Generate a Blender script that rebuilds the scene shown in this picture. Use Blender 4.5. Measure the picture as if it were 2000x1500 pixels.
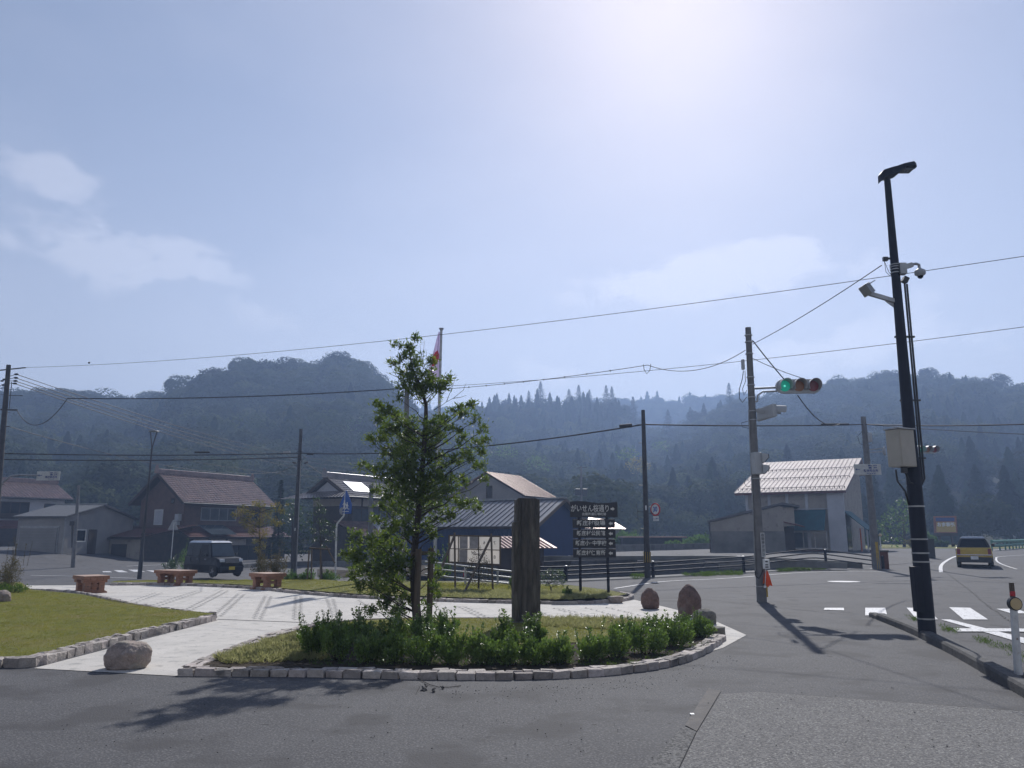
import bpy, bmesh, math, random
import numpy as np
from mathutils import Vector, Matrix, noise as mnoise
from mathutils.geometry import tessellate_polygon, intersect_point_tri_2d
R = math.radians
random.seed(7)
for o in list(bpy.data.objects): bpy.data.objects.remove(o)
scene = bpy.context.scene
col = scene.collection

# ------------------------------------------------------------------ camera
EYE = 1.65; FPX = 1503.0; PITCH = math.atan(295/1503.0)
cam = bpy.data.cameras.new('camera'); cam_o = bpy.data.objects.new('camera', cam); col.objects.link(cam_o)
cam.sensor_width = 36.0; cam.lens = 36.0*FPX/2000; cam.clip_end = 6000; cam.clip_start = 0.05
cam_o.location = (0, 0, EYE); cam_o.rotation_euler = (R(90)+PITCH, 0, 0)
scene.camera = cam_o
cP, sP = math.cos(PITCH), math.sin(PITCH)

def ray(px, py):
    cx = (px-1000)/FPX; cy = (750-py)/FPX
    return Vector((cx, cP-cy*sP, sP+cy*cP))
def at(px, py, Y):
    d = ray(px, py); return Vector((0, 0, EYE)) + d*(Y/d.y)

# ------------------------------------------------------------------ light
SUN_EL, SUN_AZ = 39.0, 13.0          # azimuth measured from +Y towards +X
world = bpy.data.worlds.new('World'); scene.world = world; world.use_nodes = True
nt = world.node_tree; N = nt.nodes; L = nt.links; N.clear()
out = N.new('ShaderNodeOutputWorld'); bg = N.new('ShaderNodeBackground')
sky = N.new('ShaderNodeTexSky'); sky.sky_type = 'NISHITA'; sky.sun_disc = False
sky.sun_elevation = R(SUN_EL); sky.sun_rotation = R(SUN_AZ)
sky.air_density = 1.0; sky.dust_density = .65; sky.ozone_density = 2.2; sky.altitude = 400
SKY_STRENGTH = 0.092
tc = N.new('ShaderNodeTexCoord')
def wmath(op, a, b=None, clamp=False):
    n = N.new('ShaderNodeMath'); n.operation = op; n.use_clamp = clamp
    for i, v in enumerate((a, b)):
        if v is None: continue
        if isinstance(v, (int, float)): n.inputs[i].default_value = v
        else: L.new(v, n.inputs[i])
    return n.outputs[0]
def wnoise(scale, detail, rough, stretch=(1, 1, 1)):
    mp = N.new('ShaderNodeMapping'); mp.inputs['Scale'].default_value = stretch
    L.new(tc.outputs['Generated'], mp.inputs[0])
    n = N.new('ShaderNodeTexNoise'); n.inputs['Scale'].default_value = scale
    n.inputs['Detail'].default_value = detail; n.inputs['Roughness'].default_value = rough
    L.new(mp.outputs[0], n.inputs['Vector']); return n.outputs['Fac']
nz = wnoise(11, 10, .62, (1, 1, 2.0)); veil = wnoise(2.2, 5, .55, (1, 1, 2.0))
mask = None
for (px, py, rx, rz, amp) in ((270, 500, 190, 78, 1.0), (105, 345, 72, 50, .95), (1400, 540, 230, 50, 1.3), (1500, 505, 100, 45, 1.3), (85, 50, 70, 24, .55),
                              (530, 610, 90, 40, .55), (1130, 560, 110, 50, .5), (1120, 715, 150, 40, .75), (1650, 680, 280, 60, .8), (20, 470, 70, 40, .6), (1850, 600, 200, 50, .4)):
    d = ray(px, py).normalized(); u = Vector((d.y, -d.x, 0)).normalized(); w = u.cross(d)
    def dot(v, k):
        n = N.new('ShaderNodeVectorMath'); n.operation = 'DOT_PRODUCT'
        L.new(tc.outputs['Generated'], n.inputs[0]); n.inputs[1].default_value = v
        return wmath('MULTIPLY', n.outputs['Value'], k)
    a = dot(tuple(u), FPX/rx); b_ = wmath('SUBTRACT', dot(tuple(w), FPX/rz), 0)
    r2 = wmath('ADD', wmath('MULTIPLY', a, a), wmath('MULTIPLY', b_, b_))
    g = wmath('MULTIPLY', wmath('POWER', 2.718, wmath('MULTIPLY', r2, -.9)), amp)
    front = dot(tuple(d), 1.0); g = wmath('MULTIPLY', g, wmath('GREATER_THAN', front, 0))
    mask = g if mask is None else wmath('MAXIMUM', mask, g)
m1 = wmath('SUBTRACT', wmath('ADD', wmath('MULTIPLY', mask, .95), wmath('MULTIPLY', nz, 3.4)), 2.12)
m1 = wmath('MULTIPLY', m1, 2.6, True)
m1 = wmath('MULTIPLY', m1, wmath('MULTIPLY', mask, 1.4, True), True)
m2 = wmath('MULTIPLY', wmath('SUBTRACT', veil, .42), 1.0, True)
cm = wmath('MAXIMUM', wmath('MULTIPLY', m1, .75), m2)
mul = N.new('ShaderNodeMix'); mul.data_type = 'RGBA'; mul.blend_type = 'MULTIPLY'; mul.inputs[0].default_value = 1
L.new(sky.outputs[0], mul.inputs[6]); mul.inputs[7].default_value = (1.12, 1.02, .96, 1)
mix = N.new('ShaderNodeMix'); mix.data_type = 'RGBA'
L.new(cm, mix.inputs[0]); L.new(mul.outputs[2], mix.inputs[6])
cl = N.new('ShaderNodeMix'); cl.data_type = 'RGBA'; cl.blend_type = 'ADD'; cl.inputs[0].default_value = 1; L.new(mul.outputs[2], cl.inputs[6]); cl.inputs[7].default_value = (3.2, 2.8, 2.4, 1); L.new(cl.outputs[2], mix.inputs[7])
sep = N.new('ShaderNodeSeparateXYZ'); L.new(tc.outputs['Generated'], sep.inputs[0])
hzf = wmath('MULTIPLY', wmath('POWER', 2.718, wmath('MULTIPLY', wmath('ABSOLUTE', sep.outputs[2]), -4.2)), .80)
hm_ = N.new('ShaderNodeMix'); hm_.data_type = 'RGBA'; L.new(hzf, hm_.inputs[0]); L.new(mix.outputs[2], hm_.inputs[6]); hm_.inputs[7].default_value = (11.2, 10.4, 10.5, 1)
L.new(hm_.outputs[2], bg.inputs[0]); bg.inputs[1].default_value = SKY_STRENGTH
L.new(bg.outputs[0], out.inputs[0])
sun = bpy.data.lights.new('sun', 'SUN'); sun.energy = 5.0; sun.angle = R(.6); sun.color = (1, .965, .92)
sun_o = bpy.data.objects.new('sun', sun); col.objects.link(sun_o)
sd = Vector((math.sin(R(SUN_AZ))*math.cos(R(SUN_EL)), math.cos(R(SUN_AZ))*math.cos(R(SUN_EL)), math.sin(R(SUN_EL))))
sun_o.rotation_euler = sd.to_track_quat('Z', 'Y').to_euler()
sun_o.location = (20, 60, 60)
vs = scene.view_settings; vs.view_transform = 'Standard'; vs.look = 'None'; vs.gamma = 1; vs.use_curve_mapping = False
vs.exposure = 0.12
scene.cycles.use_denoising = True
scene.cycles.max_bounces = 6; scene.cycles.volume_bounces = 0; scene.cycles.transparent_max_bounces = 6

# ------------------------------------------------------------------ materials
MATS = {}
def mat(name, c, c2=None, rough=.7, metal=0, scale=6, detail=5, bump=0, bscale=None, spec=.5, trans=0, lo=.35, hi=.65, coat=0, extra=None, dist=.02, stretch=None):
    m = bpy.data.materials.new(name); m.use_nodes = True; MATS[name] = m
    n = m.node_tree.nodes; l = m.node_tree.links; b = n['Principled BSDF']; o = n['Material Output']
    b.inputs['Roughness'].default_value = rough; b.inputs['Metallic'].default_value = metal
    b.inputs['Specular IOR Level'].default_value = spec
    if coat: b.inputs['Coat Weight'].default_value = coat; b.inputs['Coat Roughness'].default_value = .05
    g = n.new('ShaderNodeNewGeometry'); src = g.outputs['Position']
    if stretch:
        mp = n.new('ShaderNodeMapping'); mp.inputs['Scale'].default_value = stretch; l.new(src, mp.inputs[0]); src = mp.outputs[0]
    t = n.new('ShaderNodeTexNoise'); t.inputs['Scale'].default_value = scale; t.inputs['Detail'].default_value = detail; t.inputs['Roughness'].default_value = .6
    l.new(src, t.inputs['Vector'])
    r = n.new('ShaderNodeMapRange'); r.inputs[1].default_value = lo; r.inputs[2].default_value = hi; l.new(t.outputs['Fac'], r.inputs[0])
    x = n.new('ShaderNodeMix'); x.data_type = 'RGBA'; l.new(r.outputs[0], x.inputs[0])
    if c2 is None: c2 = tuple(v*.82 for v in c)
    x.inputs[6].default_value = (*c, 1); x.inputs[7].default_value = (*c2, 1)
    cout = x.outputs[2]
    if extra:                       # list of (scale, lo, hi, colour, detail)
        for (s_, lo_, hi_, cc, dd) in extra:
            t2 = n.new('ShaderNodeTexNoise'); t2.inputs['Scale'].default_value = s_; t2.inputs['Detail'].default_value = dd; l.new(src, t2.inputs['Vector'])
            r2 = n.new('ShaderNodeMapRange'); r2.inputs[1].default_value = lo_; r2.inputs[2].default_value = hi_; l.new(t2.outputs['Fac'], r2.inputs[0])
            x2 = n.new('ShaderNodeMix'); x2.data_type = 'RGBA'; l.new(r2.outputs[0], x2.inputs[0]); l.new(cout, x2.inputs[6]); x2.inputs[7].default_value = (*cc, 1); cout = x2.outputs[2]
    if name in ('granite', 'forest_leaf', 'forest_cedar'):
        oi = n.new('ShaderNodeObjectInfo'); mr = n.new('ShaderNodeMapRange'); l.new(oi.outputs['Random'], mr.inputs[0]); mr.inputs[3].default_value = .62; mr.inputs[4].default_value = 1.3 if name == 'granite' else 1.7
        hv = n.new('ShaderNodeHueSaturation'); l.new(mr.outputs[0], hv.inputs['Value']); l.new(cout, hv.inputs['Color'])
        m2r = n.new('ShaderNodeMapRange'); ml = n.new('ShaderNodeMath'); ml.operation = 'FRACT'; mm = n.new('ShaderNodeMath'); mm.operation = 'MULTIPLY'; mm.inputs[1].default_value = 17.3; l.new(oi.outputs['Random'], mm.inputs[0]); l.new(mm.outputs[0], ml.inputs[0])
        l.new(ml.outputs[0], m2r.inputs[0]); m2r.inputs[3].default_value = .485; m2r.inputs[4].default_value = .515; l.new(m2r.outputs[0], hv.inputs['Hue']); cout = hv.outputs[0]
    l.new(cout, b.inputs['Base Color'])
    if bump:
        tb = n.new('ShaderNodeTexNoise'); tb.inputs['Scale'].default_value = bscale or scale*4; tb.inputs['Detail'].default_value = 4; l.new(src, tb.inputs['Vector'])
        bp = n.new('ShaderNodeBump'); bp.inputs['Strength'].default_value = bump; bp.inputs['Distance'].default_value = dist
        l.new(tb.outputs['Fac'], bp.inputs['Height']); l.new(bp.outputs[0], b.inputs['Normal'])
    if trans:
        tr = n.new('ShaderNodeBsdfTranslucent'); hs = n.new('ShaderNodeHueSaturation'); hs.inputs['Value'].default_value = 1.5; hs.inputs['Saturation'].default_value = 1.1
        l.new(cout, hs.inputs['Color']); l.new(hs.outputs[0], tr.inputs[0])
        ms = n.new('ShaderNodeMixShader'); ms.inputs[0].default_value = trans; l.new(b.outputs[0], ms.inputs[1]); l.new(tr.outputs[0], ms.inputs[2]); l.new(ms.outputs[0], o.inputs[0])
    return m
def emit(name, c, s):
    m = bpy.data.materials.new(name); m.use_nodes = True; b = m.node_tree.nodes['Principled BSDF']
    b.inputs['Base Color'].default_value = (*[v*.5 for v in c], 1); b.inputs['Emission Color'].default_value = (*c, 1); b.inputs['Emission Strength'].default_value = s; MATS[name] = m; return m
mat('asphalt', (.070, .070, .077), (.042, .042, .048), rough=.88, scale=.55, detail=9, bump=.9, bscale=60, lo=.3, hi=.7, dist=.008, spec=.4,
    extra=[(45, .50, .70, (.14, .138, .14), 4), (1.7, .56, .66, (.042, .041, .046), 6), (28, .62, .70, (.03, .029, .032), 3)])
mat('asphalt_walk', (.073, .073, .079), (.048, .048, .054), rough=.88, scale=.9, detail=9, bump=1, bscale=55, lo=.3, hi=.7, dist=.008, spec=.4, stretch=(1, 1, 1),
    extra=[(50, .50, .70, (.145, .142, .143), 4), (1.1, .52, .62, (.050, .049, .053), 7), (9, .66, .73, (.03, .03, .032), 3)])
mat('pebble_concrete', (.165, .162, .16), (.085, .083, .085), rough=.9, scale=55, detail=2, bump=1, bscale=45, lo=.42, hi=.58, dist=.015, spec=.3,
    extra=[(60, .60, .66, (.27, .265, .25), 1), (1.3, .56, .75, (.10, .097, .10), 4)])
mat('strip_aggregate', (.15, .148, .145), (.04, .04, .043), rough=.9, scale=42, detail=2, bump=1, bscale=45, lo=.42, hi=.58)
mat('strip_tan', (.125, .115, .108), (.085, .08, .08), rough=.9, scale=6, detail=8, bump=.6, bscale=50)
mat('concrete_pale', (.56, .53, .49), (.44, .42, .39), rough=.85, scale=1.5, detail=8, bump=.25, bscale=60, dist=.004, spec=.3, lo=.35, hi=.75, extra=[(5, .56, .70, (.34, .33, .31), 7), (40, .62, .70, (.30, .29, .28), 3)])
mat('concrete_grey', (.21, .21, .205), (.12, .12, .118), rough=.9, scale=1.3, detail=8, bump=.3, bscale=30, spec=.3)
mat('pole_dark', (.075, .075, .08), (.05, .05, .055), rough=.75, scale=4, bump=.1, spec=.3)
mat('concrete_pole', (.19, .19, .19), (.13, .13, .135), rough=.8, scale=4, bump=.1, spec=.3)
mat('kerb_dark', (.09, .088, .088), (.05, .05, .052), rough=.9, scale=7, bump=.5, bscale=50)
mat('granite', (.42, .37, .34), (.27, .24, .22), rough=.85, scale=14, detail=8, bump=.8, bscale=40, dist=.015, extra=[(140, .56, .66, (.45, .41, .38), 2), (3, .6, .7, (.13, .12, .115), 5)])
mat('boulder_brown', (.36, .29, .25), (.20, .16, .14), rough=.9, scale=7, detail=9, bump=.9, bscale=30, dist=.02, extra=[(90, .58, .68, (.36, .31, .28), 2), (2.5, .56, .66, (.26, .24, .2), 5)])
mat('boulder_red', (.19, .12, .10), (.10, .065, .055), rough=.92, scale=9, detail=9, bump=1, bscale=26, dist=.02, extra=[(70, .6, .7, (.23, .17, .15), 2), (3, .6, .7, (.17, .15, .13), 5)])
mat('boulder_grey', (.19, .18, .155), (.10, .095, .085), rough=.92, scale=8, detail=9, bump=.9, bscale=28, dist=.02, extra=[(90, .6, .7, (.32, .31, .28), 2)])
mat('pillar_stone', (.115, .10, .085), (.055, .048, .042), rough=.9, scale=5, detail=10, bump=.8, bscale=16, dist=.03, stretch=(3, 3, .5), extra=[(3, .58, .7, (.16, .145, .12), 6)])
mat('turf', (.18, .185, .035), (.12, .13, .025), rough=.9, scale=2.2, detail=9, bump=1, bscale=90, dist=.03, spec=.2, extra=[(60, .5, .7, (.23, .22, .06), 3), (9, .6, .72, (.06, .06, .02), 4), (.8, .5, .7, (.20, .17, .06), 6)])
mat('grass_blade', (.25, .235, .05), (.15, .16, .03), rough=.6, scale=3, trans=.45, spec=.3)
mat('weed_green', (.10, .15, .03), (.05, .09, .02), rough=.6, scale=9, trans=.4, spec=.3)
mat('soil', (.075, .06, .045), (.035, .03, .024), rough=.95, scale=9, detail=8, bump=1, bscale=30, dist=.04, spec=.1)
mat('ground_cover', (.19, .20, .08), (.30, .29, .16), rough=.6, scale=16, trans=.5, spec=.35)
mat('leaf_dark', (.05, .085, .022), (.022, .045, .014), rough=.38, scale=5, trans=.35, spec=.5)
mat('leaf_tree', (.14, .185, .035), (.05, .085, .02), rough=.42, scale=6, trans=.45, spec=.5)
mat('leaf_hedge', (.16, .23, .055), (.075, .13, .03), rough=.38, scale=8, trans=.32, spec=.6)
mat('leaf_maple', (.20, .15, .045), (.11, .12, .03), rough=.6, scale=2.5, trans=.45, spec=.3)
mat('leaf_brown', (.11, .085, .04), (.06, .06, .025), rough=.6, scale=5, trans=.35, spec=.3)
mat('leaf_pale', (.10, .14, .06), (.05, .085, .03), rough=.3, scale=5, trans=.3, spec=.6)
mat('leaf_light', (.09, .15, .035), (.05, .10, .02), rough=.5, scale=3, trans=.45)
mat('forest_leaf', (.055, .068, .026), (.026, .038, .016), rough=.9, scale=.09, detail=6, trans=.14, spec=.05)
mat('forest_cedar', (.022, .038, .018), (.014, .026, .013), rough=.9, scale=.1, trans=.05, spec=.05)
mat('forest_floor', (.03, .036, .02), (.02, .025, .014), rough=.9, scale=.2, spec=.1)
mat('bark', (.055, .045, .038), (.028, .024, .021), rough=.9, scale=9, bump=.8, bscale=22, stretch=(2, 2, .5))
mat('stake_wood', (.13, .10, .075), (.08, .062, .048), rough=.85, scale=6, bump=.4, bscale=20, stretch=(4, 4, .4))
mat('bench_wood', (.30, .145, .085), (.18, .085, .05), rough=.62, scale=5, detail=7, bump=.3, bscale=20, stretch=(1, 1, 4), extra=[(13, .68, .74, (.08, .035, .02), 2)])
mat('bench_top', (.46, .31, .23), (.33, .22, .16), rough=.6, scale=6, detail=7, bump=.2, stretch=(1, 6, 6))
mat('steel_dark', (.035, .037, .043), (.028, .03, .035), rough=.42, metal=.3, scale=5)
mat('steel_navy', (.018, .021, .034), (.014, .017, .027), rough=.6, spec=.25, metal=0, scale=5)
mat('steel_grey', (.30, .31, .32), (.22, .23, .24), rough=.45, metal=.5, scale=6)
mat('steel_white', (.62, .63, .62), (.48, .48, .47), rough=.45, scale=9, extra=[(14, .66, .74, (.25, .2, .16), 3)])
mat('galvanised', (.38, .39, .40), (.28, .29, .30), rough=.4, metal=.7, scale=8)
mat('cabinet_cream', (.42, .39, .33), (.36, .335, .285), rough=.5, scale=3)
mat('cable_black', (.018, .018, .022), rough=.6)
mat('signal_grey', (.40, .42, .44), (.34, .355, .37), rough=.45, scale=4)
mat('black_plastic', (.012, .012, .014), rough=.5)
mat('glass_dark', (.010, .013, .018), (.007, .009, .012), rough=.12, scale=2, spec=.25)
mat('glass_window', (.06, .075, .09), (.03, .04, .05), rough=.1, scale=1, spec=.8)
mat('lens_amber', (.30, .13, .05), rough=.35); mat('lens_red', (.22, .03, .04), rough=.35)
emit('lens_green', (.01, .42, .30), .32); emit('lens_green_core', (.15, .9, .7), .6)
mat('paint_white', (.62, .62, .63), (.42, .42, .44), rough=.7, scale=9, detail=8, lo=.45, hi=.8, extra=[(22, .60, .66, (.10, .10, .105), 6)])
mat('sign_white', (.75, .76, .76), rough=.5); mat('sign_grey', (.52, .53, .51), rough=.5)
mat('sign_blue', (.015, .09, .38), rough=.4); mat('sign_red', (.48, .02, .03), rough=.45); mat('text_blue', (.02, .05, .22), rough=.5); mat('text_black', (.02, .02, .022), rough=.6)
mat('sign_board', (.018, .018, .024), (.012, .012, .016), rough=.55, scale=10, bump=.1); mat('sign_letter', (.60, .60, .58), (.5, .5, .48), rough=.6)
mat('cloth_orange', (.58, .13, .03), (.45, .09, .02), rough=.7, scale=6, trans=.35); mat('cloth_flag', (.48, .42, .60), (.38, .34, .5), rough=.8, scale=4, trans=.4); mat('cloth_red', (.36, .02, .04), rough=.8, trans=.2)
mat('tile_brown', (.23, .15, .13), (.13, .09, .08), rough=.24, scale=1.6, detail=6, spec=.6, extra=[(9, .55, .7, (.26, .16, .14), 3)])
mat('tile_grey', (.19, .17, .17), (.11, .10, .10), rough=.3, scale=1.6, detail=6, spec=.6)
mat('tile_red', (.14, .05, .04), (.09, .035, .03), rough=.4, scale=1.6, detail=6)
mat('roof_metal_white', (.38, .31, .30), (.29, .23, .225), rough=.68, spec=.3, metal=0, scale=1.1, detail=7)
mat('roof_metal_grey', (.20, .20, .21), (.16, .16, .17), rough=.36, metal=.45, scale=1)
mat('roof_metal_pink', (.40, .27, .23), (.34, .22, .19), rough=.4, metal=.3, scale=2)
mat('roof_slate', (.085, .085, .088), (.06, .06, .063), rough=.6, scale=3)
mat('roof_copper', (.30, .19, .15), (.22, .13, .10), rough=.45, metal=.25, scale=1.4, detail=7)
mat('wall_white', (.44, .45, .48), (.36, .37, .40), rough=.85, scale=1, detail=8); mat('wall_cream', (.34, .31, .27), (.27, .245, .215), rough=.85, scale=1.2, detail=8, extra=[(2, .6, .7, (.18, .16, .14), 6)])
mat('wall_grey', (.27, .26, .25), (.20, .195, .19), rough=.85, scale=.8, detail=9); mat('wall_brick_brown', (.12, .07, .055), (.08, .05, .04), rough=.85, scale=2, detail=8)
mat('wall_dark', (.05, .04, .036), (.03, .025, .024), rough=.85, scale=3); mat('wall_blue', (.005, .026, .105), (.004, .021, .085), rough=.7, scale=2)
mat('wood_dark', (.045, .028, .02), (.03, .02, .015), rough=.8, scale=4); mat('wall_stain', (.20, .195, .18), (.10, .10, .095), rough=.9, scale=.7, detail=10)
mat('shutter', (.22, .215, .21), (.18, .175, .17), rough=.6, scale=1); mat('awning', (.008, .095, .12), (.006, .07, .09), rough=.7, scale=2); mat('brick_red', (.13, .05, .035), (.09, .035, .025), rough=.9, scale=8)
mat('car_black', (.006, .008, .014), rough=.35, spec=.25, coat=.15); mat('car_yellow', (.52, .35, .015), rough=.28, coat=1, spec=.6); mat('car_silver', (.55, .57, .60), rough=.25, metal=.6)
mat('chrome', (.65, .67, .70), rough=.12, metal=1); mat('tyre', (.018, .018, .019), rough=.85); mat('plate_yellow', (.55, .42, .02), rough=.5); mat('car_trim', (.03, .031, .034), rough=.6); mat('headlight', (.6, .64, .7), rough=.08, spec=1)
mat('yellow_band', (.45, .30, .02), (.3, .2, .02), rough=.6, scale=8); mat('billboard_brown', (.26, .10, .06), rough=.6); mat('billboard_yellow', (.50, .36, .12), rough=.6); mat('rail_green', (.08, .24, .17), rough=.5); mat('reflector', (.55, .42, .22), rough=.2, spec=.8); mat('poster_grey', (.30, .30, .31), (.42, .42, .43), rough=.7, scale=6)
def M(n): return MATS[n]

# ------------------------------------------------------------------ helpers
def tag(o, label=None, cat=None, group=None, kind=None):
    if label: o['label'] = label
    if cat: o['category'] = cat
    if group: o['group'] = group
    if kind: o['kind'] = kind
    return o
def empty(name, loc, label=None, cat=None, group=None):
    o = bpy.data.objects.new(name, None); o.empty_display_size = .2; col.objects.link(o); o.location = loc
    return tag(o, label, cat, group)
def frame(o, yaw=0, z=None):
    return Matrix.Translation(Vector(o)) @ Matrix.Rotation(yaw, 4, 'Z')
class MB:
    def __init__(s, m=None): s.v = []; s.f = []; s.m = m or Matrix.Identity(4); s.sm = []
    def add(s, vs_, fs, smooth=False):
        k = len(s.v); s.v += [s.m @ Vector(p) for p in vs_]; s.f += [tuple(i+k for i in q) for q in fs]; s.sm += [smooth]*len(fs); return s
    def box(s, c, d, rot=None):
        x, y, z = d[0]/2, d[1]/2, d[2]/2; c = Vector(c)
        P = [Vector((a, b, e)) for e in (-z, z) for b in (-y, y) for a in (-x, x)]
        if rot is not None: P = [rot @ p for p in P]
        return s.add([c+p for p in P], [(0, 2, 3, 1), (4, 5, 7, 6), (0, 1, 5, 4), (2, 6, 7, 3), (0, 4, 6, 2), (1, 3, 7, 5)])
    def beam(s, a, b, w, h, up=(0, 0, 1)):
        a = Vector(a); b = Vector(b); d = (b-a); q = d.normalized(); u = Vector(up)
        sx = q.cross(u)
        if sx.length < 1e-4: sx = Vector((1, 0, 0))
        sx.normalize(); uz = sx.cross(q)
        P = [p+sx*i*w/2+uz*j*h/2 for p in (a, b) for j in (-1, 1) for i in (-1, 1)]
        return s.add(P, [(0, 1, 3, 2), (4, 6, 7, 5), (0, 4, 5, 1), (2, 3, 7, 6), (0, 2, 6, 4), (1, 5, 7, 3)])
    def tube(s, pts, r, n=8, cap=True, smooth=True):
        pts = [Vector(p) for p in pts]
        if not isinstance(r, (list, tuple)): r = [r]*len(pts)
        V = []; Fc = []; px = None
        for i, p in enumerate(pts):
            d = (pts[min(i+1, len(pts)-1)]-pts[max(i-1, 0)]).normalized()
            if px is None: px = d.orthogonal().normalized()
            px = (px - d*px.dot(d)); px = px.normalized() if px.length > 1e-6 else d.orthogonal().normalized()
            py = d.cross(px)
            for k in range(n): a = 2*math.pi*k/n; V.append(p+(px*math.cos(a)+py*math.sin(a))*r[i])
        for i in range(len(pts)-1):
            for k in range(n): Fc.append((i*n+k, i*n+(k+1) % n, (i+1)*n+(k+1) % n, (i+1)*n+k))
        s.add(V, Fc, smooth)
        if cap:
            s.add(V[:n], [tuple(range(n-1, -1, -1))]); s.add(V[-n:], [tuple(range(n))])
        return s
    def cyl(s, a, b, r, n=16, r2=None): return s.tube([a, b], [r, r if r2 is None else r2], n)
    def prism(s, poly, ax, depth):
        """poly: list of 3-D points in a plane, extruded by vector ax*depth"""
        poly = [Vector(p) for p in poly]; e = Vector(ax)*depth; n = len(poly)
        V = poly+[p+e for p in poly]
        tri = tessellate_polygon([poly])
        F_ = [tuple(t) for t in tri]+[tuple(i+n for i in reversed(t)) for t in tri]+[(i, (i+1) % n, (i+1) % n+n, i+n) for i in range(n)]
        return s.add(V, F_)
    def quad(s, a, b, c, d): return s.add([a, b, c, d], [(0, 1, 2, 3)])
    def ball(s, c, r, nu=12, nv=8, sq=(1, 1, 1)):
        V = []; Fc = []; c = Vector(c)
        for j in range(nv+1):
            t = math.pi*j/nv
            for i in range(nu): a = 2*math.pi*i/nu; V.append(c+Vector((math.sin(t)*math.cos(a)*sq[0], math.sin(t)*math.sin(a)*sq[1], math.cos(t)*sq[2]))*r)
        for j in range(nv):
            for i in range(nu): Fc.append((j*nu+i, (j+1)*nu+i, (j+1)*nu+(i+1) % nu, j*nu+(i+1) % nu))
        return s.add(V, Fc, True)
    def build(s, name, material, parent=None, bevel=0, fix=True):
        me = bpy.data.meshes.new(name)
        if s.v:
            mn = Vector((min(p.x for p in s.v), min(p.y for p in s.v), min(p.z for p in s.v))); mx = Vector((max(p.x for p in s.v), max(p.y for p in s.v), max(p.z for p in s.v)))
            c = Vector(((mn.x+mx.x)/2, (mn.y+mx.y)/2, mn.z))
        else: c = Vector((0, 0, 0))
        me.from_pydata([tuple(p-c) for p in s.v], [], s.f)
        me.polygons.foreach_set('use_smooth', s.sm); me.materials.append(M(material) if isinstance(material, str) else material)
        if fix and len(s.f) < 4000:
            bm = bmesh.new(); bm.from_mesh(me); bmesh.ops.remove_doubles(bm, verts=bm.verts, dist=1e-5) if bevel else None
            bmesh.ops.recalc_face_normals(bm, faces=bm.faces)
            if bevel: bmesh.ops.bevel(bm, geom=[e for e in bm.edges if len(e.link_faces) == 2 and e.calc_face_angle(0) > .5], offset=bevel, segments=2, affect='EDGES', profile=.6)
            bm.to_mesh(me); bm.free()
        me.update()
        o = bpy.data.objects.new(name, me); col.objects.link(o)
        if parent is not None:
            o.parent = parent; o.matrix_parent_inverse = (Matrix.Translation(parent.location)@parent.rotation_euler.to_matrix().to_4x4()).inverted()
            if parent.parent: o.matrix_parent_inverse = (Matrix.Translation(world_loc(parent))).inverted()
        o['wl'] = tuple(c); o.location = c
        return o
def world_loc(o):
    return Vector(o['wl']) if 'wl' in o else o.location.copy()
def text(s, size, material, mtx, parent, name='lettering', extrude=.003, bold=0, align='CENTER', sx=1):
    cu = bpy.data.curves.new(name, 'FONT'); cu.body = s; cu.size = size; cu.align_x = align; cu.align_y = 'CENTER'; cu.extrude = extrude; cu.offset = bold; cu.resolution_u = 3
    t = bpy.data.objects.new(name, cu); col.objects.link(t); bpy.context.view_layer.update()
    me = bpy.data.meshes.new_from_object(t.evaluated_get(bpy.context.evaluated_depsgraph_get())); bpy.data.objects.remove(t)
    me.transform(mtx @ Matrix.Diagonal((sx, 1, 1, 1))); me.materials.clear(); me.materials.append(M(material))
    mb = MB(); mb.v = [v.co.copy() for v in me.vertices]; mb.f = [tuple(p.vertices) for p in me.polygons]; mb.sm = [False]*len(mb.f)
    bpy.data.meshes.remove(me)
    return mb.build(name, material, parent, fix=False)
def facing(p, yaw=0, tilt=0):      # text frame: upright, readable from -Y, turned by yaw
    return Matrix.Translation(Vector(p)) @ Matrix.Rotation(yaw, 4, 'Z') @ Matrix.Rotation(R(90)+tilt, 4, 'X')
def S(t): t = max(0., min(1., t)); return t*t*(3-2*t)
def gz(x, y):
    z = -.62*S((y-26)/14)*S((-x-3)/8) + 1.1*S((-x-27)/12)*S((y-46)/15)*S((140-y)/60)
    z += .3*S((y-36)/16)*S((x+2)/8)
    return z
def gp(px, py):
    d = ray(px, py); z = 0
    for _ in range(30):
        t = (z-EYE)/d.z; p = d*t; z2 = gz(p.x, p.y)
        if abs(z2-z) < 1e-4: break
        z = z*.5+z2*.5
    return Vector((p.x, p.y, gz(p.x, p.y)))
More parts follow.
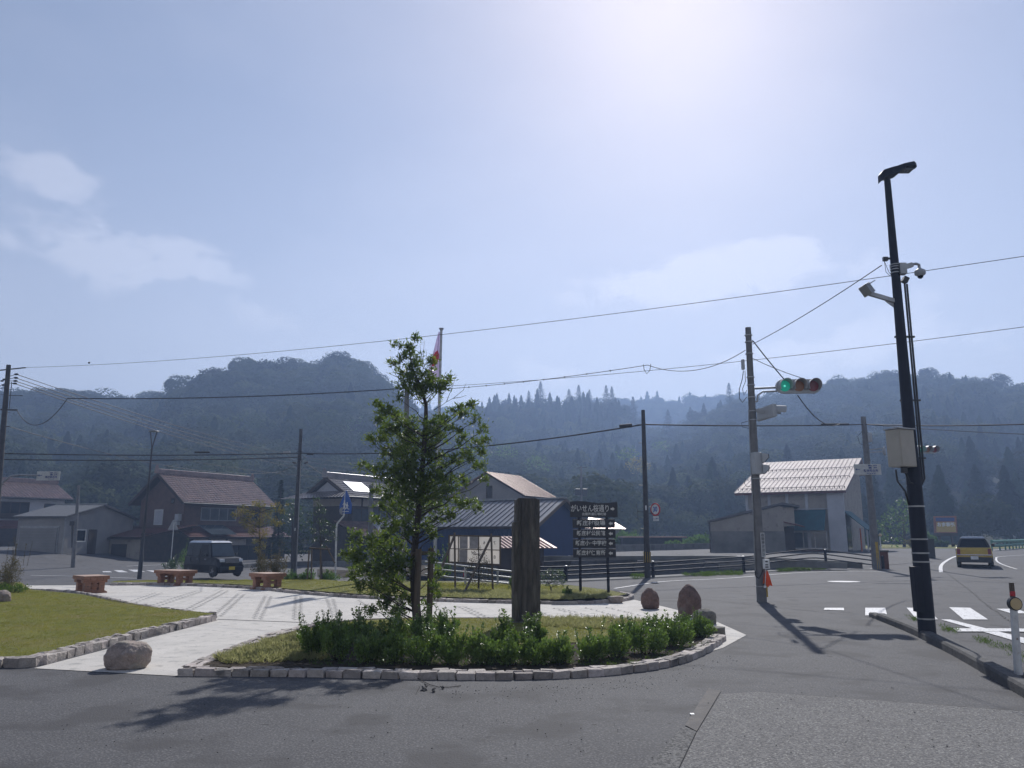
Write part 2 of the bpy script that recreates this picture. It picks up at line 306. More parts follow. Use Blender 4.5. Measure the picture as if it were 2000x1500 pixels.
def sheet(name, poly, material, dz=.004, kind='structure', step=2.0, flat=None, label=None, parent=None):
    """ground sheet conforming to the terrain; poly in world xy"""
    P = [Vector((p[0], p[1], 0)) for p in poly]
    bm = bmesh.new(); vs_ = [bm.verts.new(p) for p in P]
    for t in tessellate_polygon([P]):
        try: bm.faces.new([vs_[i] for i in t])
        except ValueError: pass
    for _ in range(7):
        e = [e for e in bm.edges if e.calc_length() > step]
        if not e: break
        bmesh.ops.subdivide_edges(bm, edges=e, cuts=1); bmesh.ops.triangulate(bm, faces=[f for f in bm.faces if len(f.verts) > 3])
    for v in bm.verts: v.co.z = (gz(v.co.x, v.co.y) if flat is None else flat)+dz
    bmesh.ops.recalc_face_normals(bm, faces=bm.faces)
    me = bpy.data.meshes.new(name); bm.to_mesh(me); bm.free()
    if me.polygons and me.polygons[0].normal.z < 0: me.flip_normals()
    me.materials.append(M(material)); o = bpy.data.objects.new(name, me); col.objects.link(o)
    if parent: o.parent = parent
    elif kind: o['kind'] = kind
    if label: o['label'] = label
    return o
def pxpoly(pts): return [gp(*p) for p in pts]
def inpoly(x, y, P):
    c = False; j = len(P)-1
    for i in range(len(P)):
        if (P[i].y > y) != (P[j].y > y) and x < (P[j].x-P[i].x)*(y-P[i].y)/(P[j].y-P[i].y)+P[i].x: c = not c
        j = i
    return c
def smooth_path(pts, step):
    """resample a polyline (Catmull-Rom) at even distance"""
    P = [Vector(p) for p in pts]; Q = []
    for i in range(len(P)-1):
        p0 = P[max(i-1, 0)]; p1 = P[i]; p2 = P[i+1]; p3 = P[min(i+2, len(P)-1)]
        for k in range(12):
            t = k/12; Q.append(.5*((2*p1)+(p2-p0)*t+(2*p0-5*p1+4*p2-p3)*t*t+(3*p1-p0-3*p2+p3)*t**3))
    Q.append(P[-1]); out_ = [Q[0]]; acc = 0
    for a, b in zip(Q, Q[1:]):
        d = (b-a).length
        while acc+d >= step and d > 1e-9:
            t = (step-acc)/d; a = a.lerp(b, t); out_.append(a.copy()); d = (b-a).length; acc = 0
        acc += d
    return out_

# ------------------------------------------------------------------ ground
near_bank = pxpoly([(740, 1139), (850, 1139), (1000, 1138), (1110, 1136), (1265, 1129), (1455, 1119), (1616, 1111), (1650, 1109)])
far_bank = [Vector((17.0, 39.4, 0)), Vector((15.0, 42.5, 0)), Vector((12, 45.2, 0)), Vector((2, 47.2, 0)), Vector((-9, 47.2, 0))]
creek = [Vector((p.x, p.y, 0)) for p in near_bank]+far_bank
cc_ = sum(creek, Vector())/len(creek)
creek_in = []
for p in creek:
    d = (cc_-p); creek_in.append(p+d.normalized()*.75)
xs = sorted(set(list(np.arange(-70, 50, .75))+list(-70-np.geomspace(1, 2400, 26))+list(50+np.geomspace(1, 2400, 26))))
ys = sorted(set(list(np.arange(-4, 90, .75))+list(-4-np.geomspace(1, 900, 14))+list(90+np.geomspace(1, 2600, 26))))
V = []; Fc = []
for y in ys:
    for x in xs:
        z = gz(x, y)
        if 20 < y < 55 and inpoly(x, y, creek_in): z = -1.9
        V.append((x, y, z))
nx = len(xs)
for j in range(len(ys)-1):
    for i in range(nx-1): Fc.append((j*nx+i, j*nx+i+1, (j+1)*nx+i+1, (j+1)*nx+i))
me = bpy.data.meshes.new('ground'); me.from_pydata(V, [], Fc); me.materials.append(M('asphalt')); g = bpy.data.objects.new('ground', me); col.objects.link(g); g['kind'] = 'structure'

# ------------------------------------------------------------------ hills
def hill(name, D, foot, prof, drop, seed, back=120, kind_mix=.25, floorz=0):
    """terrain ridge: crest at distance D following the skyline profile (px), falling to 'foot' metres"""
    X = [p[0] for p in prof]; Yp = [p[1] for p in prof]
    cols = np.arange(X[0], X[-1]+1, 14.); rows = 26
    V = []; Fc = []; H = []
    for px in cols:
        py = float(np.interp(px, X, Yp)); d = ray(px, py); h = Vector((d.x, d.y, 0)); k = D/h.length
        top = EYE+d.z*k-drop; u = h.normalized()
        for r in range(rows+8):
            if r < rows:
                t = r/(rows-1); rr = foot+(D-foot)*t; z = top*(t**.85)*(.35+.65*t) if t < 1 else top
            else:
                t = (r-rows+1)/8; rr = D+back*t; z = top*(1-t*t)
            z = max(z, -1)
            w = min(1, t*2) if r < rows else 1
            p = u*rr; q = mnoise.noise(Vector((p.x*.018, p.y*.018, seed)))*6*w*(1 if r < rows-4 else 0)
            V.append((p.x, p.y, z+q*(1 if z > 3 else 0)-.5*(1-w)))
    nr = rows+8
    for i in range(len(cols)-1):
        for r in range(nr-1): Fc.append((i*nr+r, (i+1)*nr+r, (i+1)*nr+r+1, i*nr+r+1))
    me = bpy.data.meshes.new(name); me.from_pydata(V, [], Fc); me.materials.append(M('forest_floor')); o = bpy.data.objects.new(name, me); col.objects.link(o); o['kind'] = 'structure'
    return V, len(cols), nr, rows
def crown_mesh(name, n, seed, conifer=False, size=.16):
    """leaf clumps through a unit crown (height 1), uneven outline"""
    rnd = random.Random(seed); V = []; Fc = []
    lobes = [(Vector((rnd.uniform(-.28, .28), rnd.uniform(-.28, .28), rnd.uniform(.35, .8))), rnd.uniform(.18, .32)) for _ in range(9)]
    for i in range(n):
        if conifer:
            t = rnd.random()**.9*.98; z = .12+t*.88; lay = .8+.2*math.sin(z*44); rad = (1-t)*.38*lay+.014; a = rnd.uniform(0, 6.283); rr = rad*rnd.uniform(.6, 1)
            c = Vector((math.cos(a)*rr, math.sin(a)*rr, z-rr*.35)); s = size*(.35+.65*(1-t)); nrm = Vector((math.cos(a), math.sin(a), .8))
        else:
            lc, lr = rnd.choice(lobes); d = Vector((rnd.gauss(0, 1), rnd.gauss(0, 1), rnd.gauss(0, 1)+.3)).normalized()
            c = lc+d*lr*rnd.uniform(.75, 1.05); s = size*rnd.uniform(.45, 1.1); nrm = (d+Vector((rnd.uniform(-.7, .7), rnd.uniform(-.7, .7), rnd.uniform(-.4, .8))))
        nrm.normalize(); a = nrm.orthogonal().normalized(); b = nrm.cross(a); th = rnd.uniform(0, 6.28); a, b = a*math.cos(th)+b*math.sin(th), b*math.cos(th)-a*math.sin(th)
        k = len(V); w = rnd.uniform(.4, .8)
        V += [c-a*s*.5, c+b*s*.5*w-nrm*s*.1, c+a*s*.5, c-b*s*.5*w-nrm*s*.1]; Fc.append((k, k+1, k+2, k+3))
    if not conifer:
        for q in range(14):
            a = rnd.uniform(0, 6.28)
    me = bpy.data.meshes.new(name); me.from_pydata([tuple(v) for v in V], [], Fc)
    me.materials.append(M('forest_cedar' if conifer else 'forest_leaf')); return me
HC = [crown_mesh('crown_a', 2600, 1, size=.075), crown_mesh('crown_b', 2600, 2, size=.075), crown_mesh('crown_c', 2600, 3, size=.075), crown_mesh('crown_cedar', 1700, 4, True, .085)]
proto = bpy.data.collections.new('crown_sources')
for m_ in HC: proto.objects.link(bpy.data.objects.new(m_.name, m_))
def forest(name, pts, label=None):
    """pts: (x,y,z,height,width,kind)"""
    me = bpy.data.meshes.new(name); me.from_pydata([p[:3] for p in pts], [], [])
    for nm, ty in (('sc', 'FLOAT_VECTOR'), ('rot', 'FLOAT_VECTOR'), ('idx', 'INT')):
        a = me.attributes.new(nm, ty, 'POINT')
        for i, p in enumerate(pts):
            if nm == 'sc': a.data[i].vector = (p[4], p[4], p[3])
            elif nm == 'rot': a.data[i].vector = (0, 0, (i*2.399) % 6.28)
            else: a.data[i].value = p[5]
    o = bpy.data.objects.new(name, me); col.objects.link(o); o['kind'] = 'stuff'
    if label: o['label'] = label
    ng = bpy.data.node_groups.new(name, 'GeometryNodeTree'); ng.interface.new_socket('Geometry', in_out='INPUT', socket_type='NodeSocketGeometry'); ng.interface.new_socket('Geometry', in_out='OUTPUT', socket_type='NodeSocketGeometry')
    n = ng.nodes; l = ng.links; gi = n.new('NodeGroupInput'); go = n.new('NodeGroupOutput'); ip = n.new('GeometryNodeInstanceOnPoints'); ci = n.new('GeometryNodeCollectionInfo')
    ci.inputs['Collection'].default_value = proto; ci.inputs['Separate Children'].default_value = True; ci.inputs['Reset Children'].default_value = True
    ip.inputs['Pick Instance'].default_value = True
    def at_(nm, ty):
        q = n.new('GeometryNodeInputNamedAttribute'); q.data_type = ty; q.inputs[0].default_value = nm; return q.outputs['Attribute']
    e2r = n.new('FunctionNodeEulerToRotation'); l.new(at_('rot', 'FLOAT_VECTOR'), e2r.inputs[0])
    l.new(gi.outputs[0], ip.inputs['Points']); l.new(ci.outputs[0], ip.inputs['Instance']); l.new(at_('idx', 'INT'), ip.inputs['Instance Index'])
    l.new(e2r.outputs[0], ip.inputs['Rotation']); l.new(at_('sc', 'FLOAT_VECTOR'), ip.inputs['Scale']); l.new(ip.outputs[0], go.inputs[0])
    md = o.modifiers.new('trees', 'NODES'); md.node_group = ng
    return o
def plant_hill(name, hv, density, conif, seed, hmin=8, hmax=14, tmin=.0, label=None):
    V, nc, nr, rows = hv; rnd = random.Random(seed); pts = []
    for i in range(nc-1):
        for r in range(nr-5):
            a = Vector(V[i*nr+r]); b = Vector(V[(i+1)*nr+r]); c = Vector(V[i*nr+r+1]); d = Vector(V[(i+1)*nr+r+1])
            if a.z < -.5 and c.z < .5: continue
            area = ((b-a).cross(c-a)).length; k = area*density; k = int(k)+(rnd.random() < k-int(k))
            for _ in range(k):
                u, v = rnd.random(), rnd.random(); p = a*(1-u)*(1-v)+b*u*(1-v)+c*(1-u)*v+d*u*v
                cz = conif+.9*mnoise.noise(Vector((p.x*.012, p.y*.012, seed*3.1)))
                con = rnd.random() < cz; h = rnd.uniform(hmin, hmax)
                if con: pts.append((p.x, p.y, p.z-1, h*1.05, h*rnd.uniform(.85, 1.15), 3))
                else: pts.append((p.x, p.y, p.z-1.5, h*.95, h*rnd.uniform(.85, 1.35), rnd.randrange(3)))
    forest(name, pts, label); return len(pts)
HL = {}
HL['left'] = hill('hill_left', 290, 120, [(200, 900), (265, 830), (345, 757), (400, 737), (440, 720), (500, 713), (560, 715), (620, 706), (660, 697), (695, 700), (735, 740), (760, 768), (800, 800), (860, 830), (950, 862), (1050, 872), (1100, 905), (1150, 955), (1230, 1040)], 8, 1.3)
HL['low'] = hill('hill_low', 350, 130, [(-900, 840), (-500, 800), (-200, 775), (0, 768), (60, 763), (140, 761), (200, 774), (260, 769), (330, 776), (420, 790), (560, 830)], 8, 5.3)
HL['mid'] = hill('hill_middle', 400, 150, [(780, 830), (850, 806), (900, 797), (960, 778), (1000, 773), (1050, 773), (1130, 775), (1190, 776), (1215, 793), (1250, 832), (1290, 862), (1380, 940), (1450, 1010)], 9, 8.1)
HL['right'] = hill('hill_right', 380, 130, [(1150, 930), (1230, 872), (1290, 835), (1340, 815), (1400, 788), (1430, 778), (1480, 768), (1550, 752), (1600, 742), (1700, 728), (1800, 724), (1850, 722), (1900, 734), (1960, 744), (2000, 752), (2200, 790), (2700, 850)], 9, 11.7)
HL['far'] = hill('hill_far', 620, 420, [(760, 800), (880, 792), (960, 800), (1100, 796), (1200, 778), (1260, 774), (1330, 770), (1400, 770), (1500, 775), (1700, 790)], 10, 15.2)
nt_ = 0
nt_ += plant_hill('broadleaf_forest', HL['left'], 1/34, .02, 1)
nt_ += plant_hill('forest_woods', HL['low'], 1/48, .10, 2)
nt_ += plant_hill('cedar_woods', HL['mid'], 1/36, .55, 3, 6, 14)
nt_ += plant_hill('mixed_forest', HL['right'], 1/46, .50, 4, 6, 13)
nt_ += plant_hill('far_woods', HL['far'], 1/70, .25, 5, 10, 16)
print('forest trees', nt_)
# haze: the morning air over the valley
hz = MB(); hz.box((0, 350, 66), (2000, 900, 140)); ho = hz.build('haze', 'concrete_grey'); ho['kind'] = 'stuff'
hm = bpy.data.materials.new('haze'); hm.use_nodes = True; hn = hm.node_tree.nodes; hn.clear(); ho_ = hn.new('ShaderNodeOutputMaterial'); pv = hn.new('ShaderNodeVolumePrincipled')
pv.inputs['Color'].default_value = (.37, .53, .87, 1); pv.inputs['Density'].default_value = .0014; pv.inputs['Anisotropy'].default_value = .35
hm.node_tree.links.new(pv.outputs[0], ho_.inputs['Volume']); ho.data.materials.clear(); ho.data.materials.append(hm)

# ------------------------------------------------------------------ paved surfaces, lawns, beds
def arr(pts): return pxpoly(pts)
plaza_px = [(66, 1306), (342, 1321), (900, 1300), (1330, 1290), (1412, 1266), (1458, 1241), (1380, 1206), (1291, 1184), (1240, 1172), (1200, 1178), (1100, 1182), (900, 1177), (700, 1169), (570, 1158), (480, 1149), (330, 1143), (42, 1144), (55, 1160), (150, 1170), (240, 1195), (425, 1212)]
sheet('plaza_paving', pxpoly(plaza_px), 'concrete_pale', .006, flat=0)
walk = pxpoly([(1458, 1242), (1300, 1186), (1240, 1171), (1180, 1155), (1396, 1172), (1500, 1186), (1720, 1205), (1850, 1262), (1990, 1338), (2200, 1450)])
sheet('pavement', pxpoly([(1245, 1168), (1330, 1168), (1396, 1174), (1500, 1186), (1600, 1197), (1716, 1208), (1830, 1252), (2005, 1345), (2300, 1500), (2900, 1800), (2000, 2600), (-900, 2600), (-1500, 1420), (-700, 1330), (-100, 1304), (66, 1307), (342, 1323), (900, 1332), (1240, 1322), (1370, 1300), (1460, 1243), (1300, 1188)]), 'asphalt_walk', .004, flat=0)
sheet('pebbled_paving', pxpoly([(1482, 1353), (2000, 1391), (2400, 1421), (3300, 2500), (700, 2500), (1309, 1545), (1362, 1432), (1408, 1357)]), 'pebble_concrete', .009, flat=0)
sheet('drain_cover_strip', pxpoly([(1228, 1545), (1306, 1545), (1360, 1432), (1335, 1420)]), 'strip_aggregate', .013, flat=0)
sheet('paving_strip', pxpoly([(1338, 1419), (1361, 1431), (1408, 1352), (1384, 1346)]), 'strip_tan', .013, flat=0)
# darker road patch repairs
sheet('lawn_front', pxpoly([(-420, 1345), (0, 1298), (66, 1297), (418, 1208), (300, 1195), (220, 1184), (160, 1168), (60, 1158), (40, 1143), (-500, 1143)]), 'turf', .10, flat=0, step=1)
sheet('lawn_rear', pxpoly([(213, 1142), (330, 1142), (480, 1147), (570, 1156), (700, 1166), (900, 1173), (1100, 1177), (1195, 1172), (1225, 1166), (1190, 1158), (1110, 1147), (850, 1139), (660, 1139), (480, 1134), (230, 1139)]), 'turf', .08, step=1)
isl_px = [(352, 1312), (600, 1313), (900, 1318), (1100, 1316), (1240, 1304), (1330, 1287), (1385, 1262), (1402, 1243), (1370, 1232), (1300, 1220), (1200, 1214), (1000, 1212), (800, 1212), (700, 1215), (640, 1222), (520, 1251), (430, 1282)]
isl = pxpoly(isl_px)
sheet('planting_bed', isl, 'soil', .06, flat=0, step=.5)
sheet('bed_turf', pxpoly([(560, 1248), (640, 1226), (720, 1218), (800, 1215), (1000, 1215), (1180, 1222), (1260, 1240), (1200, 1262), (1000, 1268), (800, 1268), (620, 1272)]), 'turf', .07, flat=0, step=1)

# granite setts along the beds
def stone_mesh(i):
    rnd = random.Random(i+50); bm = bmesh.new(); bmesh.ops.create_cube(bm, size=1)
    bmesh.ops.bevel(bm, geom=list(bm.edges), offset=.07, segments=1, affect='EDGES')
    for v in bm.verts: v.co += Vector((rnd.uniform(-.07, .07), rnd.uniform(-.09, .09), rnd.uniform(-.09, .09)))
    me = bpy.data.meshes.new('stone'); bm.to_mesh(me); bm.free(); me.materials.append(M('granite')); return me
STM = [stone_mesh(i) for i in range(8)]
def stone_kerb(path_px, label, rows=2, length=.225, w=.115, h=.13, inward=1, z=0, group='granite sett edgings'):
    P = [p.xy.to_3d() for p in pxpoly(path_px)]
    root = empty('stone_kerb', P[len(P)//2]+Vector((0, 0, 0)), label, 'kerb', group)
    inv = Matrix.Translation(root.location).inverted(); rnd = random.Random(len(P)*7+3); cnt = 0
    for rrow in range(rows):
        Q = smooth_path(P, length)
        for i in range(len(Q)-1):
            a, b = Q[i], Q[i+1]; d = (b-a).normalized(); n = Vector((-d.y, d.x, 0))*inward
            c = (a+b)/2+n*(w*.5+w*1.02*rrow)+d*(length*.5*(rrow % 2)); c.z = z+h/2-.02+(rnd.uniform(-.006, .008))
            o = bpy.data.objects.new('stone', rnd.choice(STM)); col.objects.link(o); o.parent = root; o.matrix_parent_inverse = inv
            o.location = c; o.rotation_euler = (rnd.uniform(-.03, .03), rnd.uniform(-.03, .03), math.atan2(d.y, d.x)+rnd.uniform(-.04, .04)+(math.pi if rnd.random() < .5 else 0))
            o.scale = (length*rnd.uniform(.86, 1.0), w*rnd.uniform(.86, 1.0), h*rnd.uniform(.9, 1.1)); cnt += 1
    return cnt
c1 = stone_kerb([(-260, 1322), (0, 1305), (62, 1304), (150, 1281), (235, 1258), (330, 1235), (425, 1212)], 'granite sett edging between the front lawn and the pale entrance path')
c2 = stone_kerb([(425, 1207), (380, 1203), (300, 1192), (235, 1180), (180, 1166), (120, 1159), (58, 1156)], 'low curved sett edging where the front lawn meets the footprint paving', rows=1, h=.12)
c3 = stone_kerb([(342, 1321), (600, 1323), (900, 1329), (1100, 1326), (1240, 1314), (1335, 1296), (1390, 1272), (1420, 1250)], 'double sett edging curving round the street side of the hedge bed', h=.10)
c4 = stone_kerb([(650, 1217), (600, 1226), (520, 1247), (430, 1280), (350, 1314)], 'sett edging of the hedge bed beside the pale path', rows=2, h=.09)
c5 = stone_kerb([(215, 1144), (330, 1144), (480, 1150), (570, 1159), (700, 1169), (900, 1177), (1100, 1181), (1195, 1178), (1232, 1172), (1236, 1166), (1205, 1160)], 'long sett edging in front of the rear lawn behind the benches', rows=1, h=.10)
print('stones', c1, c2, c3, c4, c5)

# footprint-like inlays across the paving
inl = [((210, 1190), (305, 1158)), ((222, 1193), (318, 1158)), ((262, 1194), (385, 1154)), ((275, 1196), (395, 1155)), ((340, 1203), (435, 1153)), ((352, 1204), (446, 1154)),
       ((418, 1202), (466, 1160)), ((430, 1205), (477, 1161)), ((495, 1210), (518, 1164)), ((508, 1211), (530, 1165)), ((574, 1212), (578, 1164)), ((586, 1212), (588, 1165)),
       ((650, 1205), (638, 1169)), ((660, 1204), (650, 1170)), ((740, 1205), (700, 1172)), ((960, 1211), (905, 1184)), ((948, 1212), (893, 1184)), ((1100, 1213), (1035, 1188)), ((1085, 1213), (1022, 1188)),
       ((1190, 1213), (1090, 1188)), ((1175, 1214), (1078, 1188)), ((1240, 1213), (1140, 1187)), ((1290, 1212), (1180, 1186))]
for a, b in inl:
    A = gp(*a); B = gp(*b); d = (B-A); n = max(3, int(d.length/.17)); d.normalize(); s = Vector((-d.y, d.x, 0)); mb = MB()
    for i in range(n):
        p = A.lerp(B, (i+.5)/n)+s*(.022 if i % 2 else -.022); p.z = .0095
        u = (d*math.cos(.5 if i % 2 else -.5)+s*math.sin(.5 if i % 2 else -.5))
        q = Vector((-u.y, u.x, 0))
        mb.quad(p-u*.06-q*.014, p+u*.06-q*.016, p+u*.05+q*.014, p-u*.06+q*.012)
    o = mb.build('paving_inlay', 'concrete_grey', fix=False); o['kind'] = 'structure'
mb = MB()
for a, b in (((425, 1210.5), (600, 1217)),):
    A = gp(*a); B = gp(*b); A.z = B.z = .010; mb.beam(A, B, .03, .004)
o = mb.build('paving_joint', 'kerb_dark'); o['kind'] = 'structure'

# road markings
def marking(pts, name='road_marking', dz=.012): return sheet(name, pxpoly(pts), 'paint_white', dz, step=1.5)
for q in ([(1611, 1188), (1648, 1188), (1649, 1193), (1609, 1192)], [(1690, 1188), (1729, 1188), (1733, 1203), (1690, 1203)], [(1771, 1188), (1810, 1188), (1832, 1211), (1790, 1210)], [(1854, 1187), (1895, 1188), (1930, 1211), (1882, 1211)],
          [(1946, 1190), (1985, 1190), (2010, 1199), (1975, 1199)], [(1838, 1211), (1856, 1211), (2100, 1272), (2090, 1284)], [(1861, 1229), (1985, 1229), (2100, 1233), (2110, 1240), (1985, 1235), (1870, 1235)]):
    marking(q, dz=.012+.004*(q[0][0] == 1861))
mk = gp(1648, 1136.5); rx = (1678-1618)/2/FPX*mk.y; ell = [mk+Vector((math.cos(t)*rx, math.sin(t)*rx*.75, 0)) for t in np.linspace(0, 6.283, 28)[:-1]]
sheet('road_marking', ell, 'paint_white', .012)
line = lambda pts, w=.13: [marking_line(pts, w)]
def marking_line(pts, w=.13, dz=.012):
    P = [p.xy.to_3d() for p in pxpoly(pts)]; Q = smooth_path(P, .8)+[P[-1]]; l_ = []; r_ = []
    for i, p in enumerate(Q):
        d = (Q[min(i+1, len(Q)-1)]-Q[max(0, i-1)]).normalized(); n = Vector((-d.y, d.x, 0)); l_.append(p+n*w/2); r_.append(p-n*w/2)
    V = [Vector((p.x, p.y, gz(p.x, p.y)+dz)) for p in l_+r_]; k = len(l_)
    me = bpy.data.meshes.new('road_marking'); me.from_pydata([tuple(v) for v in V], [], [(i+k, i+1+k, i+1, i) for i in range(k-1)]); me.materials.append(M('paint_white')); o = bpy.data.objects.new('road_marking', me); col.objects.link(o); o['kind'] = 'structure'
line([(1200, 1150), (1300, 1136), (1420, 1130), (1560, 1119), (1680, 1116), (1730, 1118)], .10)
line([(1838, 1118), (1838, 1106), (1848, 1096), (1870, 1086), (1900, 1080), (1960, 1073), (2060, 1068)], .16)
line([(1986, 1112), (1952, 1100), (1946, 1091), (1958, 1087), (2040, 1082)], .10)
line([(1700, 1111), (1740, 1113)], .2)
line([(60, 1124), (150, 1126), (270, 1130)], .14)
line([(-200, 1146), (40, 1143)], .12)
line([(248, 1106), (320, 1103)], .18)
line([(86, 1078), (118, 1081)], .5)
for q in ([(200, 1116), (215, 1116), (219, 1118), (201, 1118)], [(222, 1114), (238, 1114), (250, 1118), (232, 1118)], [(250, 1113), (268, 1113), (284, 1117), (262, 1117)], [(285, 1114), (308, 1115), (325, 1119), (300, 1118)],
          [(312, 1113), (335, 1114), (356, 1118), (330, 1118)], [(345, 1113), (366, 1114), (385, 1117), (362, 1117)]):
    marking(q)
def crack(pts, w=.018, mt='kerb_dark', name='asphalt_crack', seed=1, jit=.03):
    P = smooth_path([p.xy.to_3d() for p in pxpoly(pts)], .12); r = random.Random(seed); V = []; n = len(P); k_ = 0
    for i, p in enumerate(P):
        d = (P[min(i+1, n-1)]-P[max(i-1, 0)]).normalized(); q = Vector((-d.y, d.x, 0)); o_ = q*r.uniform(-jit, jit); h = w*r.uniform(.2, 1); z = gz(p.x, p.y)+.011
        V += [Vector((*(p+o_+q*h).xy, z)), Vector((*(p+o_-q*h).xy, z))]
    mb = MB(); mb.add(V, [(2*i, 2*i+1, 2*i+3, 2*i+2) for i in range(n-1)]); mb.build(name, mt, fix=False)['kind'] = 'structure'
for i, pts in enumerate(([(1840, 1112), (1870, 1135), (1900, 1158), (1925, 1180), (1975, 1215)], [(1180, 1156), (1300, 1165), (1396, 1173), (1500, 1185), (1610, 1196), (1712, 1208)], [(1130, 1148), (1300, 1152), (1480, 1152), (1700, 1152)],
    [(1700, 1200), (1650, 1225), (1600, 1262), (1560, 1290)], [(1350, 1470), (1480, 1452), (1560, 1446)], [(100, 1100), (180, 1108), (210, 1120)], [(60, 1092), (110, 1100), (190, 1104)], [(905, 1345), (1000, 1352), (1150, 1366), (1280, 1378), (1340, 1370)], [(1480, 1352), (1700, 1368), (2000, 1390)])):
    if i in (3, 4, 7): continue
    crack(pts, .012 if i in (3, 4, 7) else .02, seed=i, jit=.03 if i != 8 else .008)
# kerb on the right, two blocks proud of the road
KP = [p.xy.to_3d() for p in pxpoly([(1716, 1205), (1760, 1222), (1800, 1238), (1850, 1262), (1920, 1298), (1990, 1338), (2120, 1410)])]
root = empty('road_kerb', KP[2], 'dark weathered concrete kerb between the pavement and the crosswalk', 'kerb')
Q = smooth_path(KP, .6)
for i in range(len(Q)-1):
    a, b = Q[i], Q[i+1]; d = (b-a).normalized(); n = Vector((-d.y, d.x, 0))
    mb = MB(); h = .13 if i else .09
    pr = [Vector((-.09, 0, -.03)), Vector((.09, 0, -.03)), Vector((.085, 0, h*.7)), Vector((.06, 0, h)), Vector((-.065, 0, h)), Vector((-.085, 0, h*.75))]
    A = [a+d*.004+n*p.x+Vector((0, 0, p.z))-n*.1 for p in pr]; mb.prism(A, d, (b-a).length-.008); mb.build('kerb_block', 'kerb_dark', root)

# creek channel, walls and parking lot
bed = sheet('creek_bed', [Vector((p.x, p.y, 0)) for p in creek], 'soil', -1.88, step=3, flat=0)
def wall_along(name, pts, ztop, zbot, th, material, label=None, cat=None, top=None, kind=None):
    mb = MB()
    for a, b in zip(pts, pts[1:]):
        a = Vector(a); b = Vector(b); d = (b-a).normalized(); n = Vector((-d.y, d.x, 0))*th
        za = ztop(a) if callable(ztop) else ztop; zb_ = ztop(b) if callable(ztop) else ztop
        P = []
        for p, z in ((a, za), (b, zb_)):
            P += [Vector((p.x, p.y, zbot)), Vector((p.x+n.x, p.y+n.y, zbot)), Vector((p.x+n.x, p.y+n.y, z)), Vector((p.x, p.y, z))]
        mb.add(P, [(0, 1, 2, 3), (4, 7, 6, 5), (0, 4, 5, 1), (1, 5, 6, 2), (2, 6, 7, 3), (3, 7, 4, 0)])
    o = mb.build(name, material); tag(o, label, cat, kind=kind); return o
nb = [Vector((p.x, p.y, 0)) for p in near_bank]
wall_along('retaining_wall', nb, lambda p: gz(p.x, p.y)+.02, -2, .9, 'concrete_grey', 'dark concrete creek wall under the black railing', 'wall')
wall_along('retaining_wall', [Vector((17.2, 39.1, 0))]+far_bank, lambda p: gz(p.x, p.y)+.30, -2, -.25, 'wall_stain', 'weathered far creek wall below the car park', 'wall')
wall_along('low_wall', pxpoly([(1040, 1082), (1200, 1078), (1392, 1072)]), 0.3+.55, .2, .2, 'concrete_grey', 'low grey block wall behind the car park, greenery above it', 'wall')
sheet('car_park', [Vector((-8, 47.6, 0)), Vector((12.1, 45.4, 0)), Vector((17.2, 39.6, 0)), Vector((24, 45, 0)), Vector((28, 66, 0)), Vector((-8, 75, 0))], 'asphalt_walk', .012)
for (a, b) in (((1240, 1082), (1300, 1090)), ((1310, 1081), (1390, 1089)), ((1390, 1080), (1450, 1087)), ((1180, 1083), (1225, 1090)), ((1100, 1084), (1140, 1091))):
    line([a, b], .12)
# grass field and verges toward the hills
def rect(x0, y0, x1, y1): return [Vector((x0, y0, 0)), Vector((x1, y0, 0)), Vector((x1, y1, 0)), Vector((x0, y1, 0))]
sheet('meadow', rect(-90, 96, 22, 330), 'turf', .02, step=14)
sheet('meadow', rect(32, 80, 60, 330), 'turf', .02, step=14)
sheet('roadside_verge', pxpoly([(620, 1112), (800, 1106), (850, 1104), (850, 1128), (620, 1126)]), 'soil', .02, step=1)
wall_along('low_wall', pxpoly([(445, 1113), (520, 1106), (620, 1103), (850, 1103)]), lambda p: gz(p.x, p.y)+.28, -1.5, .2, 'concrete_grey', 'low kerb wall in front of the tiled houses', 'wall')

# ------------------------------------------------------------------ boulders
def boulder(px, py, w, h, dd, material, label, seed, sq=.6, group=None, tilt=0, z=0, flat_top=0, Y=None):
    c = gp(px, py); rnd = Vector((seed*3.1, seed*1.7, seed*.9)); k = c.y/FPX
    W, H = w*k/2, h*k*.95; bm = bmesh.new(); bmesh.ops.create_icosphere(bm, subdivisions=5, radius=1)
    for v in bm.verts:
        p = v.co.copy(); q = 1+.16*mnoise.noise(p*1.1+rnd)+.07*mnoise.noise(p*2.6+rnd)+.05*abs(mnoise.noise(p*4+rnd))+.03*mnoise.noise(p*7+rnd)+.014*mnoise.noise(p*18+rnd)
        x, y, z_ = p.x*q, p.y*q, p.z*q
        if z_ < -.55: z_ = -.55+(z_+.55)*.25
        taper = 1-(sq*.22)*max(0, (z_+.55)/1.55)+.22*max(0, z_)*(1-.3*z_)
        if flat_top and z_ > flat_top: z_ = flat_top+(z_-flat_top)*.2
        x *= taper; y *= taper
        v.co = Vector((x*W, y*W*dd, (z_+.62)*H/1.62))
    bmesh.ops.rotate(bm, cent=(0, 0, 0), matrix=Matrix.Rotation(tilt, 3, 'Y'), verts=bm.verts)
    mnz = min(v.co.z for v in bm.verts)
    me = bpy.data.meshes.new('boulder'); bm.to_mesh(me); bm.free()
    for p in me.polygons: p.use_smooth = True
    me.materials.append(M(material)); o = bpy.data.objects.new('boulder', me); col.objects.link(o); o.location = (c.x, c.y+W*dd*.8, c.z+z-mnz-.012); tag(o, label, 'boulder', group); return o
G_ = 'boulders round the plaza'
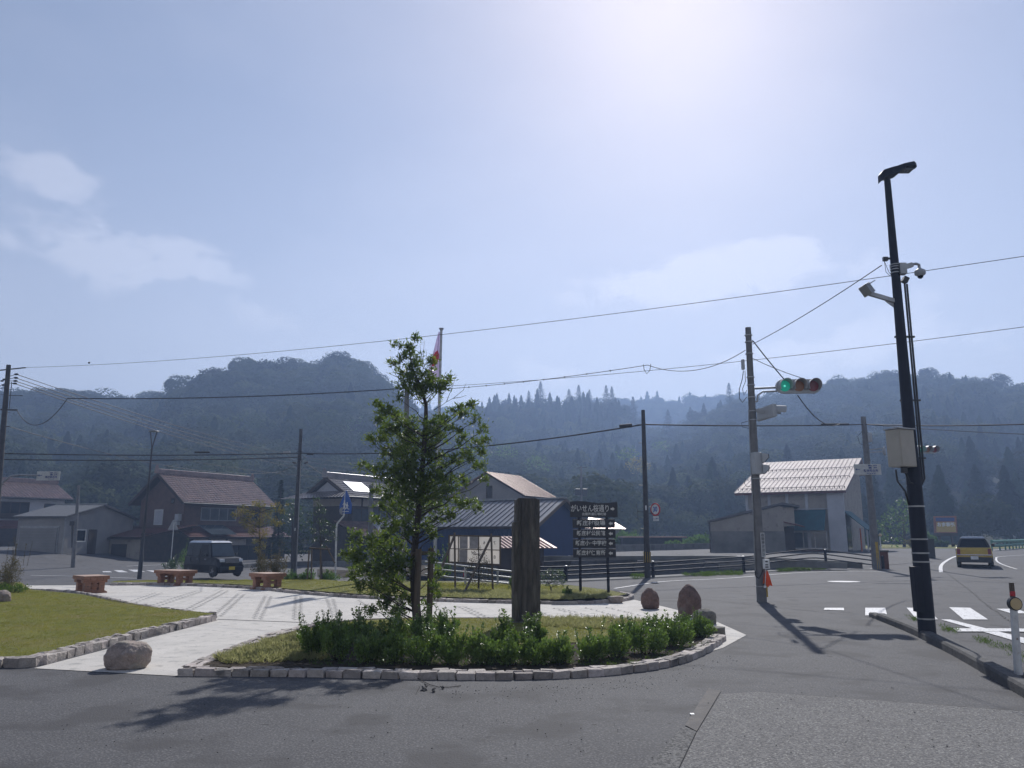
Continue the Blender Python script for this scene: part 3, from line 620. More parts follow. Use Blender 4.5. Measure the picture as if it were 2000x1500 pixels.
boulder(235, 1310, 78, 54, .9, 'boulder_brown', 'rounded brown boulder on the pale entrance path, beside the kerbed lawn', 3, sq=.1, group=G_)
boulder(1272, 1191, 36, 40, .9, 'boulder_red', 'squat reddish boulder with a tuft of weeds at its top, second along the paving edge', 5, sq=.5, group=G_)
boulder(1352, 1207, 45, 62, .9, 'boulder_red', 'tallest reddish-brown egg-shaped boulder standing on the paving corner', 7, sq=.75, group=G_)
boulder(1380, 1221, 44, 30, .8, 'boulder_grey', 'smooth grey boulder leaning against the tall reddish one', 9, sq=.5, group=G_)
boulder(1398, 1246, 42, 34, .7, 'boulder_grey', 'flat-topped grey block stone at the end of the hedge', 11, sq=-.35, group=G_, flat_top=.25)
boulder(1204, 1179, 29, 22, .8, 'boulder_brown', 'small angular pale stone beside the foot of the direction board', 13, sq=-.1, group=G_, flat_top=.3)
boulder(-2, 1184, 26, 24, .9, 'boulder_brown', 'small pale boulder on the front lawn below the dry bush', 15, sq=.2, group=G_, z=.08)

# ------------------------------------------------------------------ stone pillar
pb = gp(1026, 1220); k = pb.y/FPX; PW = 50*k; PH = 2.34
root = empty('monument_pillar', pb, 'tall weathered grey-brown stone pillar standing in the hedge bed', 'monument')
mb = MB(frame(pb, .14))
rows_ = 26; ring = 28; V = []; Fc = []
prof_ = []
for i in range(ring):
    a = i/ring; 
corner = [(-.5, -.42), (-.30, -.5), (-.27, -.46), (-.22, -.46), (-.19, -.5), (.5, -.5), (.5, .42), (-.46, .42)]
outl = []
for i in range(len(corner)):
    p, q = corner[i], corner[(i+1) % len(corner)]; n = max(1, int(math.dist(p, q)/.08))
    outl += [(p[0]+(q[0]-p[0])*t/n, p[1]+(q[1]-p[1])*t/n) for t in range(n)]
nr_ = 60
for j in range(nr_+1):
    z = j/nr_*PH
    for (a, b) in outl:
        q = mnoise.noise(Vector((a*3, b*3, z*1.5)))*.03+mnoise.noise(Vector((a*11, b*11, z*6)))*.014
        x = a*PW*(1+q*2)*(1-.03*z/PH); y = b*PW*(1+q*2)
        if a < -.33 and z > PH*.80: x *= .80       # chipped shoulder
        if z < .25: x *= 1+.03*(1-z/.25)
        V.append((x, y, z+q*.2-(0.025 if j == nr_ and abs(a) > .4 else 0)))
n = len(outl)
for j in range(nr_):
    for i in range(n): Fc.append((j*n+i, j*n+(i+1) % n, (j+1)*n+(i+1) % n, (j+1)*n+i))
Fc.append(tuple(range(nr_*n, nr_*n+n)))
mb.add(V, Fc, False); mb.build('shaft', 'pillar_stone', root, fix=False)
mb = MB(frame(pb, .14)); mb.box((0, 0, .03), (PW*1.25, PW*1.2, .10)); mb.build('base', 'concrete_grey', root, bevel=.01)
pq = gp(1040, 1243); mb = MB(frame(pq, .3)); mb.box((0, 0, .11), (.25, .16, .05), Matrix.Rotation(.3, 3, 'X')); tag(mb.build('plaque', 'sign_white', bevel=.006), 'small white plaque lying in the turf in front of the stone pillar', 'plaque')

# ------------------------------------------------------------------ direction board
A = gp(1134, 1160); B = gp(1188, 1166); A.y = B.y = (A.y+B.y)/2; yw = 0
root = empty('direction_sign', (A+B)/2*Vector((1, 1, 0)).x if False else Vector(((A.x+B.x)/2, A.y, 0)), 'black wooden direction board with white brush lettering and five arrow boards', 'sign')
YS = A.y
def onb(px, py, dy=0): p = at(px, py, YS); return Vector((p.x, YS+dy, p.z))
for px_, tp in ((1132.5, 1160), (1186, 1166)):
    top = onb(px_-1, 1000); mb = MB(); mb.box((top.x, YS+.03, top.z/2), (.075, .06, top.z)); mb.build('post', 'steel_navy', root, bevel=.004)
rows_t = [(1113, 1206, 980, 1010, None), (1118, 1201, 1014, 1031, '新庄村役場'), (1119, 1202, 1034, 1050.5, '新庄村公民館'), (1119, 1202, 1053, 1070, '新庄小･中学校'), (1119, 1203, 1072, 1089, '新庄村保育所')]
for x0, x1, y0, y1, tx in rows_t:
    a = onb(x0, y0); b = onb(x1, y1); mb = MB()
    if tx is None:
        n = 14; P = []
        for i in range(n+1):
            t = i/n; P.append(Vector((a.x+(b.x-a.x)*t, YS-.04, a.z+.03*math.sin(t*6.0+.6)-.012)))
        P += [Vector((b.x, YS-.04, b.z)), Vector((a.x, YS-.04, b.z))]
        mb.prism(P, (0, 1, 0), .035); bo = mb.build('board', 'sign_board', root)
        p = onb(1152.5, 994, -.045); text('がいせん桜通り', .215, 'sign_letter', facing(p), bo, bold=.002, sx=.74)
        p = onb(1160, 1004.5, -.045); text('出雲街道宿場町跡', .088, 'sign_letter', facing(p), bo, bold=.001, sx=.98)
        ac = onb(1196, 994, -.045); sgn = 1
    else:
        mb.box(((a.x+b.x)/2, YS-.022, (a.z+b.z)/2), (b.x-a.x, .035, a.z-b.z)); bo = mb.build('board', 'sign_board', root, bevel=.004)
        p = onb(1154, (y0+y1)/2-.3, -.045)
        text(tx, .150 if len(tx) == 5 else .142, 'sign_letter', facing(p), bo, bold=.003, sx=1.08 if len(tx) == 5 else .95)
        ac = onb(1192.5, (y0+y1)/2, -.045); sgn = -1
    mb = MB(); s = .11*sgn; c = ac
    P = [c+Vector((s*.55, 0, 0)), c+Vector((0, 0, .055)), c+Vector((0, 0, .026)), c+Vector((-s*.5, 0, .026)), c+Vector((-s*.5, 0, -.026)), c+Vector((0, 0, -.026)), c+Vector((0, 0, -.055))]
    mb.prism(P, (0, 1, 0), .004); mb.build('arrow', 'sign_letter', bo)

# ------------------------------------------------------------------ benches
def bench(px, py, yaw, length, label, W=.70):
    c = gp(px, py); root = empty('timber_bench', c, label, 'bench', 'timber block benches on the plaza'); root.rotation_euler = (0, 0, 0)
    Fm = frame(c, yaw); H = .49
    for i in range(4):
        mb = MB(Fm); w = W/4; mb.box((0, -W/2+w*(i+.5), H-.05), (length, w-.004, .10)); mb.build('seat_board', 'bench_top' if False else 'bench_wood', root, bevel=.006)
    mb = MB(Fm); mb.box((0, 0, H+.003), (length*.985, W*.97, .008)); mb.build('seat_top', 'bench_top', root)
    for sx in (-1, 1):
        x = sx*(length/2-.20)
        mb = MB(Fm); mb.box((x, 0, H-.10-.045), (.22, W*.92, .085)); mb.build('cross_beam', 'bench_wood', root, bevel=.006)
        for sy in (-1, 1):
            mb = MB(Fm); mb.box((x, sy*W*.27, (H-.19+.09)/2), (.17, .16, H-.19-.085)); mb.build('leg', 'bench_wood', root, bevel=.005)
            mb = MB(Fm); mb.cyl((x-.087, sy*W*.27, .20), (x+.087, sy*W*.27, .20), .014, 8); mb.build('peg', 'kerb_dark', root)
        mb = MB(Fm); mb.box((x, 0, .22), (.07, W*.4, .08)); mb.build('tie', 'bench_wood', root)
        mb = MB(Fm); z1 = .09; P = [(x-.09, -W*.5, 0), (x-.09, W*.5, 0), (x-.09, W*.5, .04), (x-.09, W*.36, z1), (x-.09, -W*.36, z1), (x-.09, -W*.5, .04)]; mb.prism(P, (1, 0, 0), .18); mb.build('foot_beam', 'bench_wood', root, bevel=.004)
    mb = MB(Fm); mb.box((0, 0, H-.135), (length-.5, .1, .06)); mb.build('stretcher', 'bench_wood', root)
bench(175, 1158, R(-44), .98, 'short timber bench set cornerwise at the lawn end of the paving')
bench(341, 1143, R(-30), 1.34, 'long timber bench standing side-on in front of the parked black van')
bench(521, 1151, R(-40), .98, 'timber bench beside the two bronze shrubs, corner turned to the plaza')

# ------------------------------------------------------------------ buildings
def tile_slope(name, a, b, c, d, material, parent, course=.34, pitch=.36, amp=.05, over=0):
    """tiled roof slope as real relief: a,b eave ends; d,c ridge ends (a-d left edge, b-c right edge)"""
    a, b, c, d = [Vector(p) for p in (a, b, c, d)]; nrm = (b-a).cross(d-a).normalized()
    if nrm.z < 0: nrm = -nrm
    nrow = max(3, round((d-a).length/course)); ncol = max(4, round((b-a).length/pitch)); sub = 4
    V = []; Fc = []
    for r in range(nrow):
        for e in (0, 1):
            t = (r+e)/nrow
            for i in range(ncol*sub+1):
                s = i/(ncol*sub); p = (a.lerp(b, s)).lerp(d.lerp(c, s), t)
                ph = 2*math.pi*i/sub
                V.append(p+nrm*(amp*(.5+.5*math.cos(ph))+(.045 if e == 0 else .0)))
    w = ncol*sub+1
    for r in range(nrow*2-1):
        for i in range(w-1): Fc.append((r*w+i, r*w+i+1, (r+1)*w+i+1, (r+1)*w+i))
    mb = MB(); mb.add(V, Fc); o = mb.build(name, material, parent, fix=False)
    return o
def slab(name, a, b, c, d, th, material, parent):
    a, b, c, d = [Vector(p) for p in (a, b, c, d)]; n = (b-a).cross(d-a).normalized()
    if n.z < 0: n = -n
    mb = MB(); mb.prism([a, b, c, d], -n, th); return mb.build(name, material, parent)
def seam_roof(a, b, c, d, n, material, parent, seam=.05, name='roof_panel'):
    """standing-seam roof: every sheet between two seams is its own panel"""
    a, b, c, d = [Vector(p) for p in (a, b, c, d)]; nr = (b-a).cross(d-a).normalized()
    if nr.z < 0: nr = -nr
    for i in range(n):
        s0, s1 = i/n, (i+1)/n; e = .0
        P = [a.lerp(b, s0), a.lerp(b, s1), d.lerp(c, s1), d.lerp(c, s0)]; u = (P[1]-P[0]).normalized()
        mb = MB(); mb.prism([P[0], P[1]-u*.012, P[2]-u*.012, P[3]], -nr, .03)
        mb.beam(P[0]+nr*seam*.5, P[3]+nr*seam*.5, .03, seam, nr); mb.build(name, material, parent)
class House:
    """rectangular building: eave line on the near side from (X,Y) along th, length Ln, width W"""
    def __init__(s, name, X, Y, th, Ln, W, ze, zr, zg, label, cat='house', ridge=.5):
        s.u = Vector((math.cos(th), math.sin(th), 0)); s.w = Vector((-math.sin(th), math.cos(th), 0)); s.o = Vector((X, Y, 0)); s.L = Ln; s.W = W; s.ze = ze; s.zr = zr; s.zg = zg; s.rg = ridge
        s.root = empty(name, (s.p(Ln/2, W/2, zg)), label, cat)
    def p(s, a, b, z): return s.o+s.u*a+s.w*b+Vector((0, 0, z))
    def box(s, name, a0, a1, b0, b1, z0, z1, material, parent=None, bevel=0):
        P = [s.p(a0, b0, z0), s.p(a1, b0, z0), s.p(a1, b1, z0), s.p(a0, b1, z0)]
        mb = MB(); mb.prism(P, (0, 0, 1), z1-z0); return mb.build(name, material, parent or s.root, bevel=bevel)
    def walls(s, material, ov=.6, z1=None, gable_mat=None, z0=None):
        """near, far and two gable walls set in from the eaves"""
        z1 = z1 or s.ze; z0 = s.zg-.6 if z0 is None else z0; L_, W_ = s.L, s.W; e = ov
        def gz_(b): return s.ze+(s.zr-s.ze)*(1-abs(b-s.W*s.rg)/(s.W*s.rg if b < s.W*s.rg else s.W*(1-s.rg)))-.12
        t = .15
        for nm, b0 in (('wall', e), ('wall', W_-e-t)):
            s.box(nm, e, L_-e, b0, b0+t, z0, gz_(b0 if b0 < W_/2 else b0+t)-.0, material)
        for a0 in (e, L_-e-t):
            P = [s.p(a0, e+t, z0), s.p(a0, W_-e-t, z0), s.p(a0, W_-e-t, gz_(W_-e-t)), s.p(a0, W_*s.rg, gz_(W_*s.rg)), s.p(a0, e+t, gz_(e+t))]
            mb = MB(); mb.prism(P, s.u, t); mb.build('gable_wall', gable_mat or material, s.root)
    def window(s, side, a0, a1, z0, z1, n=2, fm='steel_grey', gm='glass_window', ov=.6, name='window'):
        """side: 'n' near wall, 'l' left gable, 'r' right gable"""
        e = ov
        if side == 'n': P = lambda q, z, d: s.p(q, e-d, z); ax = s.w
        elif side == 'l': P = lambda q, z, d: s.p(e-d, q, z); ax = s.u
        elif side == 'r': P = lambda q, z, d: s.p(s.L-e+d, q, z); ax = -s.u
        def bar(p, q, w, dep): pass
        mb = MB(); t = .05
        for (q0, q1, y0, y1) in ((a0, a1, z0-t, z0), (a0, a1, z1, z1+t), (a0-t, a0, z0-t, z1+t), (a1, a1+t, z0-t, z1+t)):
            mb.prism([P(q0, y0, .06), P(q1, y0, .06), P(q1, y1, .06), P(q0, y1, .06)], ax, .065)
        f = mb.build(name, fm, s.root)
        w = (a1-a0)/n
        for i in range(n):
            mb = MB(); q0 = a0+w*i; q1 = q0+w; mb.prism([P(q0+.035, z0+.035, .025), P(q1-.035, z0+.035, .025), P(q1-.035, z1-.035, .025), P(q0+.035, z1-.035, .025)], ax, .02); mb.build('pane', gm, f)
            mb = MB()
            for (c0, c1, y0, y1) in ((q0, q1, z0, z0+.035), (q0, q1, z1-.035, z1), (q0, q0+.035, z0+.035, z1-.035), (q1-.035, q1, z0+.035, z1-.035)):
                mb.prism([P(c0, y0, .04), P(c1, y0, .04), P(c1, y1, .04), P(c0, y1, .04)], ax, .035)
            mb.build('sash', fm, f)
        return f
    def roof_tiles(s, material, ridge_mat=None):
        r = s.W*s.rg
        mb = MB(); mb.tube([s.p(-.05, -.09, s.ze-.08), s.p(s.L+.05, -.09, s.ze-.08)], .07, 8); gt = mb.build('gutter', 'steel_dark', s.root)
        mb = MB(); mb.tube([s.p(s.L-.3, -.09, s.ze-.1), s.p(s.L-.6, .55, s.ze-.5), s.p(s.L-.6, .58, s.zg+.2)], .045, 6); mb.build('downpipe', 'steel_dark', s.root)
        f = tile_slope('roof', s.p(0, 0, s.ze), s.p(s.L, 0, s.ze), s.p(s.L, r, s.zr), s.p(0, r, s.zr), material, s.root)
        tile_slope('roof', s.p(s.L, s.W, s.ze), s.p(0, s.W, s.ze), s.p(0, r, s.zr), s.p(s.L, r, s.zr), material, s.root)
        for b0, b1, z0, z1 in ((0, r, s.ze, s.zr), (s.W, r, s.ze, s.zr)):
            slab('roof_deck', s.p(0.02, b0, z0-.02), s.p(s.L-.02, b0, z0-.02), s.p(s.L-.02, b1, z1-.02), s.p(.02, b1, z1-.02), .14, 'wood_dark', s.root)
        mb = MB(); mb.beam(s.p(-.1, r, s.zr+.16), s.p(s.L+.1, r, s.zr+.16), .26, .34); rg = mb.build('ridge', ridge_mat or material, s.root)
        n = int(s.L/.3); mb = MB()
        mb.tube([s.p(-.12, r, s.zr+.35), s.p(s.L+.12, r, s.zr+.35)], .10, 8); mb.build('ridge_cap', ridge_mat or material, rg)
        for a_ in (-.14, s.L+.14):
            mb = MB(); mb.prism([s.p(a_-.06, r-.25, s.zr+.0), s.p(a_-.06, r+.25, s.zr), s.p(a_-.06, r+.2, s.zr+.4), s.p(a_-.06, r+.08, s.zr+.75), s.p(a_-.06, r-.08, s.zr+.75), s.p(a_-.06, r-.2, s.zr+.4)], s.u, .12); mb.build('ridge_end_tile', ridge_mat or material, s.root)
        for b0 in (0, s.W):
            for a_ in (0, s.L):
                mb = MB(); mb.beam(s.p(a_, b0, s.ze-.10), s.p(a_, r, s.zr-.10), .08, .26); mb.build('barge_board', 'wood_dark', s.root)

# house with the big brown tiled roof
h = House('tiled_house', -29.127, 68.9, 1.06, 10.98, 7.61, 4.5, 7.2, -.55, 'big two-storey house with a tall brown tiled gable roof behind the lamp post')
h.walls('wall_brick_brown', ov=.75); h.roof_tiles('tile_brown')
h.window('n', 2.6, 6.6, 3.0, 4.1, 4, ov=.75); h.window('n', 7.6, 9.4, 3.0, 4.1, 2, 'wood_dark', 'glass_dark', ov=.75)
h.window('l', 3.6, 4.7, 2.6, 3.9, 1, 'steel_white', 'wall_white', ov=.75); h.window('l', 2.2, 2.55, 4.5, 4.9, 1, 'wood_dark', 'glass_dark', ov=.75)
h.box('air_conditioner', .40, .74, 1.0, 1.5, 2.9, 3.5, 'signal_grey'); h.box('air_conditioner', .40, .74, 1.15, 1.6, 2.35, 2.85, 'signal_grey')
# lower storey lean-to roofs
lr = tile_slope('pent_roof', h.p(-.6, -1.9, 1.45), h.p(11.4, -1.9, 1.45), h.p(11.4, .7, 2.45), h.p(-.6, .7, 2.45), 'tile_red', h.root, amp=.03)
slab('pent_deck', h.p(-.58, -1.9, 1.42), h.p(11.38, -1.9, 1.42), h.p(11.38, .7, 2.42), h.p(-.58, .7, 2.42), .12, 'wood_dark', h.root)
h.box('wall', -.2, 11, -1.5, -1.35, -1.2, 1.35, 'wall_dark'); h.box('fascia_panel', 2.0, 3.6, -1.56, -1.505, .75, 1.3, 'wall_cream'); h.box('fascia_panel', 3.9, 6.0, -1.56, -1.505, .75, 1.3, 'wall_cream')
h.box('fascia_panel', .2, 1.7, -1.56, -1.505, .75, 1.3, 'wall_cream')
for k_ in range(5): h.box('door_panel', 4+k_*1.2, 5.1+k_*1.2, -1.55, -1.505, -.7, .68, 'glass_dark')
slab('translucent_awning', h.p(1.6, -2.1, 1.72), h.p(4.4, -2.1, 1.72), h.p(4.4, -.2, 2.55), h.p(1.6, -.2, 2.55), .04, 'glass_window', h.root)
# side lean-to on the left, reaching out toward the garage
sl = [h.p(-.9, 8.0, 2.5), h.p(-.9, -1.4, 2.5), h.p(-4.6, -1.0, 1.45), h.p(-4.6, 8.6, 1.45)]
tile_slope('pent_roof', sl[3], sl[2], sl[1]+h.u*1.6, sl[0]+h.u*1.6, 'tile_red', h.root, amp=.03)
slab('pent_deck', sl[3]-Vector((0, 0, .03)), sl[2]-Vector((0, 0, .03)), sl[1]+h.u*1.6-Vector((0, 0, .03)), sl[0]+h.u*1.6-Vector((0, 0, .03)), .12, 'wood_dark', h.root)
h.box('wall', -4.2, .7, -.7, -.55, -1.1, 1.8, 'wall_dark'); h.box('wall', -4.2, -4.05, -.5, 8.2, -1.1, 1.4, 'wall_cream'); h.box('wall', -.9, .7, -.54, 8, 1.5, 2.5, 'wall_brick_brown')
h.box('shed_door', -4.26, -4.21, 1.2, 3.2, -1.1, .9, 'wall_dark')

h = House('tiled_house', -55.39, 79.24, .957, 10.27, 9.0, 5.6, 7.5, .45, 'white-walled two-storey house with a brown tiled roof behind the grey garage')
h.walls('wall_white'); h.roof_tiles('tile_brown'); h.window('n', 2.4, 6.0, 3.9, 5.1, 4, 'wood_dark', 'glass_dark'); h.window('n', 7.6, 9.0, 3.9, 5.0, 2, 'wood_dark', 'glass_dark')
h.box('balcony_rail', 2.2, 6.2, .25, .55, 3.35, 3.85, 'wood_dark')
slab('pent_roof', h.p(-.6, -1.2, 2.5), h.p(10.6, -1.2, 2.5), h.p(10.6, .6, 3.2), h.p(-.6, .6, 3.2), .2, 'tile_red', h.root)
h.box('wall', .2, 10, -.9, -.75, 0, 2.6, 'wall_dark'); h.window('n', 5.2, 7.0, .9, 2.2, 2, 'steel_grey', 'glass_window', ov=-.92)

h = House('garage', -39.3, 61.42, -.126, 4.56, 9.55, 3.1, 4.19, .12, 'low grey garage with a slate roof and a wide roller shutter, by the road', 'garage')
h.walls('wall_grey', ov=.3)
for b0 in (0, h.W):
    slab('roof', h.p(0, b0, h.ze), h.p(h.L, b0, h.ze), h.p(h.L, h.W/2, h.zr), h.p(0, h.W/2, h.zr), .14, 'roof_slate', h.root)
mb = MB(); mb.beam(h.p(-.02, h.W/2, h.zr+.03), h.p(h.L+.02, h.W/2, h.zr+.03), .25, .08); mb.build('ridge', 'steel_grey', h.root)
fr = h.box('shutter_frame', .55, 3.9, .24, .29, -.3, 2.35, 'steel_grey')
for i in range(11): h.box('shutter_slat', .65, 3.8, .17, .235, -.2+i*.22, -.2+i*.22+.205, 'shutter', fr)
h.window('r', 1.6, 2.9, 1.15, 2.05, 1, 'steel_white', 'glass_dark', ov=.3)
h.box('door', h.L-.3, h.L-.24, 3.3, 4.3, .1, 2.1, 'wood_dark')
mb = MB(); mb.tube([h.p(h.L-.15, .1, 3.0), h.p(h.L-.15, .2, 2.6), h.p(h.L-.1, .2, .1)], .04, 6); mb.build('downpipe', 'steel_grey', h.root)

h = House('tiled_house', -13.14, 62.44, 1.0, 11.5, 5.4, 4.75, 6.35, -.35, 'two-storey tiled house with a white gable and cream frieze behind the crossing sign')
h.walls('wall_dark', ov=.7)
h.roof_tiles('tile_grey')
h.box('frieze', .64, h.L-.7, .62, .69, 4.0, 4.6, 'wall_cream'); h.box('frieze', .62, .69, .7, 4.7, 4.0, 4.6, 'wall_cream')
for i in range(8): h.box('frieze_post', .8+i*1.35, .92+i*1.35, .56, .615, 3.95, 4.7, 'wood_dark')
h.window('n', 1.2, 5.4, 2.3, 3.8, 4, 'wood_dark', 'glass_window', ov=.7)
mb = MB(); mb.prism([h.p(.35, .9, 4.95), h.p(.35, 4.5, 4.95), h.p(.35, 2.7, 6.05)], h.u, .25); mb.build('gable_panel', 'wall_white', h.root)
tile_slope('hip_roof', h.p(-1.4, 6.4, 4.55), h.p(-1.4, -.9, 4.55), h.p(.5, .4, 5.2), h.p(.5, 5.0, 5.2), 'tile_grey', h.root)
for q0 in (-.9,):
    tile_slope('pent_roof', h.p(-1.2, -2.6, 1.55), h.p(11.5, -2.6, 1.55), h.p(11.5, .6, 2.75), h.p(-1.2, .6, 2.75), 'tile_brown', h.root)
    slab('pent_deck', h.p(-1.18, -2.6, 1.5), h.p(11.48, -2.6, 1.5), h.p(11.48, .6, 2.7), h.p(-1.18, .6, 2.7), .12, 'wood_dark', h.root)
mb = MB(); mb.prism([h.p(1.6, -2.3, 1.75), h.p(4.6, -2.3, 1.75), h.p(3.1, -2.3, 2.75)], h.w, 2.2); mb.build('porch_gable', 'wall_white', h.root)
mb = MB(); mb.beam(h.p(1.3, -2.45, 1.72), h.p(3.1, -2.45, 2.9), .3, .12); mb.beam(h.p(4.9, -2.45, 1.72), h.p(3.1, -2.45, 2.9), .3, .12); mb.build('porch_roof', 'tile_brown', h.root)
h.box('wall', -.8, 11, -2.0, -1.85, -1, 1.5, 'wall_dark'); h.window('n', 1.5, 5.5, -.3, 1.2, 4, 'wood_dark', 'glass_window', ov=-2.02)
pa, pb_ = h.p(1.0, 1.0, 5.5), h.p(3.6, 1.0, 5.5)
slab('solar_water_heater', h.p(1.2, .6, 5.22), h.p(3.4, .6, 5.22), h.p(3.4, 1.9, 6.05), h.p(1.2, 1.9, 6.05), .12, 'chrome', h.root)

h = House('blue_hall', -9.58, 56.77, -.559, 13.13, 8.0, 2.22, 4.10, .2, 'long blue-walled building with a grey standing-seam roof behind the pillar', 'building')
h.walls('wall_blue', ov=.45)
seam_roof(h.p(0, 0, h.ze), h.p(h.L, 0, h.ze), h.p(h.L, h.W/2, h.zr), h.p(0, h.W/2, h.zr), 30, 'roof_metal_grey', h.root)
slab('roof', h.p(h.L, h.W, h.ze), h.p(0, h.W, h.ze), h.p(0, h.W/2, h.zr), h.p(h.L, h.W/2, h.zr), .05, 'roof_metal_grey', h.root)
slab('roof_deck', h.p(0.02, 0.02, h.ze-.04), h.p(h.L-.02, 0.02, h.ze-.04), h.p(h.L-.02, h.W/2, h.zr-.04), h.p(.02, h.W/2, h.zr-.04), .14, 'wood_dark', h.root)
mb = MB(); mb.beam(h.p(-.05, h.W/2, h.zr+.05), h.p(h.L+.05, h.W/2, h.zr+.05), .3, .1); mb.build('ridge', 'steel_grey', h.root)
mb = MB(); mb.beam(h.p(h.L+.03, 0, h.ze-.08), h.p(h.L+.03, h.W/2, h.zr-.08), .07, .22); mb.beam(h.p(h.L+.03, h.W, h.ze-.08), h.p(h.L+.03, h.W/2, h.zr-.08), .07, .22); mb.build('barge_board', 'stake_wood', h.root)
mb = MB()
for i in range(60): mb.add([h.p(h.L-.448, .5+i*.118, .2), h.p(h.L-.448, .56+i*.118, .2), h.p(h.L-.448, .56+i*.118, 2.1), h.p(h.L-.448, .5+i*.118, 2.1)], [(0, 1, 2, 3)])
for i in range(100): mb.prism([h.p(.6+i*.12, .42, .1), h.p(.65+i*.12, .42, .1), h.p(.65+i*.12, .45, .1), h.p(.6+i*.12, .45, .1)], (0, 0, 1), 2.05)
tag(mb.build('cladding_rib', 'wall_blue', h.root), kind='stuff')

h = House('brown_roofed_house', 1.113, 66.67, 1.043, 6.3, 8.12, 5.0, 7.2, .2, 'tall grey-walled house with a pinkish brown roof, rising behind the blue building')
h.walls('wall_grey', ov=.4)
seam_roof(h.p(0, 0, h.ze), h.p(h.L, 0, h.ze), h.p(h.L, h.W/2, h.zr), h.p(0, h.W/2, h.zr), 22, 'roof_copper', h.root, .035)
slab('roof', h.p(h.L, h.W, h.ze), h.p(0, h.W, h.ze), h.p(0, h.W/2, h.zr), h.p(h.L, h.W/2, h.zr), .06, 'roof_copper', h.root)
slab('roof_deck', h.p(0.02, 0.02, h.ze-.04), h.p(h.L-.02, 0.02, h.ze-.04), h.p(h.L-.02, h.W/2, h.zr-.04), h.p(.02, h.W/2, h.zr-.04), .12, 'wood_dark', h.root)
h.window('l', 3.6, 4.1, 4.9, 5.9, 1, 'wood_dark', 'glass_dark', ov=.4)
mb = MB(); mb.beam(h.p(-.6, 6.8, 5.2), h.p(-.9, 6.4, 7.2), .03, .03); mb.build('aerial', 'steel_grey', h.root)

# right-hand two-storey shop with white roof
h = House('white_roofed_shop', 19.682, 68.77, -.543, 9.2, 15.0, 5.3, 8.9, .3, 'two-storey shop with a bright seamed metal roof and teal awnings', 'shop', ridge=.80)
h.zr = 8.95
fit_w = 12.0
seam_roof(h.p(0, 0, h.ze), h.p(h.L, 0, h.ze), h.p(h.L, fit_w, h.zr), h.p(0, fit_w, h.zr), 24, 'roof_metal_white', h.root, .045)
slab('roof_deck', h.p(.02, .02, h.ze-.05), h.p(h.L-.02, .02, h.ze-.05), h.p(h.L-.02, fit_w, h.zr-.05), h.p(.02, fit_w, h.zr-.05), .18, 'tile_red', h.root)
slab('roof', h.p(h.L, 15, 7.6), h.p(0, 15, 7.6), h.p(0, fit_w, h.zr), h.p(h.L, fit_w, h.zr), .15, 'roof_metal_white', h.root)
for t in (.06, .36, .64):
    mb = MB(); z = h.ze+(h.zr-h.ze)*t; b = fit_w*t
    mb.tube([h.p(.3, b, z+.16), h.p(h.L-.3, b, z+.16)], .022, 6)
    for i in range(24): mb.box(h.p(h.L*(i+.5)/24, b, z+.09), (.05, .05, .16))
    tag(mb.build('snow_guard', 'wood_dark', h.root), kind='stuff')
zs = lambda b: h.ze+(h.zr-h.ze)*b/fit_w-.3
h.box('wall', .8, 8.6, .8, 1.0, -.3, zs(.8), 'wall_cream')
h.box('wall', .8, 8.6, 14, 14.2, -.3, 7.4, 'wall_cream')
for a0 in (.8, 8.4):
    mb = MB(); mb.prism([h.p(a0, 1.0, -.3), h.p(a0, 14, -.3), h.p(a0, 14, 7.5), h.p(a0, fit_w, zs(fit_w)), h.p(a0, 1.0, zs(1.0))], h.u, .2); mb.build('gable_wall', 'wall_cream', h.root)
for a0 in (.78, 2.7, 4.2, 5.8, 8.35): h.box('pilaster', a0, a0+.22, .68, .795, .3, zs(.8)-.05, 'wall_white')
h.box('pilaster', 7.6, 8.9, .42, .66, .0, zs(.8)-.15, 'wall_white')
slab('awning', h.p(4.4, -.7, 2.05), h.p(7.4, -.7, 2.05), h.p(7.4, .7, 3.75), h.p(4.4, .7, 3.75), .05, 'awning', h.root)
slab('awning', h.p(10.4, 1.4, 2.1), h.p(10.4, 6.2, 2.1), h.p(8.65, 6.2, 3.7), h.p(8.65, 1.4, 3.7), .05, 'awning', h.root)
h.box('ledge', .9, 7.6, .6, .79, 3.78, 3.86, 'wall_white')
h.window('n', 4.5, 7.3, .55, 1.9, 3, 'steel_white', 'glass_window', ov=.8)
h.box('brick_plinth', 1.2, 7.5, .60, .79, -.2, .42, 'brick_red')
for b in (2.2, 4.2, 6.4): h.box('post', 10.2, 10.32, b, b+.12, .2, 2.2, 'wall_white')
h.box('door_panel', 8.62, 8.68, 2.6, 5.0, .2, 2.4, 'glass_dark')
h.box('red_banner', 9.6, 9.66, 3.0, 3.5, .3, 2.2, 'cloth_orange')
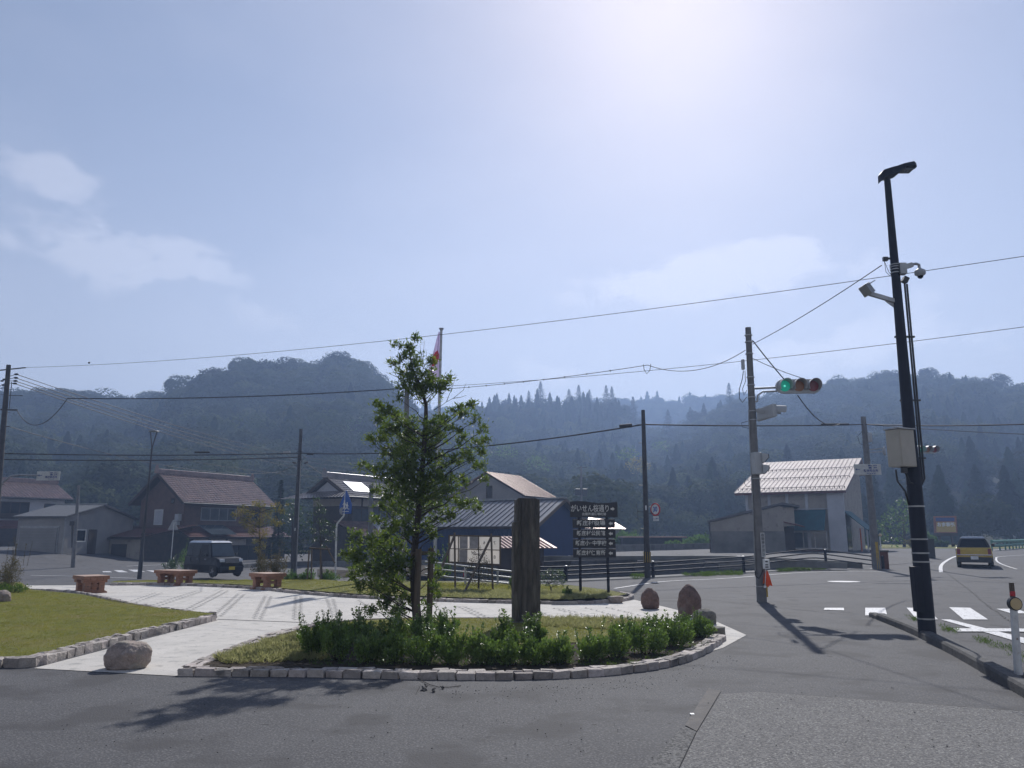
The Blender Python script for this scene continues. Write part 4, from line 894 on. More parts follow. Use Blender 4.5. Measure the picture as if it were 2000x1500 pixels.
# annex in front of the shop
YA = 63.0
def pw(px, z=None, py=None, Y=YA): p = at(px, py if py else 1045, Y); return Vector((p.x, Y, p.z if z is None else z))
x0, x1, xa, xe = pw(1389).x, pw(1532).x, pw(1525).x, pw(1556).x
root = empty('shed_annex', (pw(1460, .3)), 'lean-to shed of weathered boards and stained blockwork against the shop', 'shed')
zt = lambda px, py: pw(px, py=py).z
za, zl, zrr = zt(1525, 986), zt(1389, 1018), zt(1530, 988)
P = [Vector((x0, YA, zt(1389, 1031) if False else 1.95)), Vector((x1, YA, 1.95)), Vector((x1, YA, za-.15)), Vector((xa, YA, za-.1)), Vector((x0, YA, zl-.1))]
mb = MB(); mb.prism(P, (0, 1, 0), .15); up = mb.build('wall', 'wall_cream', root)
n = 34
for i in range(n):
    a = x0+(x1-x0)*i/n; b = x0+(x1-x0)*(i+1)/n-.02; t = min(1, (a-x0)/(xa-x0)); t2 = min(1, (b-x0)/(xa-x0))
    mb = MB(); mb.prism([Vector((a, YA-.03, 1.98)), Vector((b, YA-.03, 1.98)), Vector((b, YA-.03, zl-.14+(za-zl)*t2)), Vector((a, YA-.03, zl-.14+(za-zl)*t))], (0, 1, 0), .025); mb.build('board', 'wall_cream', root)
mb = MB(); mb.box(((x0+x1)/2+.0, YA+.05, .9), (x1-x0, .3, 2.1)); mb.build('block_wall', 'wall_stain', root)
mb = MB(); mb.beam(pw(1379, py=1018)+Vector((0, -.3, 0)), pw(1525, py=981)+Vector((0, -.3, 0)), .01, .18); 
aL = pw(1379, py=1017)+Vector((0, -.3, 0)); aT = pw(1525, py=981.5)+Vector((0, -.3, 0)); aR = pw(1559, py=987)+Vector((0, -.3, 0))
for a, b in ((aL, aT), (aT, aR)):
    mb = MB(); mb.prism([a, b, b-Vector((0, 0, .16)), a-Vector((0, 0, .16))], Vector((.30, 1, 0)).normalized(), 6.2); mb.build('roof', 'roof_slate', root)
mb = MB(); mb.prism([Vector((x0, YA+.2, .0)), Vector((x0+.14, YA+.2, 0)), Vector((x0+.14, YA+.2, 2.55)), Vector((x0, YA+.2, 2.55))], Vector((.30, 1, 0)).normalized(), 5.6); mb.build('wall', 'wall_cream', root)
mb = MB(); mb.box(((x1+xe)/2, YA+.3, 3.1), (xe-x1, .15, 1.5)); mb.build('wall', 'wall_cream', root)
slab('lean_to_roof', pw(1521, py=1016)+Vector((0, 0, 0)), pw(1572, py=1028)+Vector((0, 0, 0)), pw(1572, py=1028)+Vector((0, 3, .4)), pw(1521, py=1016)+Vector((0, 3, .4)), .1, 'tile_red', root)
mb = MB(); mb.tube([pw(1387, 2.6)+Vector((-.05, -.1, 0)), pw(1387, .3)+Vector((-.05, -.1, 0))], .05, 6); mb.build('downpipe', 'wood_dark', root)
mb = MB(); mb.box((pw(1546).x, YA+2.2, 1.2), (2.0, .2, 2.2)); mb.build('wall', 'wall_dark', root)

# small hut with striped pink roof in front of the blue building
YH = 45
def ph(px, py, Y=YH): return at(px, py, Y)
root = empty('hut', ph(1010, 1100), 'small dark wooden hut with a pink ribbed metal roof', 'hut')
seam_roof(ph(955, 1070), ph(1089, 1070), ph(1052, 1048, YH+1.6), ph(925, 1048, YH+1.6), 15, 'roof_metal_pink', root, .05)
mb = MB(); a = ph(972, 1070, YH+.4); b = ph(1062, 1070, YH+.4); mb.box(((a.x+b.x)/2, YH+1.5, a.z-.75), (b.x-a.x, 2.2, 1.45)); mb.build('wall', 'wood_dark', root)
for i in range(12):
    mb = MB(); w = (b.x-a.x)/12; mb.box((a.x+w*(i+.5), YH+.38, a.z-.75), (w-.02, .03, 1.40)); mb.build('plank', 'wood_dark', root)
# low buildings beyond the car park
root = empty('low_house', at(1170, 1060, 88), 'low house with a pale hipped roof, half hidden behind the direction board', 'house')
seam_roof(at(1140, 1031, 86), at(1223, 1033, 86), at(1195, 1016, 90), at(1150, 1011, 90), 8, 'roof_metal_pink', root, .04)
mb = MB(); a = at(1150, 1032, 87); b = at(1212, 1032, 87); mb.box(((a.x+b.x)/2, 89, (a.z-.1+0)/2+.1), (b.x-a.x, 3.6, a.z-.2)); mb.build('wall', 'wall_grey', root)
root = empty('low_shed', at(1300, 1060, 80), 'long low open shed with a flat rusty roof behind the car park', 'shed')
mb = MB(); a = at(1215, 1050.5, 80); b = at(1341, 1050.5, 80); mb.box(((a.x+b.x)/2, 81.5, a.z+.08), (b.x-a.x, 3.4, .16)); mb.build('roof', 'roof_copper', root)
mb = MB(); mb.box(((a.x+b.x)/2, 82.0, (a.z)/2), (b.x-a.x-.5, 2, a.z)); mb.build('wall', 'wall_dark', root)

# ------------------------------------------------------------------ poles, signals, signs
def vpole(root, base, ztop, r0, r1, material, name='pole', n=14):
    mb = MB(); mb.tube([base-Vector((0, 0, .2)), Vector((base.x, base.y, ztop))], [r0, r1], n); return mb.build(name, material, root)
def band(root, c, r, h, material, name='band'):
    mb = MB(); mb.tube([c-Vector((0, 0, h/2)), c+Vector((0, 0, h/2))], r, 14); return mb.build(name, material, root)
def ztop(px, py, Y): return at(px, py, Y).z
def tubeo(root, pts, r, material='cable_black', name='cable', n=6):
    mb = MB(); mb.tube(pts, r, n); return mb.build(name, material, root)
def sag(a, b, s, n=24):
    a = Vector(a); b = Vector(b); return [a.lerp(b, i/n)-Vector((0, 0, 4*s*(i/n)*(1-i/n))) for i in range(n+1)]
def wire(a, b, s, r, label, name='overhead_wire', spl=0, group='overhead wires'):
    P = sag(a, b, s); mb = MB(); mb.tube(P, r, 5)
    o = mb.build(name, 'cable_black'); return tag(o, label, 'wire', group)

# street light with camera, cabinet and floodlight
b = gp(1812, 1247); Y = b.y; root = empty('street_light', b, 'tall black street light pole by the kerb, with camera, sensor box and cream cabinet', 'street light')
zt_ = ztop(1733, 352, Y)
tp = Vector((at(1733, 352, Y).x, Y, zt_)); mb = MB(); P = [b, b.lerp(tp, .36), b.lerp(tp, .365), b.lerp(tp, .75), tp]
mb.tube([p-Vector((0, 0, .1 if i == 0 else 0)) for i, p in enumerate(P)], [.135, .118, .105, .075, .055], 18); pole = mb.build('pole', 'steel_navy', root)
ax = (tp-b)
def onp(py):       # point on the pole axis at image height py
    lo, hi = 0., 1.
    for _ in range(40):
        m_ = (lo+hi)/2; q = b+ax*m_; d = q-Vector((0, 0, EYE)); yy = 750-FPX*((-d.y*sP+d.z*cP)/(d.y*cP+d.z*sP))
        if yy > py: lo = m_
        else: hi = m_
    return b+ax*lo
for py in (989, 1053, 1080, 1097, 1208): tubeo(root, [onp(py)-Vector((0, 0, .012)), onp(py)+Vector((0, 0, .012))], .135, 'galvanised', 'strap', 16)
c = onp(1150)+Vector((-.13, -.05, 0)); mb = MB(); mb.box(c, (.12, .16, .72)); mb.build('cover_box', 'steel_navy', root, bevel=.01)
# lamp head
hd = tp+Vector((0, 0, 0)); mb = MB()
prof = [(-.14, .06, .07), (-.08, .13, .10), (.05, .16, .13), (.17, .19, .12), (.30, .26, .13), (.48, .30, .10), (.54, .28, .05)]
V = []; Fc = []
for (t, zc, w) in prof:
    for (sx, sz) in ((-1, -.45), (1, -.45), (.8, .5), (-.8, .5)): V.append(hd+Vector((t*.95, sx*w+t*-.1, zc+sz*.13*(1.2 if t < .3 else .7)-.03)))
for i in range(len(prof)-1):
    for k in range(4): Fc.append((i*4+k, i*4+(k+1) % 4, (i+1)*4+(k+1) % 4, (i+1)*4+k))
Fc += [(3, 2, 1, 0), tuple(len(V)-4+k for k in range(4))]
mb.add(V, Fc); mb.build('lamp_head', 'steel_navy', root, bevel=.01)
mb = MB(); mb.box(hd+Vector((.33, -.03, .17)), (.22, .18, .02)); mb.build('lamp_lens', 'glass_window', root)
# dome camera
p0 = onp(527)+Vector((.05, -.04, 0)); mb = MB(); mb.box(p0+Vector((.05, 0, 0)), (.12, .12, .2)); mb.beam(p0+Vector((.08, 0, .03)), p0+Vector((.24, 0, .08)), .07, .08)
mb.tube([p0+Vector((.2, 0, .08)), p0+Vector((.31, 0, .10)), p0+Vector((.36, 0, .08)), p0+Vector((.365, 0, 0))], .025, 8); mb.build('camera_bracket', 'galvanised', root)
mb = MB(); mb.tube([p0+Vector((.365, 0, z)) for z in (.01, -.03, -.05, -.10, -.13)], [.03, .09, .095, .09, .05], 16); cm_ = mb.build('dome_camera', 'signal_grey', root)
mb = MB(); mb.ball(p0+Vector((.365, 0, -.13)), .05); mb.build('camera_dome', 'glass_dark', cm_)
for dz in (-.06, .0, .05, .09): tubeo(root, [onp(527)+Vector((0, 0, dz-.008)), onp(527)+Vector((0, 0, dz+.008))], .088, 'galvanised', 'strap', 14)
# sensor box on arm
q = onp(590); e = at(1697, 573, Y); mb = MB(); mb.beam(q, e, .06, .07); mb.prism([q+Vector((0, 0, .03)), q+Vector((-.22, 0, .02)), q+Vector((0, 0, -.16))], (0, 1, 0), .02); mb.build('arm', 'galvanised', root)
mb = MB(); rot = Matrix.Rotation(R(-32), 3, 'Y')@Matrix.Rotation(R(35), 3, 'Z'); mb.box(at(1693, 566, Y), (.16, .16, .20), rot); bx = mb.build('sensor_box', 'galvanised', root, bevel=.005)
mb = MB(); mb.box(at(1696, 557, Y)+Vector((.0, -.0, .012)), (.22, .20, .015), rot); mb.build('sensor_hood', 'signal_grey', bx)
# conduits
for k_, (dx, dy) in enumerate(((.13, -.03), (.155, .02), (.18, -.01))):
    P = [onp(y_)+Vector((dx, dy, 0)) for y_ in (555, 700, 800, 900, 935)]+[onp(948)+Vector((dx*.5, -.06, 0)), onp(944)+Vector((-.12, -.1, 0)), onp(915)+Vector((-.22, -.12, 0))]
    tubeo(root, P, .017, 'steel_dark', 'conduit', 8)
for y_ in (658, 782, 895): mb = MB(); mb.box(onp(y_)+Vector((.06, 0, 0)), (.34, .05, .03)); mb.build('clamp', 'steel_dark', root)
mb = MB(); mb.box(onp(550)+Vector((.16, 0, .03)), (.09, .1, .1), Matrix.Rotation(.5, 3, 'Y')); mb.build('junction_hood', 'steel_dark', root)
tubeo(root, [onp(918)+Vector((-.34, -.1, 0)), onp(940)+Vector((-.33, -.1, 0)), onp(960)+Vector((-.2, -.08, 0)), onp(985)+Vector((-.12, 0, 0))], .016, 'steel_dark', 'conduit', 8)
# cabinet
c = at(1762, 876, Y-.16); rz = Matrix.Rotation(R(24), 3, 'Z'); mb = MB(); mb.box(c+Vector((-.02, 0, 0)), (.36, .26, .62), rz); cab = mb.build('cabinet', 'cabinet_cream', root, bevel=.006)
mb = MB(); mb.box(c+Vector((-.02, 0, .325)), (.40, .31, .02), rz); mb.build('cabinet_lid', 'galvanised', cab)
mb = MB(); mb.box(c+Vector((-.02, 0, 0))+rz@Vector((0, -.133, 0)), (.32, .012, .57), rz); mb.build('cabinet_door', 'cabinet_cream', cab, bevel=.003)
mb = MB(); mb.box(c+Vector((0, 0, -.36)), (.09, .06, .1)); mb.build('cable_gland', 'steel_dark', root)
# cable anchor
q = onp(505); mb = MB(); mb.box(q+Vector((-.1, 0, 0)), (.16, .03, .03)); mb.box(q+Vector((-.16, 0, -.01)), (.08, .06, .07)); mb.build('cable_anchor', 'steel_dark', root)
for k_ in range(2): tubeo(root, [q+Vector((-.18, 0, -.05)), q+Vector((-.17+.05*k_, 0, -.25)), q+Vector((-.1+.03*k_, 0, -.33)), q+Vector((-.02, 0, -.34))], .005, 'cable_black', 'cable', 5)

# signal pole
b = gp(1488, 1176); Y = b.y; root = empty('signal_pole', b, 'grey concrete traffic signal pole at the paving corner, green light showing', 'traffic signal')
tp = Vector((at(1461, 640, Y).x, Y, ztop(1461, 640, Y))); ax = tp-b
mb = MB(); mb.tube([b-Vector((0, 0, .1)), tp], [.125, .075], 16); mb.build('pole', 'concrete_pole', root)
def o2(py, px=None): return onp(py)
for y_ in (655, 668, 691, 737, 752, 776, 803, 820, 935, 1145): p = onp(y_); tubeo(root, [p-Vector((0, 0, .012)), p+Vector((0, 0, .012))], .105 if y_ < 900 else .13, 'galvanised', 'strap', 14)
def signal(px, py, root, Y, facing_yaw=0, k=1.0, green=True):
    c = at(px, py, Y-.1); m4 = frame(c, facing_yaw); W = 1.18*k
    mb = MB(m4); n = 24; P = []
    for i in range(n):
        t = 2*math.pi*i/n; x = math.cos(t); z = math.sin(t); P.append(Vector((x*.20*k+(W/2-.20*k)*(1 if x > 0 else -1), 0, z*.19*k)))
    mb.prism(P, (0, 1, 0), .10*k); hs = mb.build('signal_head', 'signal_grey', root, bevel=.008)
    for i, mt in ((-1, 'lens_green' if green else 'glass_dark'), (0, 'lens_amber'), (1, 'lens_red')):
        x = i*.375*k
        mb = MB(m4); mb.cyl((x, -.012, 0), (x, .0, 0), .145*k, 24); mb.build('lens', mt, hs)
        if i == -1 and green: mb = MB(m4); mb.cyl((x, -.018, 0), (x, -.01, 0), .03*k, 16); mb.build('lens_glow', 'lens_green_core', hs)
        mb = MB(m4); V = []; Fc = []; nn = 22
        for j in range(nn+1):
            t = R(-35)+(R(250))*j/nn
            for (rr, yy) in ((.172, 0), (.172, -.20-.06*math.sin(t)), (.160, -.20-.06*math.sin(t)), (.160, 0)): V.append(Vector((x+math.cos(t)*rr*k, yy*k, math.sin(t)*rr*k)))
        for j in range(nn):
            for q_ in range(3): Fc.append((j*4+q_, (j+1)*4+q_, (j+1)*4+q_+1, j*4+q_+1))
        mb.add(V, Fc); mb.build('visor', 'signal_grey', hs)
    return c
sc_ = signal(1560, 754, root, Y)
for y_, yy in ((759, 759), (767, 765)): pass
p = onp(759); mb = MB(); mb.tube([p, at(1516, 757, Y)], .03, 8); mb.tube([onp(785)+Vector((.08, 0, 0)), onp(785)+Vector((.15, 0, .02)), at(1480, 772, Y), at(1490, 765, Y), at(1518, 764, Y)], .025, 8); mb.build('signal_arm', 'galvanised', root)
# side signal seen edge-on
c = at(1497, 806, Y-.05); m4 = frame(c, R(100)); mb = MB(m4)
mb.box((0, 0, 0), (.9, .12, .34)); sh = mb.build('side_signal_head', 'signal_grey', root, bevel=.04)
for i in (-1, 0, 1):
    mb = MB(frame(c, R(100))); V = []; Fc = []; nn = 16
    for j in range(nn+1):
        t = R(-20)+R(220)*j/nn
        for (rr, yy) in ((.15, 0), (.15, -.26-.05*math.sin(t)), (.14, -.26-.05*math.sin(t)), (.14, 0)): V.append(Vector((i*.3+math.cos(t)*rr, yy-.06, math.sin(t)*rr)))
    for j in range(nn):
        for q_ in range(3): Fc.append((j*4+q_, (j+1)*4+q_, (j+1)*4+q_+1, j*4+q_+1))
    mb.add(V, Fc); mb.build('visor', 'signal_grey', sh)
mb = MB(); mb.beam(onp(800), c, .06, .08); mb.build('signal_bracket', 'signal_grey', root)
# pedestrian signal, edge-on
c = at(1478, 905, Y-.16); mb = MB(); mb.box(c, (.22, .2, .56), Matrix.Rotation(R(12), 3, 'Z')); ps = mb.build('pedestrian_signal', 'signal_grey', root, bevel=.02)
for dz in (.14, -.15):
    mb = MB(); q = c+Vector((.11, -.02, dz)); mb.prism([q+Vector((0, -.12, .11)), q+Vector((.15, -.12, .09)), q+Vector((.16, -.12, .0)), q+Vector((.05, -.12, -.11)), q+Vector((0, -.12, -.11))], (0, 1, 0), .22); vz = mb.build('visor', 'signal_grey', ps)
    mb = MB(); mb.prism([q+Vector((.15, -.125, .09)), q+Vector((.165, -.125, .09)), q+Vector((.175, -.125, .0)), q+Vector((.06, -.125, -.12)), q+Vector((.045, -.125, -.11)), q+Vector((.155, -.125, .0))], (0, 1, 0), .23); mb.build('visor_lip', 'black_plastic', ps)
mb = MB(); mb.box(at(1451, 712, Y), (.08, .1, .28)); mb.build('antenna_box', 'signal_grey', root, bevel=.02)
tubeo(root, [at(1452, 724, Y), at(1450, 740, Y), at(1444, 760, Y), at(1444, 778, Y), at(1450, 786, Y), at(1458, 776, Y)], .010, name='cable')
tubeo(root, [at(1455, 724, Y), at(1456, 745, Y), at(1450, 760, Y), at(1453, 772, Y), at(1459, 762, Y)], .008, name='cable')
tubeo(root, [onp(800)+Vector((-.1, -.03, 0)), onp(1000)+Vector((-.12, -.03, 0)), onp(1120)+Vector((-.135, -.03, 0))], .016, 'steel_grey', 'conduit')
tubeo(root, [onp(822)+Vector((-.1, 0, 0)), at(1448, 826, Y), at(1450, 834, Y), onp(838)], .008)
tubeo(root, [at(1456, 935, Y), at(1454, 944, Y), at(1458, 950, Y), onp(952)], .007)
tubeo(root, [onp(1115)+Vector((-.14, -.05, 0)), at(1475, 1124, Y-.1), at(1482, 1130, Y-.14), at(1486, 1124, Y-.14), onp(1112)+Vector((.03, -.14, 0))], .012)
c = onp(1064)+Vector((.06, -.135, 0)); mb = MB(); mb.box(c, (.10, .01, .60)); pl_ = mb.build('name_plate', 'sign_white', root)
mb = MB(); mb.box(c-Vector((0, .006, .0)), (.082, .004, .57)); mb.build('plate_field', 'signal_grey', pl_)
for i, ch in enumerate('夜間押ボタン'): text(ch, .085, 'text_black', facing(c+Vector((0, -.0095, .235-i*.094))), pl_)
c = onp(1101)+Vector((.11, -.14, 0)); mb = MB(); mb.box(c, (.16, .09, .24)); pb2 = mb.build('push_button_box', 'sign_white', root, bevel=.01)
for dz, w in ((.06, .06), (-.02, .07), (-.075, .08)): mb = MB(); mb.box(c+Vector((.0, -.047, dz)), (w, .008, .028)); mb.build('button_label', 'text_black', pb2)
mb = MB(); mb.box(onp(1160)+Vector((.12, -.03, .1)), (.05, .06, .34)); mb.build('yellow_guard', 'yellow_band', root)
# orange flag folded on a stick at the signal pole
p0 = at(1490, 1113, Y-.2); root = empty('crossing_flag', gp(1497, 1172), 'orange crossing flag hanging beside the signal pole base', 'flag')
P = [at(x, y, Y-.2+dy) for x, y, dy in ((1496, 1113, 0), (1499, 1114, .02), (1504, 1128, .03), (1509, 1145, -.02), (1504, 1143, .02), (1500, 1147, 0), (1494, 1139, .03), (1490, 1140, -.02), (1492, 1125, .02))]
mb = MB(); mb.prism(P, (0, 1, 0), .012); mb.build('cloth', 'cloth_orange', root)
mb = MB(); mb.cyl(at(1496, 1112, Y-.19), at(1494, 1146, Y-.19), .008); mb.box(at(1494, 1146, Y-.19), (.05, .05, .05)); mb.build('stick', 'sign_white', root)

# second pole at the junction with the police sign and far signal
b = gp(1713, 1112); Y = b.y; tp = Vector((at(1686, 814, Y).x, Y, ztop(1686, 814, Y))); ax = tp-b
root = empty('signal_pole', b, 'far concrete signal pole carrying the police box sign, beside the shop', 'traffic signal')
mb = MB(); mb.tube([b-Vector((0, 0, .1)), tp], [.2, .12], 16); mb.build('pole', 'concrete_pole', root)
c = onp(1085); mb = MB(); mb.box(c+Vector((0, -.17, 0)), (.12, .04, 1.3)); mb.build('yellow_guard', 'yellow_band', root)
p = onp(881); mb = MB(); mb.beam(p+Vector((0, 0, .05)), at(1724, 877, Y)+Vector((0, 0, .03)), .05, .05); mb.beam(p-Vector((0, 0, .07)), at(1724, 881, Y)-Vector((0, 0, .03)), .05, .05); mb.build('arm', 'steel_grey', root)
mb = MB(); mb.ball(at(1727, 881, Y), .16, sq=(.35, 1, 1.35)); mb.build('signal_head', 'signal_grey', root)
mb = MB(); mb.box(onp(855)+Vector((.16, -.1, 0)), (.2, .2, .45)); mb.build('control_box', 'signal_grey', root, bevel=.02)
for sx in (-1, 1): tubeo(root, [onp(842)+Vector((.1*sx, 0, 0)), at(1690+sx*13-2, 852, Y), at(1692+sx*13, 866, Y), onp(872)], .014)
p = at(1694.5, 917, Y-.25); mb = MB(); mb.box(p, (1.32, .04, .52)); sg = mb.build('sign_panel', 'sign_grey', root, bevel=.01)
text('警 察', .20, 'text_blue', facing(p+Vector((.25, -.026, .12))), sg, bold=.006); text('新庄駐在所', .145, 'text_blue', facing(p+Vector((.15, -.026, -.07))), sg, bold=.003)
text('POLICE', .085, 'text_blue', facing(p+Vector((.15, -.026, -.2))), sg, sx=1.6, bold=.002)
def arrow_l(c, s, root, material='text_blue'):
    mb = MB(); mb.prism([c+Vector((-s, 0, 0)), c+Vector((-.2*s, 0, .55*s)), c+Vector((-.35*s, 0, .12*s)), c+Vector((s, 0, .12*s)), c+Vector((s, 0, -.12*s)), c+Vector((-.35*s, 0, -.12*s)), c+Vector((-.2*s, 0, -.55*s))], (0, 1, 0), .006); mb.build('arrow', material, root)
arrow_l(p+Vector((-.50, -.03, -.0)), .11, sg)
# far signal head behind the street light
b2 = gp(1763, 1085); root = empty('traffic_signal', Vector((b2.x+.4, Y, gz(b2.x, Y))), 'small far traffic signal head seen beyond the street light, two dark lenses', 'traffic signal')
signal(1811, 878, root, Y, R(8), k=1.0, green=True)
mb = MB(); mb.cyl(Vector((at(1790, 878, Y+.15).x, Y+.2, gz(20, Y))), Vector((at(1790, 878, Y+.2).x, Y+.2, at(1790, 870, Y).z)), .07, 12); mb.build('pole', 'steel_navy', root)
mb = MB(); mb.beam(Vector((at(1790, 878, Y+.2).x, Y+.2, at(1790, 878, Y).z)), at(1805, 878, Y+.05), .05, .06); mb.build('arm', 'steel_dark', root)

# utility poles
def utility(px0, py0, px1, py1, r0, r1, label, Y=None, material='concrete_pole', steps=True, group='utility poles'):
    global b, ax
    b = gp(px0, py0) if Y is None else None
    if Y is not None: q = at(px0, py0, Y); b = Vector((q.x, Y, gz(q.x, Y)))
    Y = b.y; tp = Vector((at(px1, py1, Y).x, Y, at(px1, py1, Y).z)); 
    ax = tp-b; root = empty('utility_pole', b, label, 'utility pole', group)
    mb = MB(); mb.tube([b-Vector((0, 0, .2)), tp], [r0, r1], 14); mb.build('pole', material, root)
    if steps:
        k = 0; z = 1.9
        while z < ax.z-1:
            p = b+ax*(z/ax.z); s = 1 if k % 2 else -1; mb = MB(); mb.cyl(p, p+Vector((s*(r0+.1), 0, 0)), .009, 6); mb.build('step_bolt', 'steel_dark', root); k += 1; z += .85
    return root, Y
# centre pole with speed sign
root, Y = utility(1265, 1129, 1256, 801, .125, .075, 'slim dark utility pole by the creek railing, carrying the 30 speed sign', material='pole_dark')
UC = onp(829); p = onp(1088); mb = MB(); mb.tube([p-Vector((0, 0, .22)), p+Vector((0, 0, .22))], .138, 14); yb = mb.build('guard_band', 'black_plastic', root)
for k_ in range(5): a_ = R(200+k_*35); mb = MB(); mb.beam(p+Vector((math.cos(a_)*.14, math.sin(a_)*.14, -.2)), p+Vector((math.cos(a_)*.14, math.sin(a_)*.14, .2)), .02, .01); mb.build('reflective_strip', 'yellow_band', yb)
mb = MB(); mb.box(onp(992)+Vector((-.01, -.11, 0)), (.05, .01, .18)); mb.build('number_plate', 'sign_white', root)
mb = MB(); q = onp(1000); mb.beam(q+Vector((-.1, 0, 0)), at(1245, 999, Y), .02, .03); mb.beam(at(1245, 999, Y), at(1243, 984, Y), .02, .02); mb.beam(at(1245, 999, Y), at(1246, 1014, Y), .02, .02); mb.build('bracket', 'steel_dark', root)
mb = MB(); mb.beam(onp(1003), at(1277, 1002, Y), .03, .03); mb.build('bracket', 'steel_dark', root)
c = at(1280, 995, Y-.08); mb = MB(frame(c, R(-52))); mb.cyl((0, .01, 0), (0, -.01, 0), .255, 28); sgn_ = mb.build('speed_sign', 'sign_red', root)
mb = MB(frame(c, R(-52))); mb.cyl((0, -.008, 0), (0, -.014, 0), .195, 28); mb.build('sign_face', 'sign_white', sgn_)
text('30', .27, 'sign_blue', facing(c, R(-52)) @ Matrix.Translation((0, 0, .018)), sgn_, bold=.008, sx=.85)
c = at(1281, 1013, Y-.08); mb = MB(frame(c, R(-52))); mb.box((0, 0, 0), (.28, .02, .18)); s2 = mb.build('sign_plate', 'sign_white', root, bevel=.006); text('ここから', .075, 'text_blue', facing(c, R(-52)) @ Matrix.Translation((0, 0, .013)), s2, bold=.002)
mb = MB(); q = at(1222, 832, Y); mb.box(q, (.52, .12, .15), Matrix.Rotation(-.08, 3, 'Y')); mb.build('splice_box', 'cable_black', root, bevel=.03)
tubeo(root, [at(1236, 832, Y), at(1246, 829, Y), UC], .01)

# pole behind the benches
root, Y = utility(573, 1128, 588, 838, .17, .085, 'dark utility pole between the benches and the road, wires crossing at its top', material='pole_dark')
U5 = onp(885); U5b = onp(893)
mb = MB(); mb.box(at(606, 887, Y), (.36, .12, .10)); mb.build('splice_box', 'cable_black', root, bevel=.02)
mb = MB(); mb.box(at(560, 883, Y), (.40, .10, .10)); mb.build('splice_box', 'steel_grey', root, bevel=.02)
for px_ in (575, 598): mb = MB(); mb.box(at(px_, 904, Y), (.22, .09, .09), Matrix.Rotation(.25 if px_ < 580 else -.5, 3, 'Y')); mb.build('drop_box', 'cable_black', root, bevel=.02)
for y_ in (883, 893, 898, 903, 930, 1010): p = onp(y_); tubeo(root, [p-Vector((0, 0, .02)), p+Vector((0, 0, .02))], .14, 'steel_dark', 'strap', 12)
mb = MB(); mb.box(onp(1034)+Vector((0, -.17, 0)), (.04, .01, .15)); mb.build('number_plate', 'sign_white', root)
tubeo(root, [onp(900)+Vector((.1, -.1, 0)), onp(1000)+Vector((.14, -.12, 0)), onp(1125)+Vector((.17, -.14, 0))], .02, 'steel_grey', 'conduit')
for i_ in range(5): mb = MB(); p = onp(885+i_*6); tubeo(root, [p, p+Vector((.25*math.cos(i_*2), 0, -.25)), p+Vector((.12*math.cos(i_*2), 0, -.5))], .008)
# pole at the picture's left border
root, Y = utility(-14, 1100, 17, 713, .17, .10, 'weathered utility pole with insulators at the street bend, near the white-walled house', Y=36, material='pole_dark')
UL = onp(718)
mb = MB(); mb.beam(at(-8, 724, Y), at(50, 718, Y), .05, .05); mb.build('crossarm', 'steel_dark', root); 
INS = []
for i_, (x_, y_) in enumerate(((32, 731), (31, 738), (30, 744), (29, 749))):
    q = at(x_, y_, Y); mb = MB(); mb.tube([onp(736+i_*4), q], .015, 5); mb.ball(q, .07, sq=(1.6, .7, .7)); mb.build('insulator', 'cable_black', root); INS.append(q)
for i_, (x_, y_) in enumerate(((4, 744), (6, 752), (8, 741))): q = at(x_, y_, Y); mb = MB(); mb.tube([onp(738+i_*5), q], .015, 5); mb.ball(q, .06, sq=(1.5, .7, .7)); mb.build('insulator', 'cable_black', root)
mb = MB(); mb.beam(onp(800)+Vector((-.2, 0, 0)), at(34, 801, Y), .06, .07); mb.build('crossarm', 'steel_dark', root)
mb = MB(); mb.beam(onp(772), at(44, 773, Y), .03, .03); mb.beam(at(23, 746, Y), at(18, 798, Y), .025, .025); mb.beam(onp(833), at(19, 833, Y), .05, .05); mb.build('bracket', 'steel_dark', root)
mb = MB(); mb.beam(at(-20, 880, Y), at(10, 858, Y), .04, .06); mb.build('guard_tube', 'stake_wood', root)
UL2 = at(33, 801, Y); UL3 = at(20, 834, Y); ULa = at(-60, 884, Y); ULb = at(-60, 896, Y)
# concrete pole behind the tree
root, Y = utility(787, 1132, 795, 756, .13, .095, 'pale concrete pole standing behind the staked tree', steps=False)
UT = onp(758); UTa = onp(872); 
# grey pole in front of the tiled house
utility(723, 1088, 725, 947, .17, .14, 'short plain grey pole in front of the tiled house porch', Y=52, steps=False)
# small distant pole with transformer
root, Y = utility(1136, 1070, 1135, 911, .16, .12, 'distant utility pole with a transformer, above the direction board', Y=95, steps=False)
mb = MB(); mb.beam(at(1127, 914, Y), at(1146, 913, Y), .08, .08); mb.beam(at(1128, 933, Y), at(1143, 934, Y), .08, .08); mb.build('crossarm', 'steel_dark', root)
mb = MB(); mb.box(at(1129, 961, Y), (.8, .5, .8)); mb.build('transformer', 'steel_dark', root, bevel=.1); mb = MB(); mb.box(at(1142, 962, Y), (.6, .5, .9)); mb.build('transformer', 'steel_dark', root, bevel=.1)
UD = onp(914)
root, Y = utility(146, 1074, 154, 948, .14, .09, 'thin pole at the bend beside the grey garage', Y=54, steps=False)
UG = onp(975)
mb = MB(); mb.beam(onp(1055)+Vector((-.12, 0, -.5)), onp(1055)+Vector((-.3, 0, 1.3)), .09, .09); mb.box(at(141, 1022, Y), (.3, .1, .3)); mb.build('traffic_mirror_back', 'steel_dark', root)

